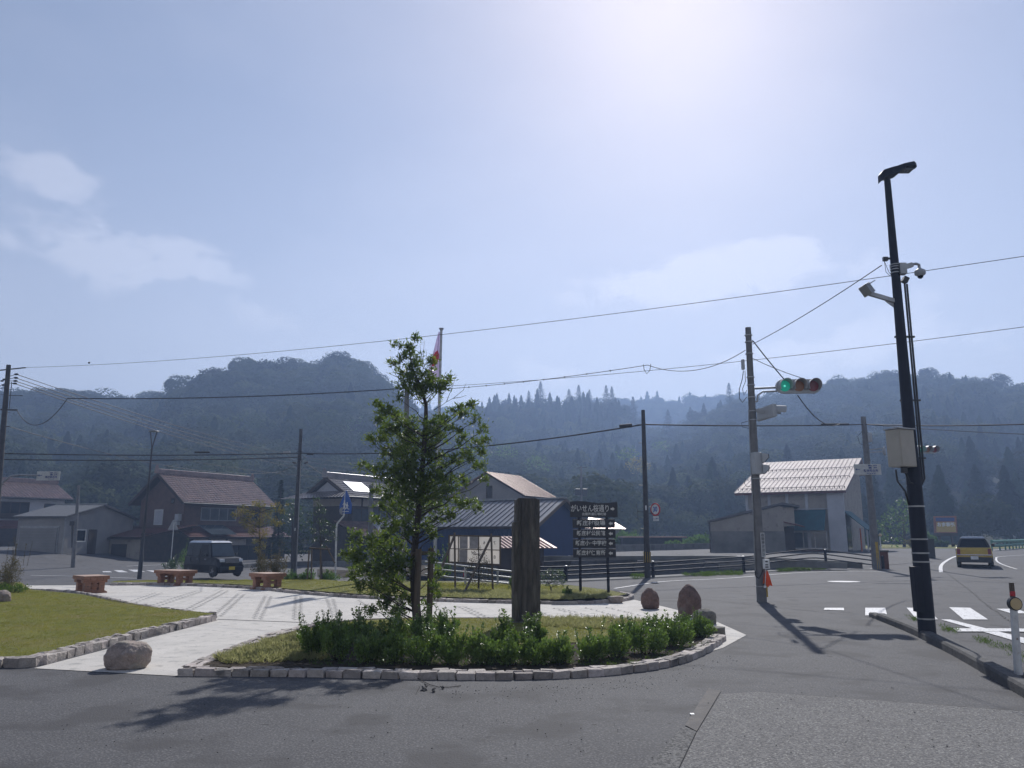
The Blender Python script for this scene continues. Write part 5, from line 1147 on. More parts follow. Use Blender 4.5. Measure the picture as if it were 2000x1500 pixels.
# left lamp post
b = gp(272, 1131); Y = b.y; root = empty('lamp_post', b, 'slim grey lamp post with a forked neck and saucer head, beside the benches', 'street light')
ft = at(297, 874, Y); hd = at(300.5, 842, Y); mb = MB(); mb.tube([b, b.lerp(ft, .18), b.lerp(ft, .185), b.lerp(ft, .42), ft], [.115, .105, .075, .06, .045], 16); mb.build('pole', 'steel_dark', root)
for sx in (-1, 1):
    mb = MB(); w = .21; mb.beam(ft-Vector((0, 0, .05)), hd+Vector((sx*w*.85, 0, -.02)), .035, .05); mb.build('fork_arm', 'steel_dark', root)
mb = MB(); mb.tube([hd+Vector((0, 0, z)) for z in (-.05, -.02, .01, .03)], [.20, .275, .27, .1], 28); mb.build('lamp_head', 'galvanised', root)

# flag pole with the hanging flag
b = gp(848, 1131); Y = b.y; tp = at(862, 643, Y); ax = tp-b; root = empty('flagpole', b, 'grey flagpole rising behind the staked tree', 'flagpole')
mb = MB(); mb.tube([b, tp], [.075, .05], 14); mb.build('pole', 'stake_wood' if False else 'galvanised', root)
mb = MB(); mb.cyl(tp-Vector((0, 0, .0)), tp+Vector((0, 0, .04)), .095, 20); mb.cyl(tp-Vector((0, 0, .06)), tp, .06, 16); mb.build('cap', 'galvanised', root)
mb = MB(); mb.tube([onp(740)+Vector((.07, 0, 0)), onp(1000)+Vector((.07, 0, 0))], .006, 5); mb.build('halyard', 'steel_grey', root)
mb = MB(); rows_ = 30; cols_ = 14; V = []; Fc = []
top = onp(648)+Vector((-.06, 0, 0)); H_ = 2.05
for r in range(rows_+1):
    t = r/rows_; wdt = .05+.46*min(1, t*1.1)**.9
    for c_ in range(cols_+1):
        s = c_/cols_; V.append(top+Vector((-s*wdt-.0*t, .07*math.sin(s*9+t*2)+.04*math.sin(t*6), -t*H_-.30*s*t+.05*math.sin(s*9)*(t))))
for r in range(rows_):
    for c_ in range(cols_): Fc.append((r*(cols_+1)+c_, r*(cols_+1)+c_+1, (r+1)*(cols_+1)+c_+1, (r+1)*(cols_+1)+c_))
disc = [f for i, f in enumerate(Fc) if ((i//cols_+.5)/rows_-.50)**2/.022+(((i % cols_)+.5)/cols_-.5)**2/.20 < 1]
rest = [f for f in Fc if f not in set(disc)]
mb.add(V, rest, True); fl = mb.build('flag', 'cloth_flag', fix=False); tag(fl, 'limp white national flag with a red disc hanging on the flagpole', 'flag')
m2_ = MB(); m2_.add(V, disc, True); m2_.build('red_disc', 'cloth_red', fl, fix=False)

# blue pedestrian crossing sign on a cranked pole
b = gp(655, 1132); Y = b.y; root = empty('crossing_sign', b, 'blue pedestrian crossing sign with two walking figures on a cranked white pole', 'sign')
tubeo(root, [b, at(657, 1030, Y), at(659, 1022, Y), at(671, 1008, Y), at(673.5, 1000, Y), at(675, 960, Y)], .038, 'steel_white', 'pole', 12)
c = at(675, 984, Y-.06); sc = .58/2*Y/29
P5 = lambda s, dy: [c+Vector((-.34*s, dy, -.42*s)), c+Vector((.34*s, dy, -.42*s)), c+Vector((.36*s, dy, -.02*s)), c+Vector((.03*s, dy, .55*s)), c+Vector((-.03*s, dy, .55*s)), c+Vector((-.36*s, dy, -.02*s))]
s_ = 1.02*Y/29; mb = MB(); mb.prism(P5(s_, 0), (0, 1, 0), .02); sp = mb.build('sign_panel', 'sign_blue', root)
tpz = P5(s_, 0)
def fig(ox, oz, k, parent):
    mb = MB(); q = c+Vector((ox, -.012, oz))
    def bar(a, b_, w): mb.beam(q+Vector((a[0]*k, 0, a[1]*k)), q+Vector((b_[0]*k, 0, b_[1]*k)), w*k, .006, (0, 1, 0)) if False else mb.prism(strip(q, a, b_, w, k), (0, 1, 0), .004)
    def strip(q, a, b_, w, k):
        A_ = Vector((a[0], 0, a[1])); B_ = Vector((b_[0], 0, b_[1])); d = (B_-A_).normalized(); n_ = Vector((-d.z, 0, d.x))*w/2; return [q+(A_+n_)*k, q+(B_+n_)*k, q+(B_-n_)*k, q+(A_-n_)*k]
    mb.prism([q+Vector((math.cos(t)*.075*k, 0, math.sin(t)*.075*k+.62*k)) for t in np.linspace(0, 6.28, 11)[:-1]], (0, 1, 0), .004)
    bar((0, .54), (0, .24), .15); bar((.02, .27), (.13, .0), .08); bar((-.02, .27), (-.12, .02), .08); bar((.02, .5), (.17, .3), .06); bar((-.02, .5), (-.17, .33), .06)
    mb.build('walking_figure', 'sign_white', parent)
fig(-.07, -.27, .66, sp); fig(.12, -.27, .50, sp)
mb = MB(); mb.box(c+Vector((0, -.012, -.375)), (.5, .006, .03)); mb.box(c+Vector((-.2, -.012, -.26)), (.06, .006, .03)); mb.box(c+Vector((.25, -.012, -.26)), (.06, .006, .03)); mb.build('white_bar', 'sign_white', sp)
Mx = Matrix.Translation(c) @ Matrix.Rotation(R(-34), 4, 'Z') @ Matrix.Diagonal((.86, 1, .86, 1)) @ Matrix.Translation(-c)
for o_ in [sp]+[o for o in col.objects if o.parent == sp]:
    w_ = Vector(o_['wl']); o_.data.transform(Matrix.Translation(-w_) @ Mx @ Matrix.Translation(w_))
c2_ = at(669, 998, Y+.03); mb = MB(frame(c2_, R(50))); mb.cyl((0, 0, 0), (0, .015, 0), .16, 20); mb.build('rear_sign', 'signal_grey', root)
mb = MB(); mb.ball(at(676, 961, Y), .05); mb.build('cap', 'chrome', root)
# triangular sign seen from behind, cranked pole
b = gp(327, 1103); Y = b.y; root = empty('road_sign', b, 'grey back of a triangular road sign on a cranked pole, near the black van', 'sign')
tubeo(root, [b, at(330, 1100, Y), at(334, 1092, Y), at(340, 1020, Y)], .035, 'steel_white', 'pole', 10)
c = at(338.5, 1026, Y+.05); mb = MB(); s_ = 10/FPX*Y; mb.prism([c+Vector((-s_, 0, -s_*.85)), c+Vector((s_, 0, -s_*.85)), c+Vector((s_*.15, 0, s_*1.0)), c+Vector((-s_*.15, 0, s_*1.0))], (0, 1, 0), .02); mb.build('sign_panel', 'steel_grey', root)
# police sign on a curved arm
Y = 40; root = empty('police_sign', at(-40, 1085, Y), 'pale police box direction sign on a long curved arm above the tiled roof', 'sign')
tubeo(root, [Vector((at(-6, 1000, Y).x, Y, gz(-27, Y))), at(-6, 1000, Y), at(-2, 960, Y), at(6, 942, Y), at(20, 930, Y), at(40, 927.5, Y), at(76, 928.5, Y)], .05, 'steel_grey', 'arm', 8)
c = at(94.5, 929.5, Y); mb = MB(); mb.box(c, (1.2, .04, .46)); sg = mb.build('sign_panel', 'sign_grey', root, bevel=.01)
text('警 察', .17, 'text_blue', facing(c+Vector((.28, -.026, .09))), sg, bold=.006); text('新庄駐在所', .125, 'text_blue', facing(c+Vector((.17, -.026, -.07))), sg, bold=.002); text('POLICE', .06, 'text_blue', facing(c+Vector((.17, -.026, -.17))), sg, sx=1.5)
arrow_l(c+Vector((-.42, -.03, .02)), .11, sg)

# right bollard with reflector
b = gp(1990, 1328); Y = b.y; root = empty('marker_post', b, 'white metal marker post with an amber round reflector at the kerb', 'marker post')
t1 = at(1977, 1152, Y); mb = MB(); mb.tube([b, b.lerp(t1, .78)], [.045, .040], 16); mb.build('post', 'steel_white', root)
mb = MB(); mb.tube([b.lerp(t1, .86), t1+Vector((0, 0, .08))], [.028, .028], 12); mb.build('tip', 'stake_wood', root); mb = MB(); mb.tube([b.lerp(t1, .93), b.lerp(t1, .985)], .03, 12); mb.build('red_band', 'sign_red', root)
c = b.lerp(t1, .835)+Vector((0, -.05, .01)); mb = MB(); mb.cyl(c, c+Vector((0, .05, 0)), .078, 24); rf = mb.build('reflector_housing', 'steel_dark', root); mb = MB(); mb.cyl(c-Vector((0, .006, 0)), c, .066, 24); mb.build('reflector', 'reflector', rf)
mb = MB(); mb.cyl(b-Vector((0, 0, 0)), b+Vector((0, 0, .06)), .055, 14); mb.build('foot', 'kerb_dark', root)
# slim post near the far signal pole
b = gp(1721, 1078); Y = b.y; root = empty('delineator_post', b, 'thin white delineator post with a round lamp near the far signal pole', 'marker post'); vpole(root, b, at(1719, 1048, Y).z, .05, .05, 'steel_white', 'post'); mb = MB(); mb.ball(at(1719, 1045, Y), .14); mb.build('reflector', 'reflector', root)

# ------------------------------------------------------------------ wires
wire(at(45, 718, 36), at(2150, 478, 15), .5, .008, 'long thin wire climbing across the sky from the street-bend pole')
mb = MB(); mb.ball(at(174, 708.5, 33.6), .045); tag(mb.build('wire_marker', 'cable_black'), 'small dark ball marker on the long thin sky wire', 'marker')
wire(UT, at(2150, 618, 18), .25, .008, 'upper strand of the double wire running right from the pale pole')
w2e = at(1265, 713, 22)
wire(UT-Vector((0, 0, .12)), w2e, .12, .010, 'lower beaded strand of the double wire left of the loop')
ORD = ['first', 'second', 'third', 'fourth', 'fifth', 'sixth', 'seventh', 'eighth']
for i_ in range(8):
    q = sag(UT-Vector((0, 0, .12)), w2e, .12, 50)[16+i_*4]; mb = MB(); mb.box(q, (.03, .03, .05)); tag(mb.build('wire_clip', 'cable_black'), ORD[i_]+' small black clip from the evergreen tree on the beaded double wire', 'clip', 'wire clips')
tp1 = at(1461, 640, gp(1488, 1176).y)
SPY = gp(1488, 1176).y
wire(w2e, at(1456, 684, SPY), .35, .010, 'sagging wire from the loop to the top of the signal pole')
mb = MB(); mb.tube([at(1257, 712, 22), at(1258, 722, 22), at(1263, 730, 22), at(1269, 724, 22), at(1271, 711, 22)], .01, 5); tag(mb.build('wire_loop', 'cable_black'), 'small hanging loop of cable on the double wire', 'wire')
wire(at(1470, 672, SPY), at(1722, 518, gp(1812, 1247).y), .06, .009, 'straight wire from the signal pole up to the street light')
wire(at(1470, 665, SPY), at(1535, 745, SPY+1), .02, .016, 'thick cable dropping from the signal pole behind the green light')
wire(at(1558, 772, SPY+1.5), at(1640, 828, 27), .35, .016, 'thick cable curving from the signal head down to the wire bundle')
wire(at(1470, 700, SPY), at(1565, 738, SPY+.2), .03, .009, 'short stay wire from the signal pole to the signal head')
wire(UL2, at(132, 778, 31), .9, .018, 'slack cable loop hanging from the lower crossarm of the street-bend pole')
wire(at(132, 778, 31), UT, .15, .020, 'cable running to the pale pole in front of the wooded hill')
wire(ULa, U5, .12, .028, 'upper of two thick cables reaching the bench-side pole')
wire(ULb, U5b, .12, .028, 'lower of two thick cables reaching the bench-side pole')
mb = MB(); q = at(395, 883.5, 31.3); mb.box(q, (.62, .07, .07)); tag(mb.build('cable_splice', 'cable_black', bevel=.02), 'dark splice sleeve on the thick cable above the tiled roof', 'cable sleeve')
wire(U5, UC, .42, .030, 'thick cable passing behind the staked tree to the creek-side pole')
PP = gp(1713, 1112); wire(UC, Vector((at(1687, 829, PP.y).x, PP.y, at(1687, 829, PP.y).z)), .06, .030, 'thick cable bundle from the creek-side pole to the far signal pole')
mb = MB(); q = at(1631, 829, 35.5); mb.box(q, (1.3, .10, .10)); tag(mb.build('cable_splice', 'cable_black', bevel=.03), 'long dark splice sleeve on the cable bundle above the white roof', 'cable sleeve')
wire(at(1687, 829, PP.y), at(2150, 822, 30), .12, .030, 'thick cable bundle leaving the far signal pole toward the yellow car side')
wire(at(1690, 829, PP.y), at(2150, 853, 30), .08, .016, 'thin lower cable leaving the far signal pole')
for i_, q in enumerate(INS): wire(q, at(735+i_*3, 905+i_*9, 110), 1.2, .018, ['topmost', 'second', 'third', 'lowest'][i_]+' of the four parallel power lines descending from the insulators', group='power lines from the insulators')
wire(UL3, at(560, 920, 80), 1.0, .016, 'faint low wire drooping from the street-bend pole toward the tiled houses')
wire(at(578, 905, 29), at(498, 932, 70), .3, .012, 'service wire from the bench-side pole to the big tiled roof'); wire(at(598, 905, 29), at(680, 936, 62), .3, .012, 'service wire from the bench-side pole to the solar-panelled roof')
wire(at(330, 893, 45), at(654, 933, 62), .2, .012, 'pale service wire passing behind the bench-side pole')

# ------------------------------------------------------------------ railings
def bank_y(px):
    P = [(740, 1139), (850, 1139), (1000, 1138), (1110, 1136), (1265, 1129), (1455, 1119), (1616, 1111), (1735, 1112), (1760, 1112)]
    return float(np.interp(px, [p[0] for p in P], [p[1] for p in P]))
root = empty('railing', gp(1400, 1124), 'black steel railing with three pipe rails along the creek, dipping at its far end', 'railing')
def rail_pt(px, py): Y = gp(px, bank_y(px)).y+.12; return at(px, py, Y)
for (x, y0) in ((1106, 1106), (1277, 1097), (1455, 1087), (1616, 1074), (1727, 1086)):
    q = gp(x, bank_y(x)); q.y += .12; mb = MB(); mb.tube([q-Vector((0, 0, .1)), Vector((q.x, q.y, at(x, y0, q.y).z))], .065 if x < 1700 else .09, 12); pst = mb.build('post', 'steel_navy', root)
    mb = MB(); mb.ball(Vector((q.x, q.y, at(x, y0, q.y).z)), .066, sq=(1, 1, .5)); mb.build('post_cap', 'galvanised', pst)
tops = [(1040, 1108), (1106, 1107), (1190, 1103), (1277, 1099), (1370, 1093), (1455, 1087.5), (1510, 1081), (1560, 1075), (1590, 1073), (1616, 1075), (1660, 1081), (1700, 1086), (1733, 1091)]
for off, m2 in ((0, 1), (8.0, 1), (16.5, 1)):
    P = [rail_pt(x, y+off*(1 if x < 1460 else 1.0)) for x, y in tops]; mb = MB(); mb.tube(smooth_path(P, .6)+[P[-1]], .030, 8); mb.build('rail', 'steel_navy', root)
root = empty('railing', gp(920, 1140), 'galvanised pipe railing running behind the framed notice board', 'railing', None)
for pts in ([(830, 1097), (850, 1099), (908, 1106), (960, 1112), (1005, 1117)], [(830, 1109), (850, 1112), (915, 1118), (960, 1124), (1005, 1129)], [(830, 1121), (850, 1124), (910, 1131), (960, 1136), (1005, 1141)]):
    P = [at(x, y, 25.6) for x, y in pts]; mb = MB(); mb.tube(P, .027, 8); mb.build('rail', 'galvanised', root)
for px_ in (838, 909, 972): q = at(px_, 1130, 25.6); mb = MB(); mb.tube([Vector((q.x, 25.6, 0)), Vector((q.x, 25.6, at(px_, 1103+(px_-838)*.1, 25.6).z))], .035, 10); mb.build('post', 'galvanised', root)

# ------------------------------------------------------------------ notice board
mat('board_white', (.62, .60, .58), (.55, .54, .53), rough=.8, trans=.55, scale=3); mat('poster_print', (.30, .30, .32), (.42, .42, .44), rough=.8, trans=.5, scale=9, detail=7)
YB = 23.4; nbp = lambda px, py, dy=0: at(px, py, YB)+Vector((0, dy, 0))
root = empty('notice_board', Vector((at(925, 1100, YB).x, YB, 0)), 'framed white poster board on timber posts and slanting struts, numbers showing through from behind', 'notice board')
pan = mb = MB()
c0 = [(878, 1046.5), (977, 1048), (977, 1103), (877, 1097.5)]
mb.prism([nbp(*p) for p in c0], (0, 1, 0), .02); pan = mb.build('panel', 'board_white', root)
for a, b_, w in (((877, 1046), (978, 1047.5), .045), ((876.5, 1098), (978, 1103.5), .05), ((877.5, 1045), (876.5, 1099), .045), ((977, 1047), (977, 1104), .05), ((877, 1071.5), (977, 1074.5), .022), ((896, 1047), (895, 1099), .028), ((935, 1047), (935, 1101), .028)):
    mb = MB(); mb.beam(nbp(*a, -.02), nbp(*b_, -.02), w, .05, (0, 1, 0)); mb.build('frame_bar', 'stake_wood', root)
for (x0, y0, x1, y1) in ((898, 1048, 913.5, 1071), (917, 1048, 934, 1071.5), (897, 1073.5, 913, 1098)):
    mb = MB(); mb.prism([nbp(x0, y0, -.006), nbp(x1, y0, -.006), nbp(x1, y1, -.006), nbp(x0, y1, -.006)], (0, 1, 0), .004); mb.build('poster', 'poster_print', pan)
for (x_, y_, s_) in ((945.5, 1060, '6'), (966, 1061, '7'), (966, 1088.5, '8')): text(s_, .14, 'text_black', facing(nbp(x_, y_, -.008)), pan, sx=-1)
for x_ in (880, 884): mb = MB(); mb.beam(nbp(x_, 1075, -.004), nbp(x_, 1094, -.004), .006, .004); mb.build('poster_text_line', 'poster_print', pan)
for (a, b_, w) in (((888, 1040), (890, 1141), .055), ((959.5, 1042), (963, 1144), .055)):
    q = nbp(*b_); q.z = -.1; mb = MB(); mb.beam(nbp(*a, -.06), q+Vector((0, -.06, 0)), w, .055); mb.build('post', 'stake_wood', root)
for (a, b_) in (((888, 1046), (843, 1133)), ((960, 1048), (906, 1144))):
    p_ = nbp(*a, -.11); q = at(b_[0], b_[1], YB-1.2); q.z = .05; mb = MB(); mb.beam(p_, q, .05, .05); mb.build('strut', 'stake_wood', root)
# little pennant and posts
q = gp(907, 1137); root = empty('pennant', q, 'small red and white pennant on a short stake beside the poster board', 'flag')
Yq = q.y; mb = MB(); mb.cyl(q, at(907, 1106, Yq), .01); mb.build('stick', 'sign_white', root); mb = MB(); mb.prism([at(907, 1107, Yq), at(909.5, 1115, Yq), at(908, 1123, Yq), at(905, 1127, Yq), at(904.5, 1118, Yq)], (0, 1, 0), .01); mb.build('cloth', 'cloth_red', root)
mb = MB(); mb.box(at(909.5, 1122, Yq+.1), (.045, .03, .42)); mb.build('white_post', 'sign_white', root)
# concrete blocks by the second signal pole and stray objects
root = empty('planter', gp(1727, 1113), 'weathered brown brick pier at the end of the black railing', 'brick pier'); q = gp(1727, 1112)
mb = MB(); mb.box(q+Vector((0, .35, .42)), (.62, .5, .85)); mb.build('brick_body', 'brick_red', root, bevel=.02); mb = MB(); mb.box(q+Vector((0, .35, .87)), (.68, .56, .06)); mb.build('cap', 'kerb_dark', root)
q = gp(1590, 1103); mb = MB(); A = gp(1560, 1108); B = gp(1655, 1109); A.z = 0; mb.prism([at(1405, 1098, 38), at(1560, 1095, 37.6), at(1655, 1099, 37.4), at(1655, 1111, 37.4), at(1560, 1108, 37.6), at(1405, 1112, 38)], (0, 1, 0), .25); tag(mb.build('parapet', 'concrete_grey'), 'low grey concrete parapet behind the black railing near the shop', 'wall')
q = gp(1818, 1090); root = empty('utility_box', q, 'dark roadside box half hidden behind the street light', 'utility box'); mb = MB(); mb.box(q+Vector((0, 0, .55)), (.42, .4, 1.1)); mb.build('body', 'steel_dark', root, bevel=.03); mb = MB(); mb.box(q+Vector((0, 0, 1.12)), (.46, .44, .05)); mb.build('lid', 'steel_dark', root)

# ------------------------------------------------------------------ billboard, memorial, green guard rail
Yb = 92; root = empty('billboard', at(1849, 1068, Yb), 'faded red-brown restaurant billboard on two posts beyond the yellow car', 'billboard')
bp_ = lambda px, py, dy=0: at(px, py, Yb)+Vector((0, dy, 0))
mb = MB(); mb.prism([bp_(1825, 1008), bp_(1868, 1007.5), bp_(1870, 1041), bp_(1827, 1041)], (0, 1, 0), .3); bb = mb.build('panel', 'billboard_brown', root)
mb = MB(); mb.prism([bp_(1829, 1020, -.02), bp_(1866, 1020, -.02), bp_(1867, 1039, -.02), bp_(1829, 1039, -.02)], (0, 1, 0), .03); mb.build('lower_panel', 'billboard_yellow', bb)
mb = MB(); mb.prism([bp_(1827, 1011, -.02), bp_(1864, 1011, -.02), bp_(1864, 1018, -.02), bp_(1828, 1018, -.02)], (0, 1, 0), .03); mb.build('title_band', 'text_blue', bb)
text('お食事処', .52, 'sign_white', facing(bp_(1847, 1025, -.06)), bb, bold=.02)
mb = MB(); mb.prism([bp_(1824, 1041, .0), bp_(1871, 1041, .0), bp_(1871, 1047, .0), bp_(1826, 1047, .0)], (0, 1, 0), .2); mb.build('lower_beam', 'wood_dark', root)
for px_ in (1837, 1861.5): q = bp_(px_, 1060, .1); mb = MB(); mb.box((q.x, q.y, (at(px_, 1044, Yb).z+.2)/2), (.22, .22, at(px_, 1044, Yb).z)); mb.build('post', 'wood_dark', root)
Yb = 118; root = empty('memorial', at(1978, 1060, Yb), 'small dark statue on a pedestal with a pale upright panel beyond the green guard rail', 'monument')
mb = MB(); a = at(1976, 1058, Yb); mb.box((a.x, Yb, 1.0), (2.0, 1.2, 2.4)); mb.build('pedestal', 'kerb_dark', root, bevel=.1)
mb = MB(); q = at(1975, 1040, Yb); mb.tube([q-Vector((0, 0, 1.5)), q+Vector((0, 0, 0)), q+Vector((0, 0, 1.0)), q+Vector((.1, 0, 1.6)), q+Vector((0, 0, 2.1)), q+Vector((0, 0, 2.4))], [.7, .55, .45, .2, .25, .05], 10); mb.build('figure', 'steel_dark', root)
mb = MB(); mb.box(at(1978.5, 1043, Yb-.8), (.55, .08, 1.7), Matrix.Rotation(-.05, 3, 'Y')); mb.build('panel', 'sign_grey', root)
GR = [gp(x, y) for x, y in ((1938, 1075.5), (1965, 1074), (2000, 1070.5), (2040, 1067))]
root = empty('guard_rail', GR[1], 'long green guard rail along the outer bend of the road', 'guard rail')
Pg = smooth_path([p.xy.to_3d() for p in GR], 2.4)
for i, p in enumerate(Pg):
    z = gz(p.x, p.y); mb = MB(); mb.cyl(Vector((p.x, p.y, z)), Vector((p.x, p.y, z+.95)), .07, 8); mb.build('post', 'rail_green', root)
for z0 in (.42, .80):
    mb = MB(); mb.tube([Vector((p.x, p.y-.1, gz(p.x, p.y)+z0)) for p in Pg], .13, 6); mb.build('rail', 'rail_green', root)
root = empty('road_wall', GR[1]+Vector((2, 3, 0)), 'green painted low wall behind the guard rail', 'wall'); mb = MB()
mb.prism([at(1935, 1062, 120), at(2100, 1057, 120), at(2100, 1068, 120), at(1935, 1073, 120)], (0, 1, 0), .4); mb.build('panel', 'rail_green', root)

# ------------------------------------------------------------------ vehicles
def loft(m4, secs, name, material, parent, bevel=0):
    """secs: list of (x, [(y,z)...]) cross sections"""
    mb = MB(m4); V = []; Fc = []; n = len(secs[0][1])
    for x, pr in secs: V += [(x, y, z) for y, z in pr]
    for i in range(len(secs)-1):
        for k in range(n): Fc.append((i*n+k, i*n+(k+1) % n, (i+1)*n+(k+1) % n, (i+1)*n+k))
    Fc += [tuple(range(n-1, -1, -1)), tuple((len(secs)-1)*n+k for k in range(n))]
    mb.add(V, Fc); return mb.build(name, material, parent, bevel=bevel)
def wheel(m4, x, y, r, w, root, s):
    mb = MB(m4); mb.cyl((x, y-w/2, r), (x, y+w/2, r), r, 24); wh = mb.build('wheel', 'tyre', root, bevel=.012)
    mb = MB(m4); mb.cyl((x, y+s*(w/2+.004), r), (x, y+s*(w/2-.01), r), r*.62, 20); rm = mb.build('rim', 'steel_grey', wh)
    for k in range(5):
        a = k*1.2566; mb = MB(m4); mb.beam((x, y+s*(w/2+.01), r), (x+math.cos(a)*r*.58, y+s*(w/2+.01), r+math.sin(a)*r*.58), .035, .02, (0, 1, 0)); mb.build('spoke', 'chrome', wh)
def car(px, py, yaw, Lc, W, Hh, paint, roofm, label, van=True, Y=None, gc=.17):
    c = gp(px, py) if Y is None else Vector((at(px, py, Y).x, Y, gz(at(px, py, Y).x, Y)))
    if Y is not None: c.z = at(px, py, Y).z
    root = empty('parked_car' if van else 'moving_car', c, label, 'car'); m4 = frame(c, yaw); hw = W/2; f = Lc/2
    if not van: gc = .33
    def sec(zb, zt, wb, wt): return [(-wb, zb), (wb, zb), (wb+.0, zb+.12), (hw if wt else wb, (zb+zt)/2), (wt, zt), (-wt, zt), (-(hw if wt else wb), (zb+zt)/2), (-wb, zb+.12)]
    belt = .98 if van else 1.0; hood = .98 if van else 1.02
    low = [(-f, sec(gc+.10, belt-.12, hw-.10, hw-.08)), (-f+.06, sec(gc, belt, hw-.04, hw-.03)), (f-(.75 if van else .95), sec(gc, belt, hw-.03, hw-.03)), (f-.35, sec(gc, hood-.04, hw-.05, hw-.06)), (f-.08, sec(gc, hood-.16, hw-.09, hw-.12)), (f, sec(gc+.1, hood-.32, hw-.16, hw-.20))]
    loft(m4, low, 'body', paint, root, bevel=.025)
    x0, x1 = (-f+.05, f-.78) if van else (-f+.12, f-1.15); x1r = f-1.12 if van else f-1.75; x0r = -f+.14 if van else -f+.42
    def gh(z, x0_, x1_, w): return [(x0_, -w, z), (x1_, -w, z), (x1_, w, z), (x0_, w, z)]
    mb = MB(m4); w1, w2 = hw-.05, hw-(.15 if van else .25); A_ = gh(belt-.02, x0, x1, w1); B_ = gh(Hh-.10, x0r, x1r, w2); Fq = [(0, 3, 2, 1), (4, 5, 6, 7), (0, 1, 5, 4), (1, 2, 6, 5), (2, 3, 7, 6), (3, 0, 4, 7)]
    mb.add(A_+B_, Fq); mb.build('cabin', paint if van else 'car_trim', root, bevel=.05)
    mb = MB(m4); T = [(x0r-.03, -w2-.015, Hh-.105), (x1r+.06, -w2-.015, Hh-.105), (x1r+.06, w2+.015, Hh-.105), (x0r-.03, w2+.015, Hh-.105), (x0r+.08, -w2+.1, Hh), (x1r-.12, -w2+.1, Hh-.01), (x1r-.12, w2-.1, Hh-.01), (x0r+.08, w2-.1, Hh)]
    mb.add(T, Fq); mb.build('roof', roofm, root, bevel=.02)
    def lerp3(a, b, t): return Vector(a).lerp(Vector(b), t)
    def pane(P, Q, u0, u1, v0, v1, n, nm, mt='glass_dark', off=.006):
        # P: bottom edge pair, Q: top edge pair
        nn = Vector(n)*off; a = lerp3(lerp3(P[0], P[1], u0), lerp3(Q[0], Q[1], u0), v0); b = lerp3(lerp3(P[0], P[1], u1), lerp3(Q[0], Q[1], u1), v0); c_ = lerp3(lerp3(P[0], P[1], u1), lerp3(Q[0], Q[1], u1), v1); d = lerp3(lerp3(P[0], P[1], u0), lerp3(Q[0], Q[1], u0), v1)
        mb = MB(m4); mb.prism([a+nn, b+nn, c_+nn, d+nn], -Vector(n), .01); return mb.build(nm, mt, root)
    pane((A_[1], A_[2]), (B_[1], B_[2]), .05, .95, .06, .93, (1, 0, .4), 'windscreen', 'glass_window'); pane((A_[0], A_[3]), (B_[0], B_[3]), .08, .92, .10, .90, (-1, 0, .15), 'rear_window')
    for s, i0, i1 in ((-1, 0, 1), (1, 3, 2)):
        for (u0, u1) in ((.03, .22), (.25, .56), (.59, .90)):
            pane((A_[i0], A_[i1]), (B_[i0], B_[i1]), u0, u1, .08, .88, (0, s, .1), 'side_window')
        for (u0, u1) in ((.24, .245), (.575, .58)):
            mb = MB(m4); x = lerp3(A_[i0], A_[i1], u0).x; mb.box((x, s*(hw-.008), .62), (.012, .02, .62)); mb.build('door_seam', 'black_plastic', root)
        for x in (-.35, .45): mb = MB(m4); mb.box((x, s*(hw+.008), .86), (.17, .03, .03)); mb.build('door_handle', 'chrome', root, bevel=.005)
        mb = MB(m4); mb.box((f-(1.0 if van else 1.3), s*(hw+.10), belt+.10), (.10, .16, .14)); mb.build('wing_mirror', 'car_trim', root, bevel=.02)
        rr = .28 if van else .33
        for x in (-f+.52, f-.55): wheel(m4, x, s*(hw-.10), rr, .17, root, s); mb = MB(m4); mb.cyl((x, s*(hw-.004), rr+.02), (x, s*(hw-.05), rr+.02), rr+.06, 24); mb.build('wheel_arch', 'black_plastic', root)
        mb = MB(m4); mb.box((f-.06, s*(hw-.26), .80 if van else .78), (.12, .30, .15)); hl = mb.build('headlight', 'headlight', root, bevel=.03)
        mb = MB(m4); mb.box((-f+.02, s*(hw-.13), .80), (.08, .15, .30)); mb.build('tail_light', 'lens_red', root, bevel=.02)
    mb = MB(m4)
    for k in range(4): mb.box((f+.005, 0, .70+k*.055), (.05, W-.72, .022))
    gr = mb.build('grille', 'chrome', root, bevel=.004)
    mb = MB(m4); mb.box((f-.015, 0, .78), (.05, W-.68, .26)); mb.build('grille_back', 'black_plastic', root)
    mb = MB(m4); mb.box((f-.03, 0, .36), (.14, W-.16, .26)); mb.build('front_bumper', paint if van else 'car_trim', root, bevel=.04)
    mb = MB(m4); mb.box((f+.045, -.0, .42), (.015, .33, .165)); mb.build('number_plate', 'plate_yellow' if van else 'sign_white', root)
    mb = MB(m4); mb.box((-f+.01, 0, .40), (.14, W-.10, .26)); mb.build('rear_bumper', paint if van else 'car_trim', root, bevel=.04)
    mb = MB(m4); mb.box((-f-.065, 0, .50 if not van else .5), (.015, .33, .165)); mb.build('number_plate', 'plate_yellow' if van else 'sign_white', root)
    if not van:
        mb = MB(m4); mb.box((0, 0, .34), (Lc-.5, W-.02, .16)); mb.build('sill_trim', 'car_trim', root, bevel=.02)
        mb = MB(m4); mb.box((-f-.045, 0, .64), (.04, W-.06, .05)); mb.build('bumper_trim', 'chrome', root, bevel=.01)
        for s in (-1, 1): mb = MB(m4); mb.beam((x0r+.1, s*(w2-.05), Hh+.04), (x1r-.2, s*(w2-.05), Hh+.04), .03, .03); mb.build('roof_rail', 'black_plastic', root)
        mb = MB(m4); mb.beam((-f+.10, -.03, belt+.06), (-f+.14, .28, belt+.10), .012, .012); mb.build('wiper', 'black_plastic', root)
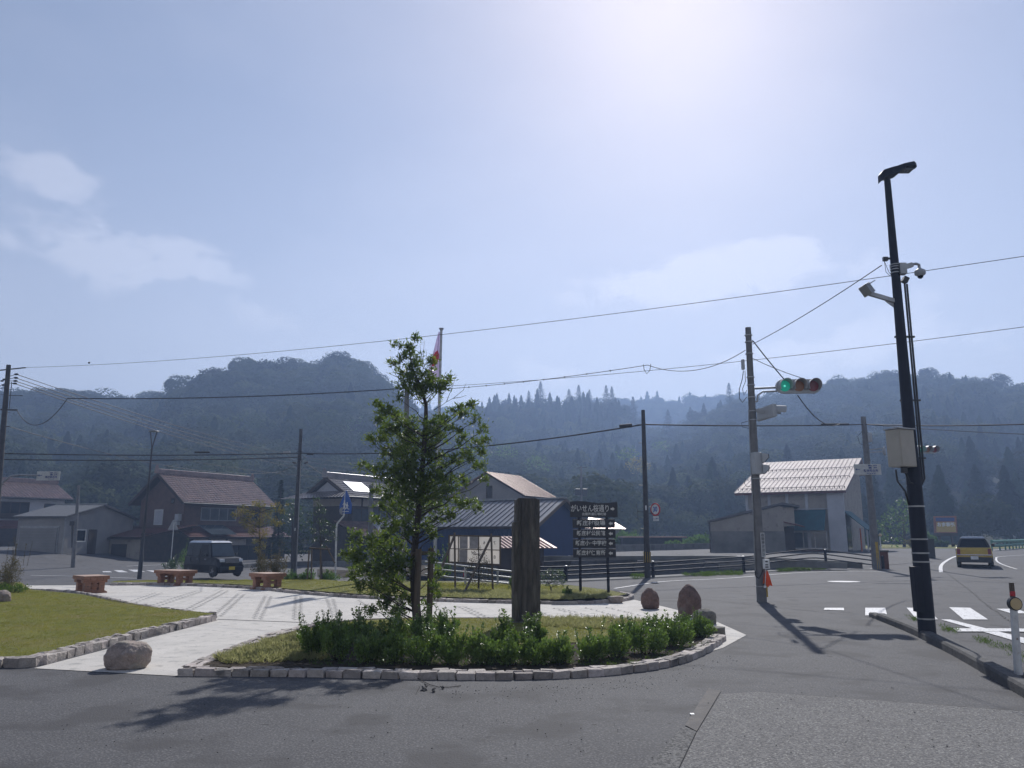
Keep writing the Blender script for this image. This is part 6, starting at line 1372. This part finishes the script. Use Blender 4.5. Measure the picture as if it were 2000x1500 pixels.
        mb = MB(m4); mb.beam((x0r+.3, 0, Hh), (x0r+.15, 0, Hh+.28), .008, .008); mb.build('aerial', 'black_plastic', root)
    return root
car(416, 1124, R(-39), 3.40, 1.48, 1.79, 'car_black', 'car_silver', 'black boxy kei van with a silver roof parked nose toward the tiled-house road', Y=41.5)
car(1905, 1107, R(60), 3.5, 1.60, 1.55, 'car_yellow', 'car_silver', 'mustard yellow hatchback seen from behind, driving away round the bend', van=False, Y=41)

# ------------------------------------------------------------------ vegetation
class Leaves:
    def __init__(s, seed): s.V = []; s.F = []; s.r = random.Random(seed)
    def leaf(s, p, d, n, L_, w):
        b = d.cross(n)
        if b.length < 1e-4: b = d.orthogonal()
        b.normalize(); k = len(s.V); m = p+d*L_*.5+n*L_*.06
        s.V += [p, m+b*w*L_*.5, p+d*L_, m-b*w*L_*.5]; s.F += [(k, k+1, k+2), (k, k+2, k+3)]
    def whorl(s, p, ax, n, L_, w=.34):
        r = s.r; a = ax.orthogonal().normalized(); b = ax.cross(a)
        for i in range(n):
            t = 6.283*i/n+r.uniform(-.3, .3); el = r.uniform(.15, 1.0); d = (a*math.cos(t)+b*math.sin(t))*math.cos(el)+ax*math.sin(el)
            s.leaf(p+ax*r.uniform(-.25, .1)*L_, d.normalized(), (ax+d*-.3).normalized(), L_*r.uniform(.7, 1.15), w)
    def blob(s, c, rad, n, L_, w=.5, up=.2, flat=None):
        r = s.r
        for i in range(n):
            d = Vector((r.gauss(0, 1), r.gauss(0, 1), r.gauss(0, 1))).normalized(); q = r.random()**.45
            p = Vector((c[0]+d.x*rad[0]*q, c[1]+d.y*rad[1]*q, c[2]+d.z*rad[2]*q)); ld = Vector((r.gauss(0, 1), r.gauss(0, 1), r.gauss(up, 1))).normalized()
            s.leaf(p, ld, Vector((r.gauss(0, .8), r.gauss(0, .8), 1)).normalized(), L_*r.uniform(.6, 1.2), w)
    def build(s, name, material, parent=None, kind=None):
        mb = MB(); mb.v = s.V; mb.f = s.F; mb.sm = [False]*len(s.F); o = mb.build(name, material, parent, fix=False)
        if kind: o['kind'] = kind
        return o
def branch(mb, a, b, r0, r1, sagv=0, seed=0, n=5):
    rr = random.Random(seed); a = Vector(a); b = Vector(b); L_ = (b-a).length
    P = [a.lerp(b, i/n)+Vector((rr.uniform(-1, 1), rr.uniform(-1, 1), rr.uniform(-1, 1)))*L_*.03*(0 if i in (0, n) else 1)-Vector((0, 0, sagv*4*(i/n)*(1-i/n))) for i in range(n+1)]
    mb.tube(P, [r0+(r1-r0)*i/n for i in range(n+1)], 6)

# the staked evergreen tree
b0 = gp(816, 1243); TY = b0.y; T = lambda px, py, dy=0: at(px, py, TY+dy)
root = empty('staked_tree', b0, 'tall young evergreen tree with whorled leaves, staked in the hedge bed before the flagpole', 'tree')
trunk_px = [(818, 1244), (813, 1190), (809, 1140), (808, 1090), (813, 1040), (819, 985), (824, 930), (828, 880), (832, 820), (832, 790), (822, 755), (806, 722), (800, 690), (796, 672)]
trk = [T(x, y) for x, y in trunk_px]; mb = MB(); mb.tube(trk, [.085, .075, .068, .062, .058, .05, .045, .04, .036, .032, .024, .016, .010, .006], 12); tr = mb.build('trunk', 'bark', root)
blobs = [(812, 664, 8), (778, 676, 10), (800, 684, 14), (787, 702, 12), (811, 706, 18), (770, 713, 11), (795, 728, 22), (818, 742, 26), (845, 706, 11), (838, 735, 18), (876, 740, 10), (790, 757, 16), (822, 766, 26), (852, 760, 22), (868, 752, 8),
 (780, 778, 7), (740, 792, 12), (755, 802, 15), (775, 812, 15), (742, 822, 12), (768, 830, 22), (798, 838, 26), (842, 836, 22), (868, 822, 20), (895, 804, 16), (920, 794, 12), (905, 812, 12),
 (752, 850, 16), (722, 858, 9), (738, 862, 10), (790, 868, 28), (830, 866, 22), (862, 852, 20), (892, 838, 13), (930, 822, 11), (942, 842, 11), (947, 862, 10), (930, 868, 10), (938, 884, 9), (903, 862, 13), (912, 886, 11),
 (762, 890, 22), (800, 900, 28), (842, 892, 20), (872, 900, 15), (896, 898, 11), (920, 900, 10), (942, 912, 9), (708, 910, 9), (722, 918, 9), (742, 922, 14), (770, 930, 22), (802, 936, 28), (848, 930, 26), (880, 938, 18), (902, 944, 13), (946, 938, 8), (930, 910, 7),
 (735, 956, 12), (765, 960, 22), (798, 966, 26), (838, 966, 26), (872, 966, 22), (898, 982, 16), (920, 982, 11), (932, 994, 8), (742, 990, 12), (772, 996, 22), (812, 1002, 26), (850, 1000, 24), (878, 1008, 14), (735, 1014, 10), (762, 1026, 16), (796, 1030, 22), (830, 1034, 14), (848, 1046, 10),
 (694, 1052, 16), (676, 1082, 12), (698, 1088, 20), (728, 1058, 16), (752, 1048, 18), (740, 1082, 22), (772, 1072, 22), (716, 1112, 20), (688, 1124, 12), (748, 1114, 26), (780, 1106, 22), (704, 1146, 11), (734, 1146, 20), (768, 1146, 26), (792, 1170, 16), (748, 1176, 18), (772, 1192, 18), (724, 1192, 10),
 (848, 1092, 9), (852, 1120, 11), (846, 1148, 10), (852, 1166, 8), (838, 1180, 10)]
lv = Leaves(11); br = MB(); rr = random.Random(5)
trp = [(x, y) for x, y in trunk_px]
def trunk_at(py): 
    ys = [p[1] for p in trp][::-1]; xs_ = [p[0] for p in trp][::-1]; return float(np.interp(py, ys, xs_))
for i, (x, y, r_) in enumerate(blobs):
    big = y > 780; dy = rr.uniform(-.75, .75)*(1 if big else .35); rm = r_/FPX*TY
    c = T(x, y, dy); off = abs(x-trunk_at(min(y+20, 1240)))
    py0 = min(1225, y+18+off*.45); a = T(trunk_at(py0), py0)
    branch(br, a, c, .005+.00007*off+.003*(1 if big else 0), .003, .02*(off/100), i)
    n = int((rm/.085)**2*(7.5 if (x < 800 and y > 1035) or (abs(x-812) < 35 and 830 < y < 1000) else 5.8))+4
    for k in range(n):
        d = Vector((rr.gauss(0, 1), rr.gauss(0, 1), rr.gauss(0, 1))).normalized(); p = c+d*rm*rr.uniform(.35, 1.08); p.z += .01
        ax = (d*.7+Vector((rr.uniform(-.3, .3), rr.uniform(-.3, .3), .75))).normalized()
        if k % 3 == 0: br.tube([c, p], [.004, .0025], 4, False)
        lv.whorl(p, ax, rr.randint(5, 8), rr.uniform(.06, .10), .34)
        for _ in range(5): q_ = p+Vector((rr.gauss(0, .05), rr.gauss(0, .05), rr.gauss(0, .04))); lv.leaf(q_, (ax+Vector((rr.gauss(0, .8), rr.gauss(0, .8), rr.gauss(-.2, .6)))).normalized(), Vector((rr.gauss(0, .6), rr.gauss(0, .6), 1)).normalized(), rr.uniform(.05, .10), .32)
for pts in ([(848, 800), (862, 792), (872, 785), (885, 778), (905, 762), (910, 748)], [(885, 778), (900, 776), (911, 772)], [(872, 785), (880, 765), (892, 732)], [(822, 745), (826, 720), (827, 690), (829, 665)], [(827, 710), (822, 690), (820, 672)], [(826, 722), (834, 705), (832, 682)], [(786, 748), (775, 735), (762, 715)], [(784, 740), (768, 733), (754, 727)]):
    br.tube([T(x, y, .05) for x, y in pts], [.007]+[.004]*(len(pts)-2)+[.002], 5)
br.build('branch_work', 'bark', tr, fix=False)['kind'] = 'stuff'
lv.build('crown', 'leaf_tree', root)
for (x0, y0, x1, y1, r_) in ((812, 1236, 818, 1072, .052), (838, 1216, 842, 1070, .050)):
    q = gp(x0, min(y0, 1240)); 
    Yk = TY-.28 if x0 < 820 else TY+.1
    tp_ = at(x1, y1, Yk); bt = Vector((at(x0, y0, Yk).x, Yk, .0)); mb = MB(); mb.tube([bt, tp_], r_, 12); st = tag(mb.build('tree_stake', 'stake_wood'), ('thick timber stake tied in front of the evergreen trunk' if x0 < 820 else 'second timber stake just behind the evergreen trunk, toward the pillar'), 'stake', 'stakes of the evergreen tree')
mb = MB(); mb.cyl(at(803, 1082, TY-.15), at(848, 1079, TY+.1), .03); tag(mb.build('stake_crossbar', 'stake_wood'), 'short timber crossbar lashed between the two tree stakes', 'stake')

# hedge shrubs of the bed: each its own shrub
def shrub(px, py, w, h, label, seed, mat_='leaf_hedge', n=2300, L_=.036, dy=0, sprigs=6, name='shrub', cat='shrub', group=None, z=.05, wr=.55, stem=True, Y=None, dens=None):
    q = gp(px, py) if Y is None else Vector((at(px, py, Y).x, Y, gz(at(px, py, Y).x, Y)))
    q.y += dy; Yq = q.y; k = Yq/FPX; W = w*k/2; H = h*k
    root = empty(name, q, label, cat, group); r = random.Random(seed); lv = Leaves(seed); sm = MB()
    nb_ = 16
    for i in range(nb_):
        a = r.uniform(0, 6.283); rr_ = math.sqrt(r.random()); top = r.uniform(.55, 1.0)*(1-.35*rr_*rr_); tx, ty = q.x+math.cos(a)*rr_*W*.95, q.y+math.sin(a)*rr_*W*.8
        base = Vector((q.x+(tx-q.x)*.35, q.y+(ty-q.y)*.35, q.z+z)); tipp = Vector((tx, ty, q.z+z+H*top))
        if stem: sm.tube([base, base.lerp(tipp, .5)+Vector((r.uniform(-.02, .02), 0, .02)), tipp], [.006, .004, .002], 4, False)
        m_ = n//nb_
        for j in range(m_):
            t = r.random()**.7; p = base.lerp(tipp, .12+.88*t); rad = W*.36*(1-.45*t)
            d = Vector((r.gauss(0, 1), r.gauss(0, 1), r.gauss(0, .8))).normalized(); p = p+d*rad*r.random()**.5
            if p.z < q.z+z*.5: p.z = q.z+z*.5+r.random()*.05
            lv.leaf(p, (d*.6+Vector((r.uniform(-.4, .4), r.uniform(-.4, .4), .7))).normalized(), Vector((r.gauss(0, .7), r.gauss(0, .7), 1)).normalized(), L_*r.uniform(.6, 1.2), wr)
    for i in range(sprigs):
        a = r.uniform(0, 6.283); rr_ = r.random()*.8; b_ = Vector((q.x+math.cos(a)*rr_*W, q.y+math.sin(a)*rr_*W*.7, q.z+z+H*.6)); t_ = b_+Vector((r.uniform(-.08, .08), r.uniform(-.05, .05), H*r.uniform(.45, .72)))
        sm.tube([b_, t_], [.004, .002], 4, False)
        for j in range(34):
            p = b_.lerp(t_, r.random()); d = Vector((r.gauss(0, 1), r.gauss(0, 1), .7)).normalized(); lv.leaf(p, d, Vector((r.gauss(0, .5), r.gauss(0, .5), 1)).normalized(), L_*r.uniform(.7, 1.1), wr)
    if sm.v: sm.build('stem', 'bark', root, fix=False)
    lv.build('foliage', mat_, root)
    return root
HG = 'hedge shrubs in the planting bed'
hs = [(612, 1292, 70, 84, 'hedge shrub with a tall rounded head at the path end of the bed', 5), (660, 1298, 84, 92, 'dark hedge shrub second from the path end of the bed', 4), (640, 1262, 60, 62, 'low shrub tucked behind the path-end hedge shrub', 3),
 (700, 1270, 80, 78, 'hedge shrub with thin upright sprigs, just path-side of the evergreen tree', 9), (716, 1302, 86, 74, 'low dark hedge shrub along the setts before the evergreen tree', 3), (765, 1268, 84, 74, 'dense dark hedge shrub at the foot of the evergreen trunk', 5),
 (772, 1304, 86, 84, 'hedge shrub on the setts directly before the tree stakes', 4), (826, 1270, 70, 78, 'hedge shrub wrapped round the lower end of the second stake', 6), (828, 1306, 84, 80, 'yellow-green hedge shrub on the setts between stake and pillar', 4), (868, 1262, 64, 76, 'tall sprigged shrub between the second stake and the pillar', 9),
 (884, 1306, 84, 82, 'bushy hedge shrub on the setts before the open turf', 5), (938, 1306, 80, 72, 'hedge shrub standing before the pillar shadow on the turf', 4), (985, 1290, 56, 96, 'thin tall sprigged shrub beside the pillar', 12), (1040, 1282, 52, 92, 'second thin tall sprigged shrub before the pillar and plaque', 12),
 (990, 1307, 84, 62, 'low hedge shrub on the setts under the thin sprigged shrub', 4), (1044, 1306, 84, 66, 'low hedge shrub on the setts in front of the white plaque', 4), (1098, 1303, 84, 62, 'low glossy hedge shrub midway along the open turf edge', 3), (1150, 1299, 84, 66, 'low rounded shrub where the sett edging starts to curve', 3),
 (1203, 1293, 84, 70, 'dense hedge shrub on the curving setts before the grey boulders', 4), (1222, 1262, 74, 52, 'bright green shrub behind the curving setts, by the ground cover', 6), (1262, 1284, 84, 74, 'full green shrub at the curve of the bed', 5), (1285, 1256, 70, 50, 'shrub with one upright twig below the squat reddish boulder', 7),
 (1320, 1270, 78, 64, 'glossy shrub near the tall reddish boulder end of the bed', 6), (1362, 1252, 66, 52, 'end shrub of the hedge touching the block stone', 5), (1338, 1246, 56, 42, 'small shrub in front of the smooth grey boulder', 5)]
for i, (x, y, w, h, lab, sp) in enumerate(hs):
    h = h*(.66 if h > 90 else .72) if sp > 8 else h*.78
    shrub(x, y, w, h, lab, 100+i, n=2300, L_=.043, sprigs=sp, group=HG)
# ground cover tufts and turf blades
def tufts(name, polypx, n, material, h, bl=14, w=.05, seed=1, z=.06, spread=.09):
    P = pxpoly(polypx); r = random.Random(seed); lv = Leaves(seed); x0, x1 = min(p.x for p in P), max(p.x for p in P); y0, y1 = min(p.y for p in P), max(p.y for p in P); c = 0; tries = 0
    while c < n and tries < n*20:
        tries += 1; x, y = r.uniform(x0, x1), r.uniform(y0, y1)
        if not inpoly(x, y, P): continue
        c += 1; s = r.uniform(.6, 1.25); zz = gz(x, y)+z
        for k in range(bl):
            a = r.uniform(0, 6.283); e = r.uniform(.35, 1.2); d = Vector((math.cos(a)*math.cos(e), math.sin(a)*math.cos(e), math.sin(e)))
            lv.leaf(Vector((x+r.uniform(-1, 1)*spread*.4, y+r.uniform(-1, 1)*spread*.4, zz)), d, Vector((-d.x, -d.y, 1)).normalized(), h*s*r.uniform(.6, 1.1), w)
    return lv.build(name, material, kind='stuff')
tufts('ground_cover', [(420, 1296), (520, 1262), (600, 1244), (630, 1262), (640, 1300), (440, 1308)], 430, 'ground_cover', .12, 20, .08, 1)
tufts('ground_cover', [(1055, 1215), (1200, 1216), (1330, 1230), (1300, 1246), (1190, 1238), (1060, 1232)], 380, 'ground_cover', .12, 20, .08, 2)
tufts('ground_cover', [(600, 1300), (1240, 1300), (1380, 1262), (1388, 1270), (1240, 1310), (600, 1312)], 260, 'weed_green', .05, 8, .14, 3)
tufts('ground_cover', [(852, 1158), (1000, 1160), (1110, 1158), (1190, 1163), (1192, 1175), (1100, 1178), (900, 1174), (852, 1170)], 750, 'ground_cover', .12, 18, .10, 4, z=.07)
tufts('lawn_grass', [(-60, 1302), (66, 1296), (415, 1209), (300, 1196), (160, 1170), (60, 1160), (-60, 1150)], 15000, 'grass_blade', .035, 4, .16, 5, z=.095, spread=.12)
tufts('lawn_grass', [(215, 1141), (330, 1141), (480, 1146), (570, 1155), (700, 1165), (850, 1170), (850, 1143), (660, 1140), (480, 1136), (230, 1140)], 9000, 'grass_blade', .045, 4, .18, 6, z=.075, spread=.12)
tufts('lawn_grass', [(850, 1143), (1100, 1150), (1100, 1160), (850, 1160)], 4000, 'grass_blade', .05, 4, .18, 7, z=.075, spread=.12)
tufts('lawn_grass', [(570, 1249), (640, 1227), (800, 1216), (1000, 1216), (1180, 1223), (1258, 1240), (1200, 1261), (1000, 1267), (620, 1271)], 5000, 'grass_blade', .04, 4, .16, 8, z=.065, spread=.1)
for pl, n_, s_ in (([(1336, 1122), (1450, 1117), (1450, 1124), (1330, 1128)], 160, 11), ([(1520, 1112), (1612, 1107), (1612, 1113), (1520, 1118)], 140, 12), ([(1235, 1124), (1262, 1122), (1262, 1130), (1235, 1132)], 30, 13), ([(1768, 1203), (1800, 1210), (1800, 1216), (1768, 1210)], 12, 14), ([(1838, 1222), (1870, 1232), (1870, 1240), (1838, 1230)], 16, 15), ([(1910, 1245), (1945, 1258), (1945, 1266), (1910, 1254)], 14, 16), ([(1960, 1255), (2010, 1285), (2010, 1300), (1960, 1270)], 14, 17)):
    tufts('weeds', pl, n_, 'weed_green', .16 if s_ < 14 else .08, 16, .10, s_, z=0, spread=.2)

# other trees and bushes
def small_tree(px, py, Y, trunk, blobs_, material, label, seed, L_=.09, name='tree', dens=1.0, tr_r=.05, depth=.5, cat='tree', w=.5, group=None):
    q = Vector((at(px, py, Y).x, Y, at(px, py, Y).z if py else 0)); q.z = gz(q.x, Y)
    root = empty(name, q, label, cat, group); r = random.Random(seed); mb = MB(); P = [q-Vector((0, 0, .1))]+[at(x, y, Y) for x, y in trunk]
    mb.tube(P, [tr_r*(1-.75*i/(len(P)-1)) for i in range(len(P))], 8); tk = mb.build('trunk', 'bark', root); br = MB(); lv = Leaves(seed)
    for i, (x, y, rr_) in enumerate(blobs_):
        rm = rr_/FPX*Y; c = at(x, y, Y+r.uniform(-1, 1)*depth); base = min(P[1:], key=lambda p: (p-c).length+max(0, p.z-c.z)*2); branch(br, base, c, tr_r*.3, tr_r*.08, 0, i+seed)
        for k in range(5): d = Vector((r.gauss(0, 1), r.gauss(0, 1), r.gauss(0, 1))).normalized(); br.tube([c, c+d*rm*.8], [tr_r*.07, tr_r*.04], 3, False)
        lv.blob(c, (rm, rm, rm*.8), int(dens*(rm/L_)**2*9)+6, L_, w)
    br.build('branch_work', 'bark', tk, fix=False)['kind'] = 'stuff'; lv.build('crown', material, root); return root
small_tree(508, 1122, 32, [(506, 1090), (508, 1060), (506, 1030), (508, 1000)], [(508, 985, 12), (538, 990, 13), (550, 998, 9), (470, 1000, 11), (458, 1005, 8), (490, 1002, 13), (520, 1005, 15), (478, 1018, 13), (505, 1022, 16), (535, 1020, 13), (548, 1022, 8), (492, 1038, 12), (515, 1042, 14), (500, 1058, 8), (475, 990, 8), (498, 985, 8), (560, 985, 5), (482, 1028, 8), (514, 1066, 9), (502, 1075, 8)], 'leaf_maple', 'young maple with ochre and yellow-green leaves above the two bronze shrubs', 21, .075, dens=1.35)
shrub(511, 1124, 54, 66, 'taller of two bronze-green shrubs between the van and the utility pole', 201, 'leaf_brown', 2600, .055, sprigs=4, Y=31, z=0)
shrub(541, 1124, 46, 60, 'shorter of two bronze-green shrubs, next to the utility pole', 202, 'leaf_brown', 2200, .055, sprigs=4, Y=31, z=0)
small_tree(630, 1130, 29.3, [(628, 1100), (626, 1060), (624, 1020), (622, 985)], [(618, 975, 8), (622, 990, 11), (612, 1003, 10), (632, 1000, 9), (606, 1020, 8), (628, 1018, 12), (640, 1022, 8), (612, 1036, 9), (632, 1040, 11), (648, 1042, 9), (652, 1030, 6), (615, 1055, 9), (642, 1056, 8), (604, 1012, 5), (630, 1068, 7), (655, 1052, 6)], 'leaf_dark', 'slim young tree on a wooden tripod stake beside the blue crossing sign', 23, .07, dens=.9, tr_r=.03)
root = empty('tree_stake', gp(625, 1131), 'wooden stake frame holding the slim young tree beside the crossing sign', 'stake')
for a, b_ in (((608, 1132), (609, 1072)), ((626, 1132), (626, 1074)), ((604, 1070), (646, 1073)), ((637, 1066), (654, 1100)), ((600, 1130), (604, 1075))):
    mb = MB(); mb.tube([at(a[0], a[1], 29), at(b_[0], b_[1], 29.2)], .03, 8); mb.build('pole', 'stake_wood', root)
small_tree(935, 1151, 23, [(935, 1130), (935, 1110), (935, 1085)], [(935, 1072, 7), (928, 1082, 9), (942, 1084, 9), (922, 1095, 10), (937, 1097, 13), (950, 1096, 9), (918, 1110, 11), (936, 1113, 14), (954, 1112, 10), (920, 1126, 11), (938, 1128, 14), (954, 1127, 11), (935, 1140, 9), (948, 1141, 8), (925, 1140, 7)], 'leaf_brown', 'dry brownish conical sapling before the framed notice board', 25, .045, dens=.75, tr_r=.03, depth=.2)
small_tree(1078, 1156, 22, [(1076, 1148), (1072, 1140)], [(1062, 1122, 9), (1075, 1117, 9), (1090, 1119, 10), (1060, 1134, 8), (1076, 1130, 10), (1094, 1131, 10), (1100, 1139, 7), (1085, 1140, 7), (1068, 1142, 6), (1100, 1124, 6)], 'leaf_pale', 'round glossy pale shrub beside the pillar', 27, .07, dens=1.5, tr_r=.03, depth=.22, name='shrub', cat='shrub', w=.34)
shrub(16, 1157, 74, 82, 'dry brownish-green bush on the front lawn at the street side', 210, 'leaf_brown', 3600, .035, sprigs=10, Y=22.3)
shrub(18, 1160, 66, 24, 'fresh green weeds round the foot of the dry bush', 211, 'weed_green', 1500, .05, sprigs=0, Y=21.8)
shrub(366, 1098, 44, 52, 'loose green bush behind the black van', 212, 'leaf_light', 1500, .09, sprigs=3, Y=48, z=0)
shrub(335, 1098, 34, 26, 'low dark bush beside the cranked sign pole', 213, 'leaf_dark', 900, .09, sprigs=2, Y=50, z=0)
shrub(600, 1128, 40, 18, 'low green plants under the slim staked tree', 214, 'leaf_light', 1200, .06, sprigs=3, Y=29.6, z=0); shrub(642, 1128, 44, 18, 'low green plants at the foot of the crossing sign', 215, 'leaf_light', 1200, .06, sprigs=3, Y=29.6, z=0)
shrub(570, 1126, 34, 18, 'low green plants beside the utility pole foot', 216, 'leaf_light', 900, .06, sprigs=3, Y=30, z=0)
shrub(866, 1125, 40, 50, 'leafy green bush behind the struts of the notice board', 217, 'leaf_light', 1500, .07, sprigs=4, Y=30, z=0)
shrub(1001, 1146, 20, 22, 'small yellow-green weed clump half hidden by the pillar', 218, 'weed_green', 400, .05, sprigs=2, Y=24); shrub(1108, 1158, 22, 16, 'small weed clump between the pale shrub and the direction board', 219, 'weed_green', 400, .05, sprigs=2, Y=21)
small_tree(572, 1095, 60, [(571, 1060), (571, 1010)], [(570, 985, 16), (582, 1005, 20), (560, 1010, 18), (575, 1035, 24), (598, 1030, 18), (560, 1060, 22), (590, 1065, 24), (605, 1050, 18), (575, 1080, 20)], 'leaf_dark', 'dark leafy tree mass between the two tiled houses', 31, .22, dens=.9, tr_r=.15, depth=1.2)
def cedar(px, pyb, pyt, Y, label, seed, wpx=16, gz_off=None, group='pointed cedars on the ridge'):
    a = at(px, pyb, Y); b_ = at(px, pyt, Y); root = empty('cedar_tree', a, label, 'tree', group); H = b_.z-a.z; r = random.Random(seed); lv = Leaves(seed); W = wpx/FPX*Y
    mb = MB(); mb.tube([a, Vector((a.x, a.y, b_.z-.3))], [H*.02, H*.004], 6); mb.build('trunk', 'bark', root)
    for i in range(2600):
        t = r.random()**1.3; lay = .7+.3*math.sin(t*38+r.uniform(-.4, .4)); rad = W*(1-t)**1.05*lay*(.8+.4*math.sin(i)); a_ = r.uniform(0, 6.283); rr_ = rad*r.uniform(.3, 1); p = Vector((a.x+math.cos(a_)*rr_, a.y+math.sin(a_)*rr_, a.z+H*(.08+.92*t)-rr_*.3))
        lv.leaf(p, Vector((math.cos(a_), math.sin(a_), .1-.3*(1-t))).normalized(), Vector((0, 0, 1)), H*.07*(.5+.5*(1-t))*r.uniform(.6, 1.2), .6)
    lv.build('crown', 'forest_cedar', root)
cedar(541, 1090, 938, 72, 'slender dark cedar rising behind the big tiled roof', 41, 17, group=None)
for i, (x, yb, yt, Yc, w_, lb) in enumerate(((1056, 800, 740, 392, 11, 'tallest pointed cedar on the middle ridge'), (1033, 800, 758, 392, 9, 'small cedar just before the tallest one on the middle ridge'), (1112, 805, 755, 392, 11, 'broad cedar between the tallest and the twin-topped cedars'), (1131, 805, 747, 392, 11, 'sharp cedar midway along the middle ridge'), (1152, 805, 756, 392, 9, 'short cedar following the sharp one on the middle ridge'), (1185, 810, 748, 392, 11, 'front of the twin-topped cedars ending the middle ridge'), (1196, 810, 750, 394, 8, 'rear of the twin-topped cedars ending the middle ridge'),
    (1238, 840, 770, 380, 11, 'cedar standing on the falling end of the middle ridge'), (1426, 800, 743, 372, 10, 'cedar peak where the wooded ridge rises behind the signal pole'), (764, 790, 738, 285, 7, 'left of two thin cedars beside the round hilltop, next to the evergreen tree'), (776, 795, 741, 285, 7, 'right of two thin cedars beside the round hilltop, next to the evergreen tree'), (1306, 850, 795, 360, 12, 'cedar in the valley dip between the ridges'), (1350, 840, 790, 360, 11, 'cedar above the valley dip, toward the signal pole'))):
    cedar(x, yb, yt+5, Yc, lb, 50+i, w_*2.7)
small_tree(1766, 1068, 88, [(1766, 1050), (1764, 1020)], [(1762, 982, 13), (1745, 995, 14), (1775, 996, 15), (1758, 1010, 18), (1735, 1015, 14), (1785, 1014, 13), (1770, 1030, 17), (1745, 1035, 18), (1722, 1030, 12), (1712, 1022, 7), (1725, 1050, 14), (1750, 1055, 14), (1785, 1040, 12), (1790, 1055, 10)], 'leaf_light', 'big pale green willow-like tree between the shop and the billboard', 33, .34, dens=1.1, tr_r=.2, depth=1.8)
for i, (x, y, w, h, Yg, lb, mt) in enumerate(((1225, 1080, 60, 34, 84, 'rounded green thicket behind the direction board', 'leaf_light'), (1262, 1078, 46, 20, 82, 'low thicket before the flat shed roof', 'leaf_light'), (1362, 1074, 66, 26, 82, 'bright thicket between the flat shed and the shed annex', 'leaf_light'), (1318, 1074, 40, 14, 78, 'low weeds in front of the flat shed', 'leaf_light'), (1200, 1080, 40, 34, 90, 'darker bush behind the lower arrow boards', 'leaf_dark'), (1705, 1072, 30, 26, 84, 'dark bush at the corner of the shop awning', 'leaf_dark'), (1812, 1068, 34, 26, 92, 'hedge bush behind the street light near the billboard', 'leaf_light'), (1790, 1070, 50, 14, 86, 'low flowering border under the pale willow-like tree', 'leaf_maple'), (1838, 1072, 26, 12, 88, 'dark low bush under the billboard', 'leaf_dark'))):
    shrub(x, y, w, h, lb, 300+i, mt, 1500, .28, sprigs=0, Y=Yg, z=0, stem=False)
# bright crowns on the slope that stand out from the forest
for i, (x, y, r_, Yc, mt, lb) in enumerate(((1203, 948, 12, 150, 'leaf_light', 'bright yellow-green crown low on the misty slope'), (1245, 905, 22, 185, 'leaf_maple', 'ochre crown on the misty slope above the bright one'), (1225, 885, 20, 205, 'leaf_light', 'pale crown on the misty slope beside the creek pole'), (920, 890, 26, 200, 'leaf_light', 'pale layered crown on the slope right beside the evergreen tree'), (1045, 905, 24, 190, 'leaf_light', 'pale layered crown above the pinkish brown roof'), (985, 880, 24, 205, 'leaf_light', 'pale layered crown midway down the near slope'), (695, 830, 24, 200, 'leaf_light', 'pale rounded crown beside the upper left of the evergreen tree'), (1290, 870, 14, 260, 'leaf_light', 'faint pale crown near the creek pole top'))):
    small_tree(x, None or y+r_*2, Yc, [(x, y+r_)], [(x, y, r_*.7), (x-r_*.7, y+r_*.3, r_*.55), (x+r_*.7, y+r_*.25, r_*.6), (x+r_*.1, y+r_*.6, r_*.6), (x-r_*.4, y-r_*.3, r_*.4), (x+r_*.4, y-r_*.35, r_*.4)], mt, lb, 400+i, Yc*.0035, dens=.8, tr_r=.2, depth=1.5, group='pale crowns on the slope')
# fallen twig with seed heads on the asphalt
A = gp(806, 1322); root = empty('fallen_twig', gp(845, 1345), 'dark fallen twig with dry leaves lying on the asphalt before the hedge', 'twig')
mb = MB(); P = [gp(x, y)+Vector((0, 0, .015)) for x, y in ((806, 1322), (822, 1331), (840, 1340), (858, 1345), (878, 1345), (900, 1342))]; mb.tube(P, .004, 5); mb.tube([gp(812, 1358)+Vector((0, 0, .01)), gp(822, 1340)+Vector((0, 0, .02))], .002, 4); mb.build('stem', 'bark', root)
for x, y, s in ((829, 1350, 1.0), (846, 1353, .9), (864, 1347, .7), (832, 1344, .6)):
    lv = Leaves(int(x)); c = gp(x, y)+Vector((0, 0, .02)); lv.blob(c, (.022*s, .022*s, .018*s), 30, .035*s, .6); lv.build('dry_leaf', 'kerb_dark', root)
q = gp(1352, 1397.5); mb = MB(); mb.box(q+Vector((0, 0, .014)), (.035, .05, .006)); tag(mb.build('road_stud', 'sign_white'), 'small white stud on the paving strip in front', 'road stud')
q = gp(569, 1344.5); mb = MB(); mb.box(q+Vector((0, 0, .012)), (.03, .02, .012)); 
# loose grit beside the setts
r = random.Random(9); mb = MB()
for i in range(260):
    t = r.random(); x = 880+t*560; y = 1338-(max(0, t-.45)**1.5)*150+abs(r.gauss(0, 1))*14; q = gp(x, y); s = r.uniform(.002, .006)
    mb.box((q.x, q.y, s*.5+.004), (s*r.uniform(1, 2.2), s*1.4, s), Matrix.Rotation(r.uniform(0, 3), 3, 'Z'))
for i in range(160): q = gp(r.uniform(100, 1950), r.uniform(1345, 1490)); s = r.uniform(.003, .007); mb.box((q.x, q.y, s*.5+.012), (s*1.5, s*1.2, s), Matrix.Rotation(r.uniform(0, 3), 3, 'Z'))
tag(mb.build('gravel', 'kerb_dark', fix=False), 'loose grit scattered on the asphalt', kind='stuff')
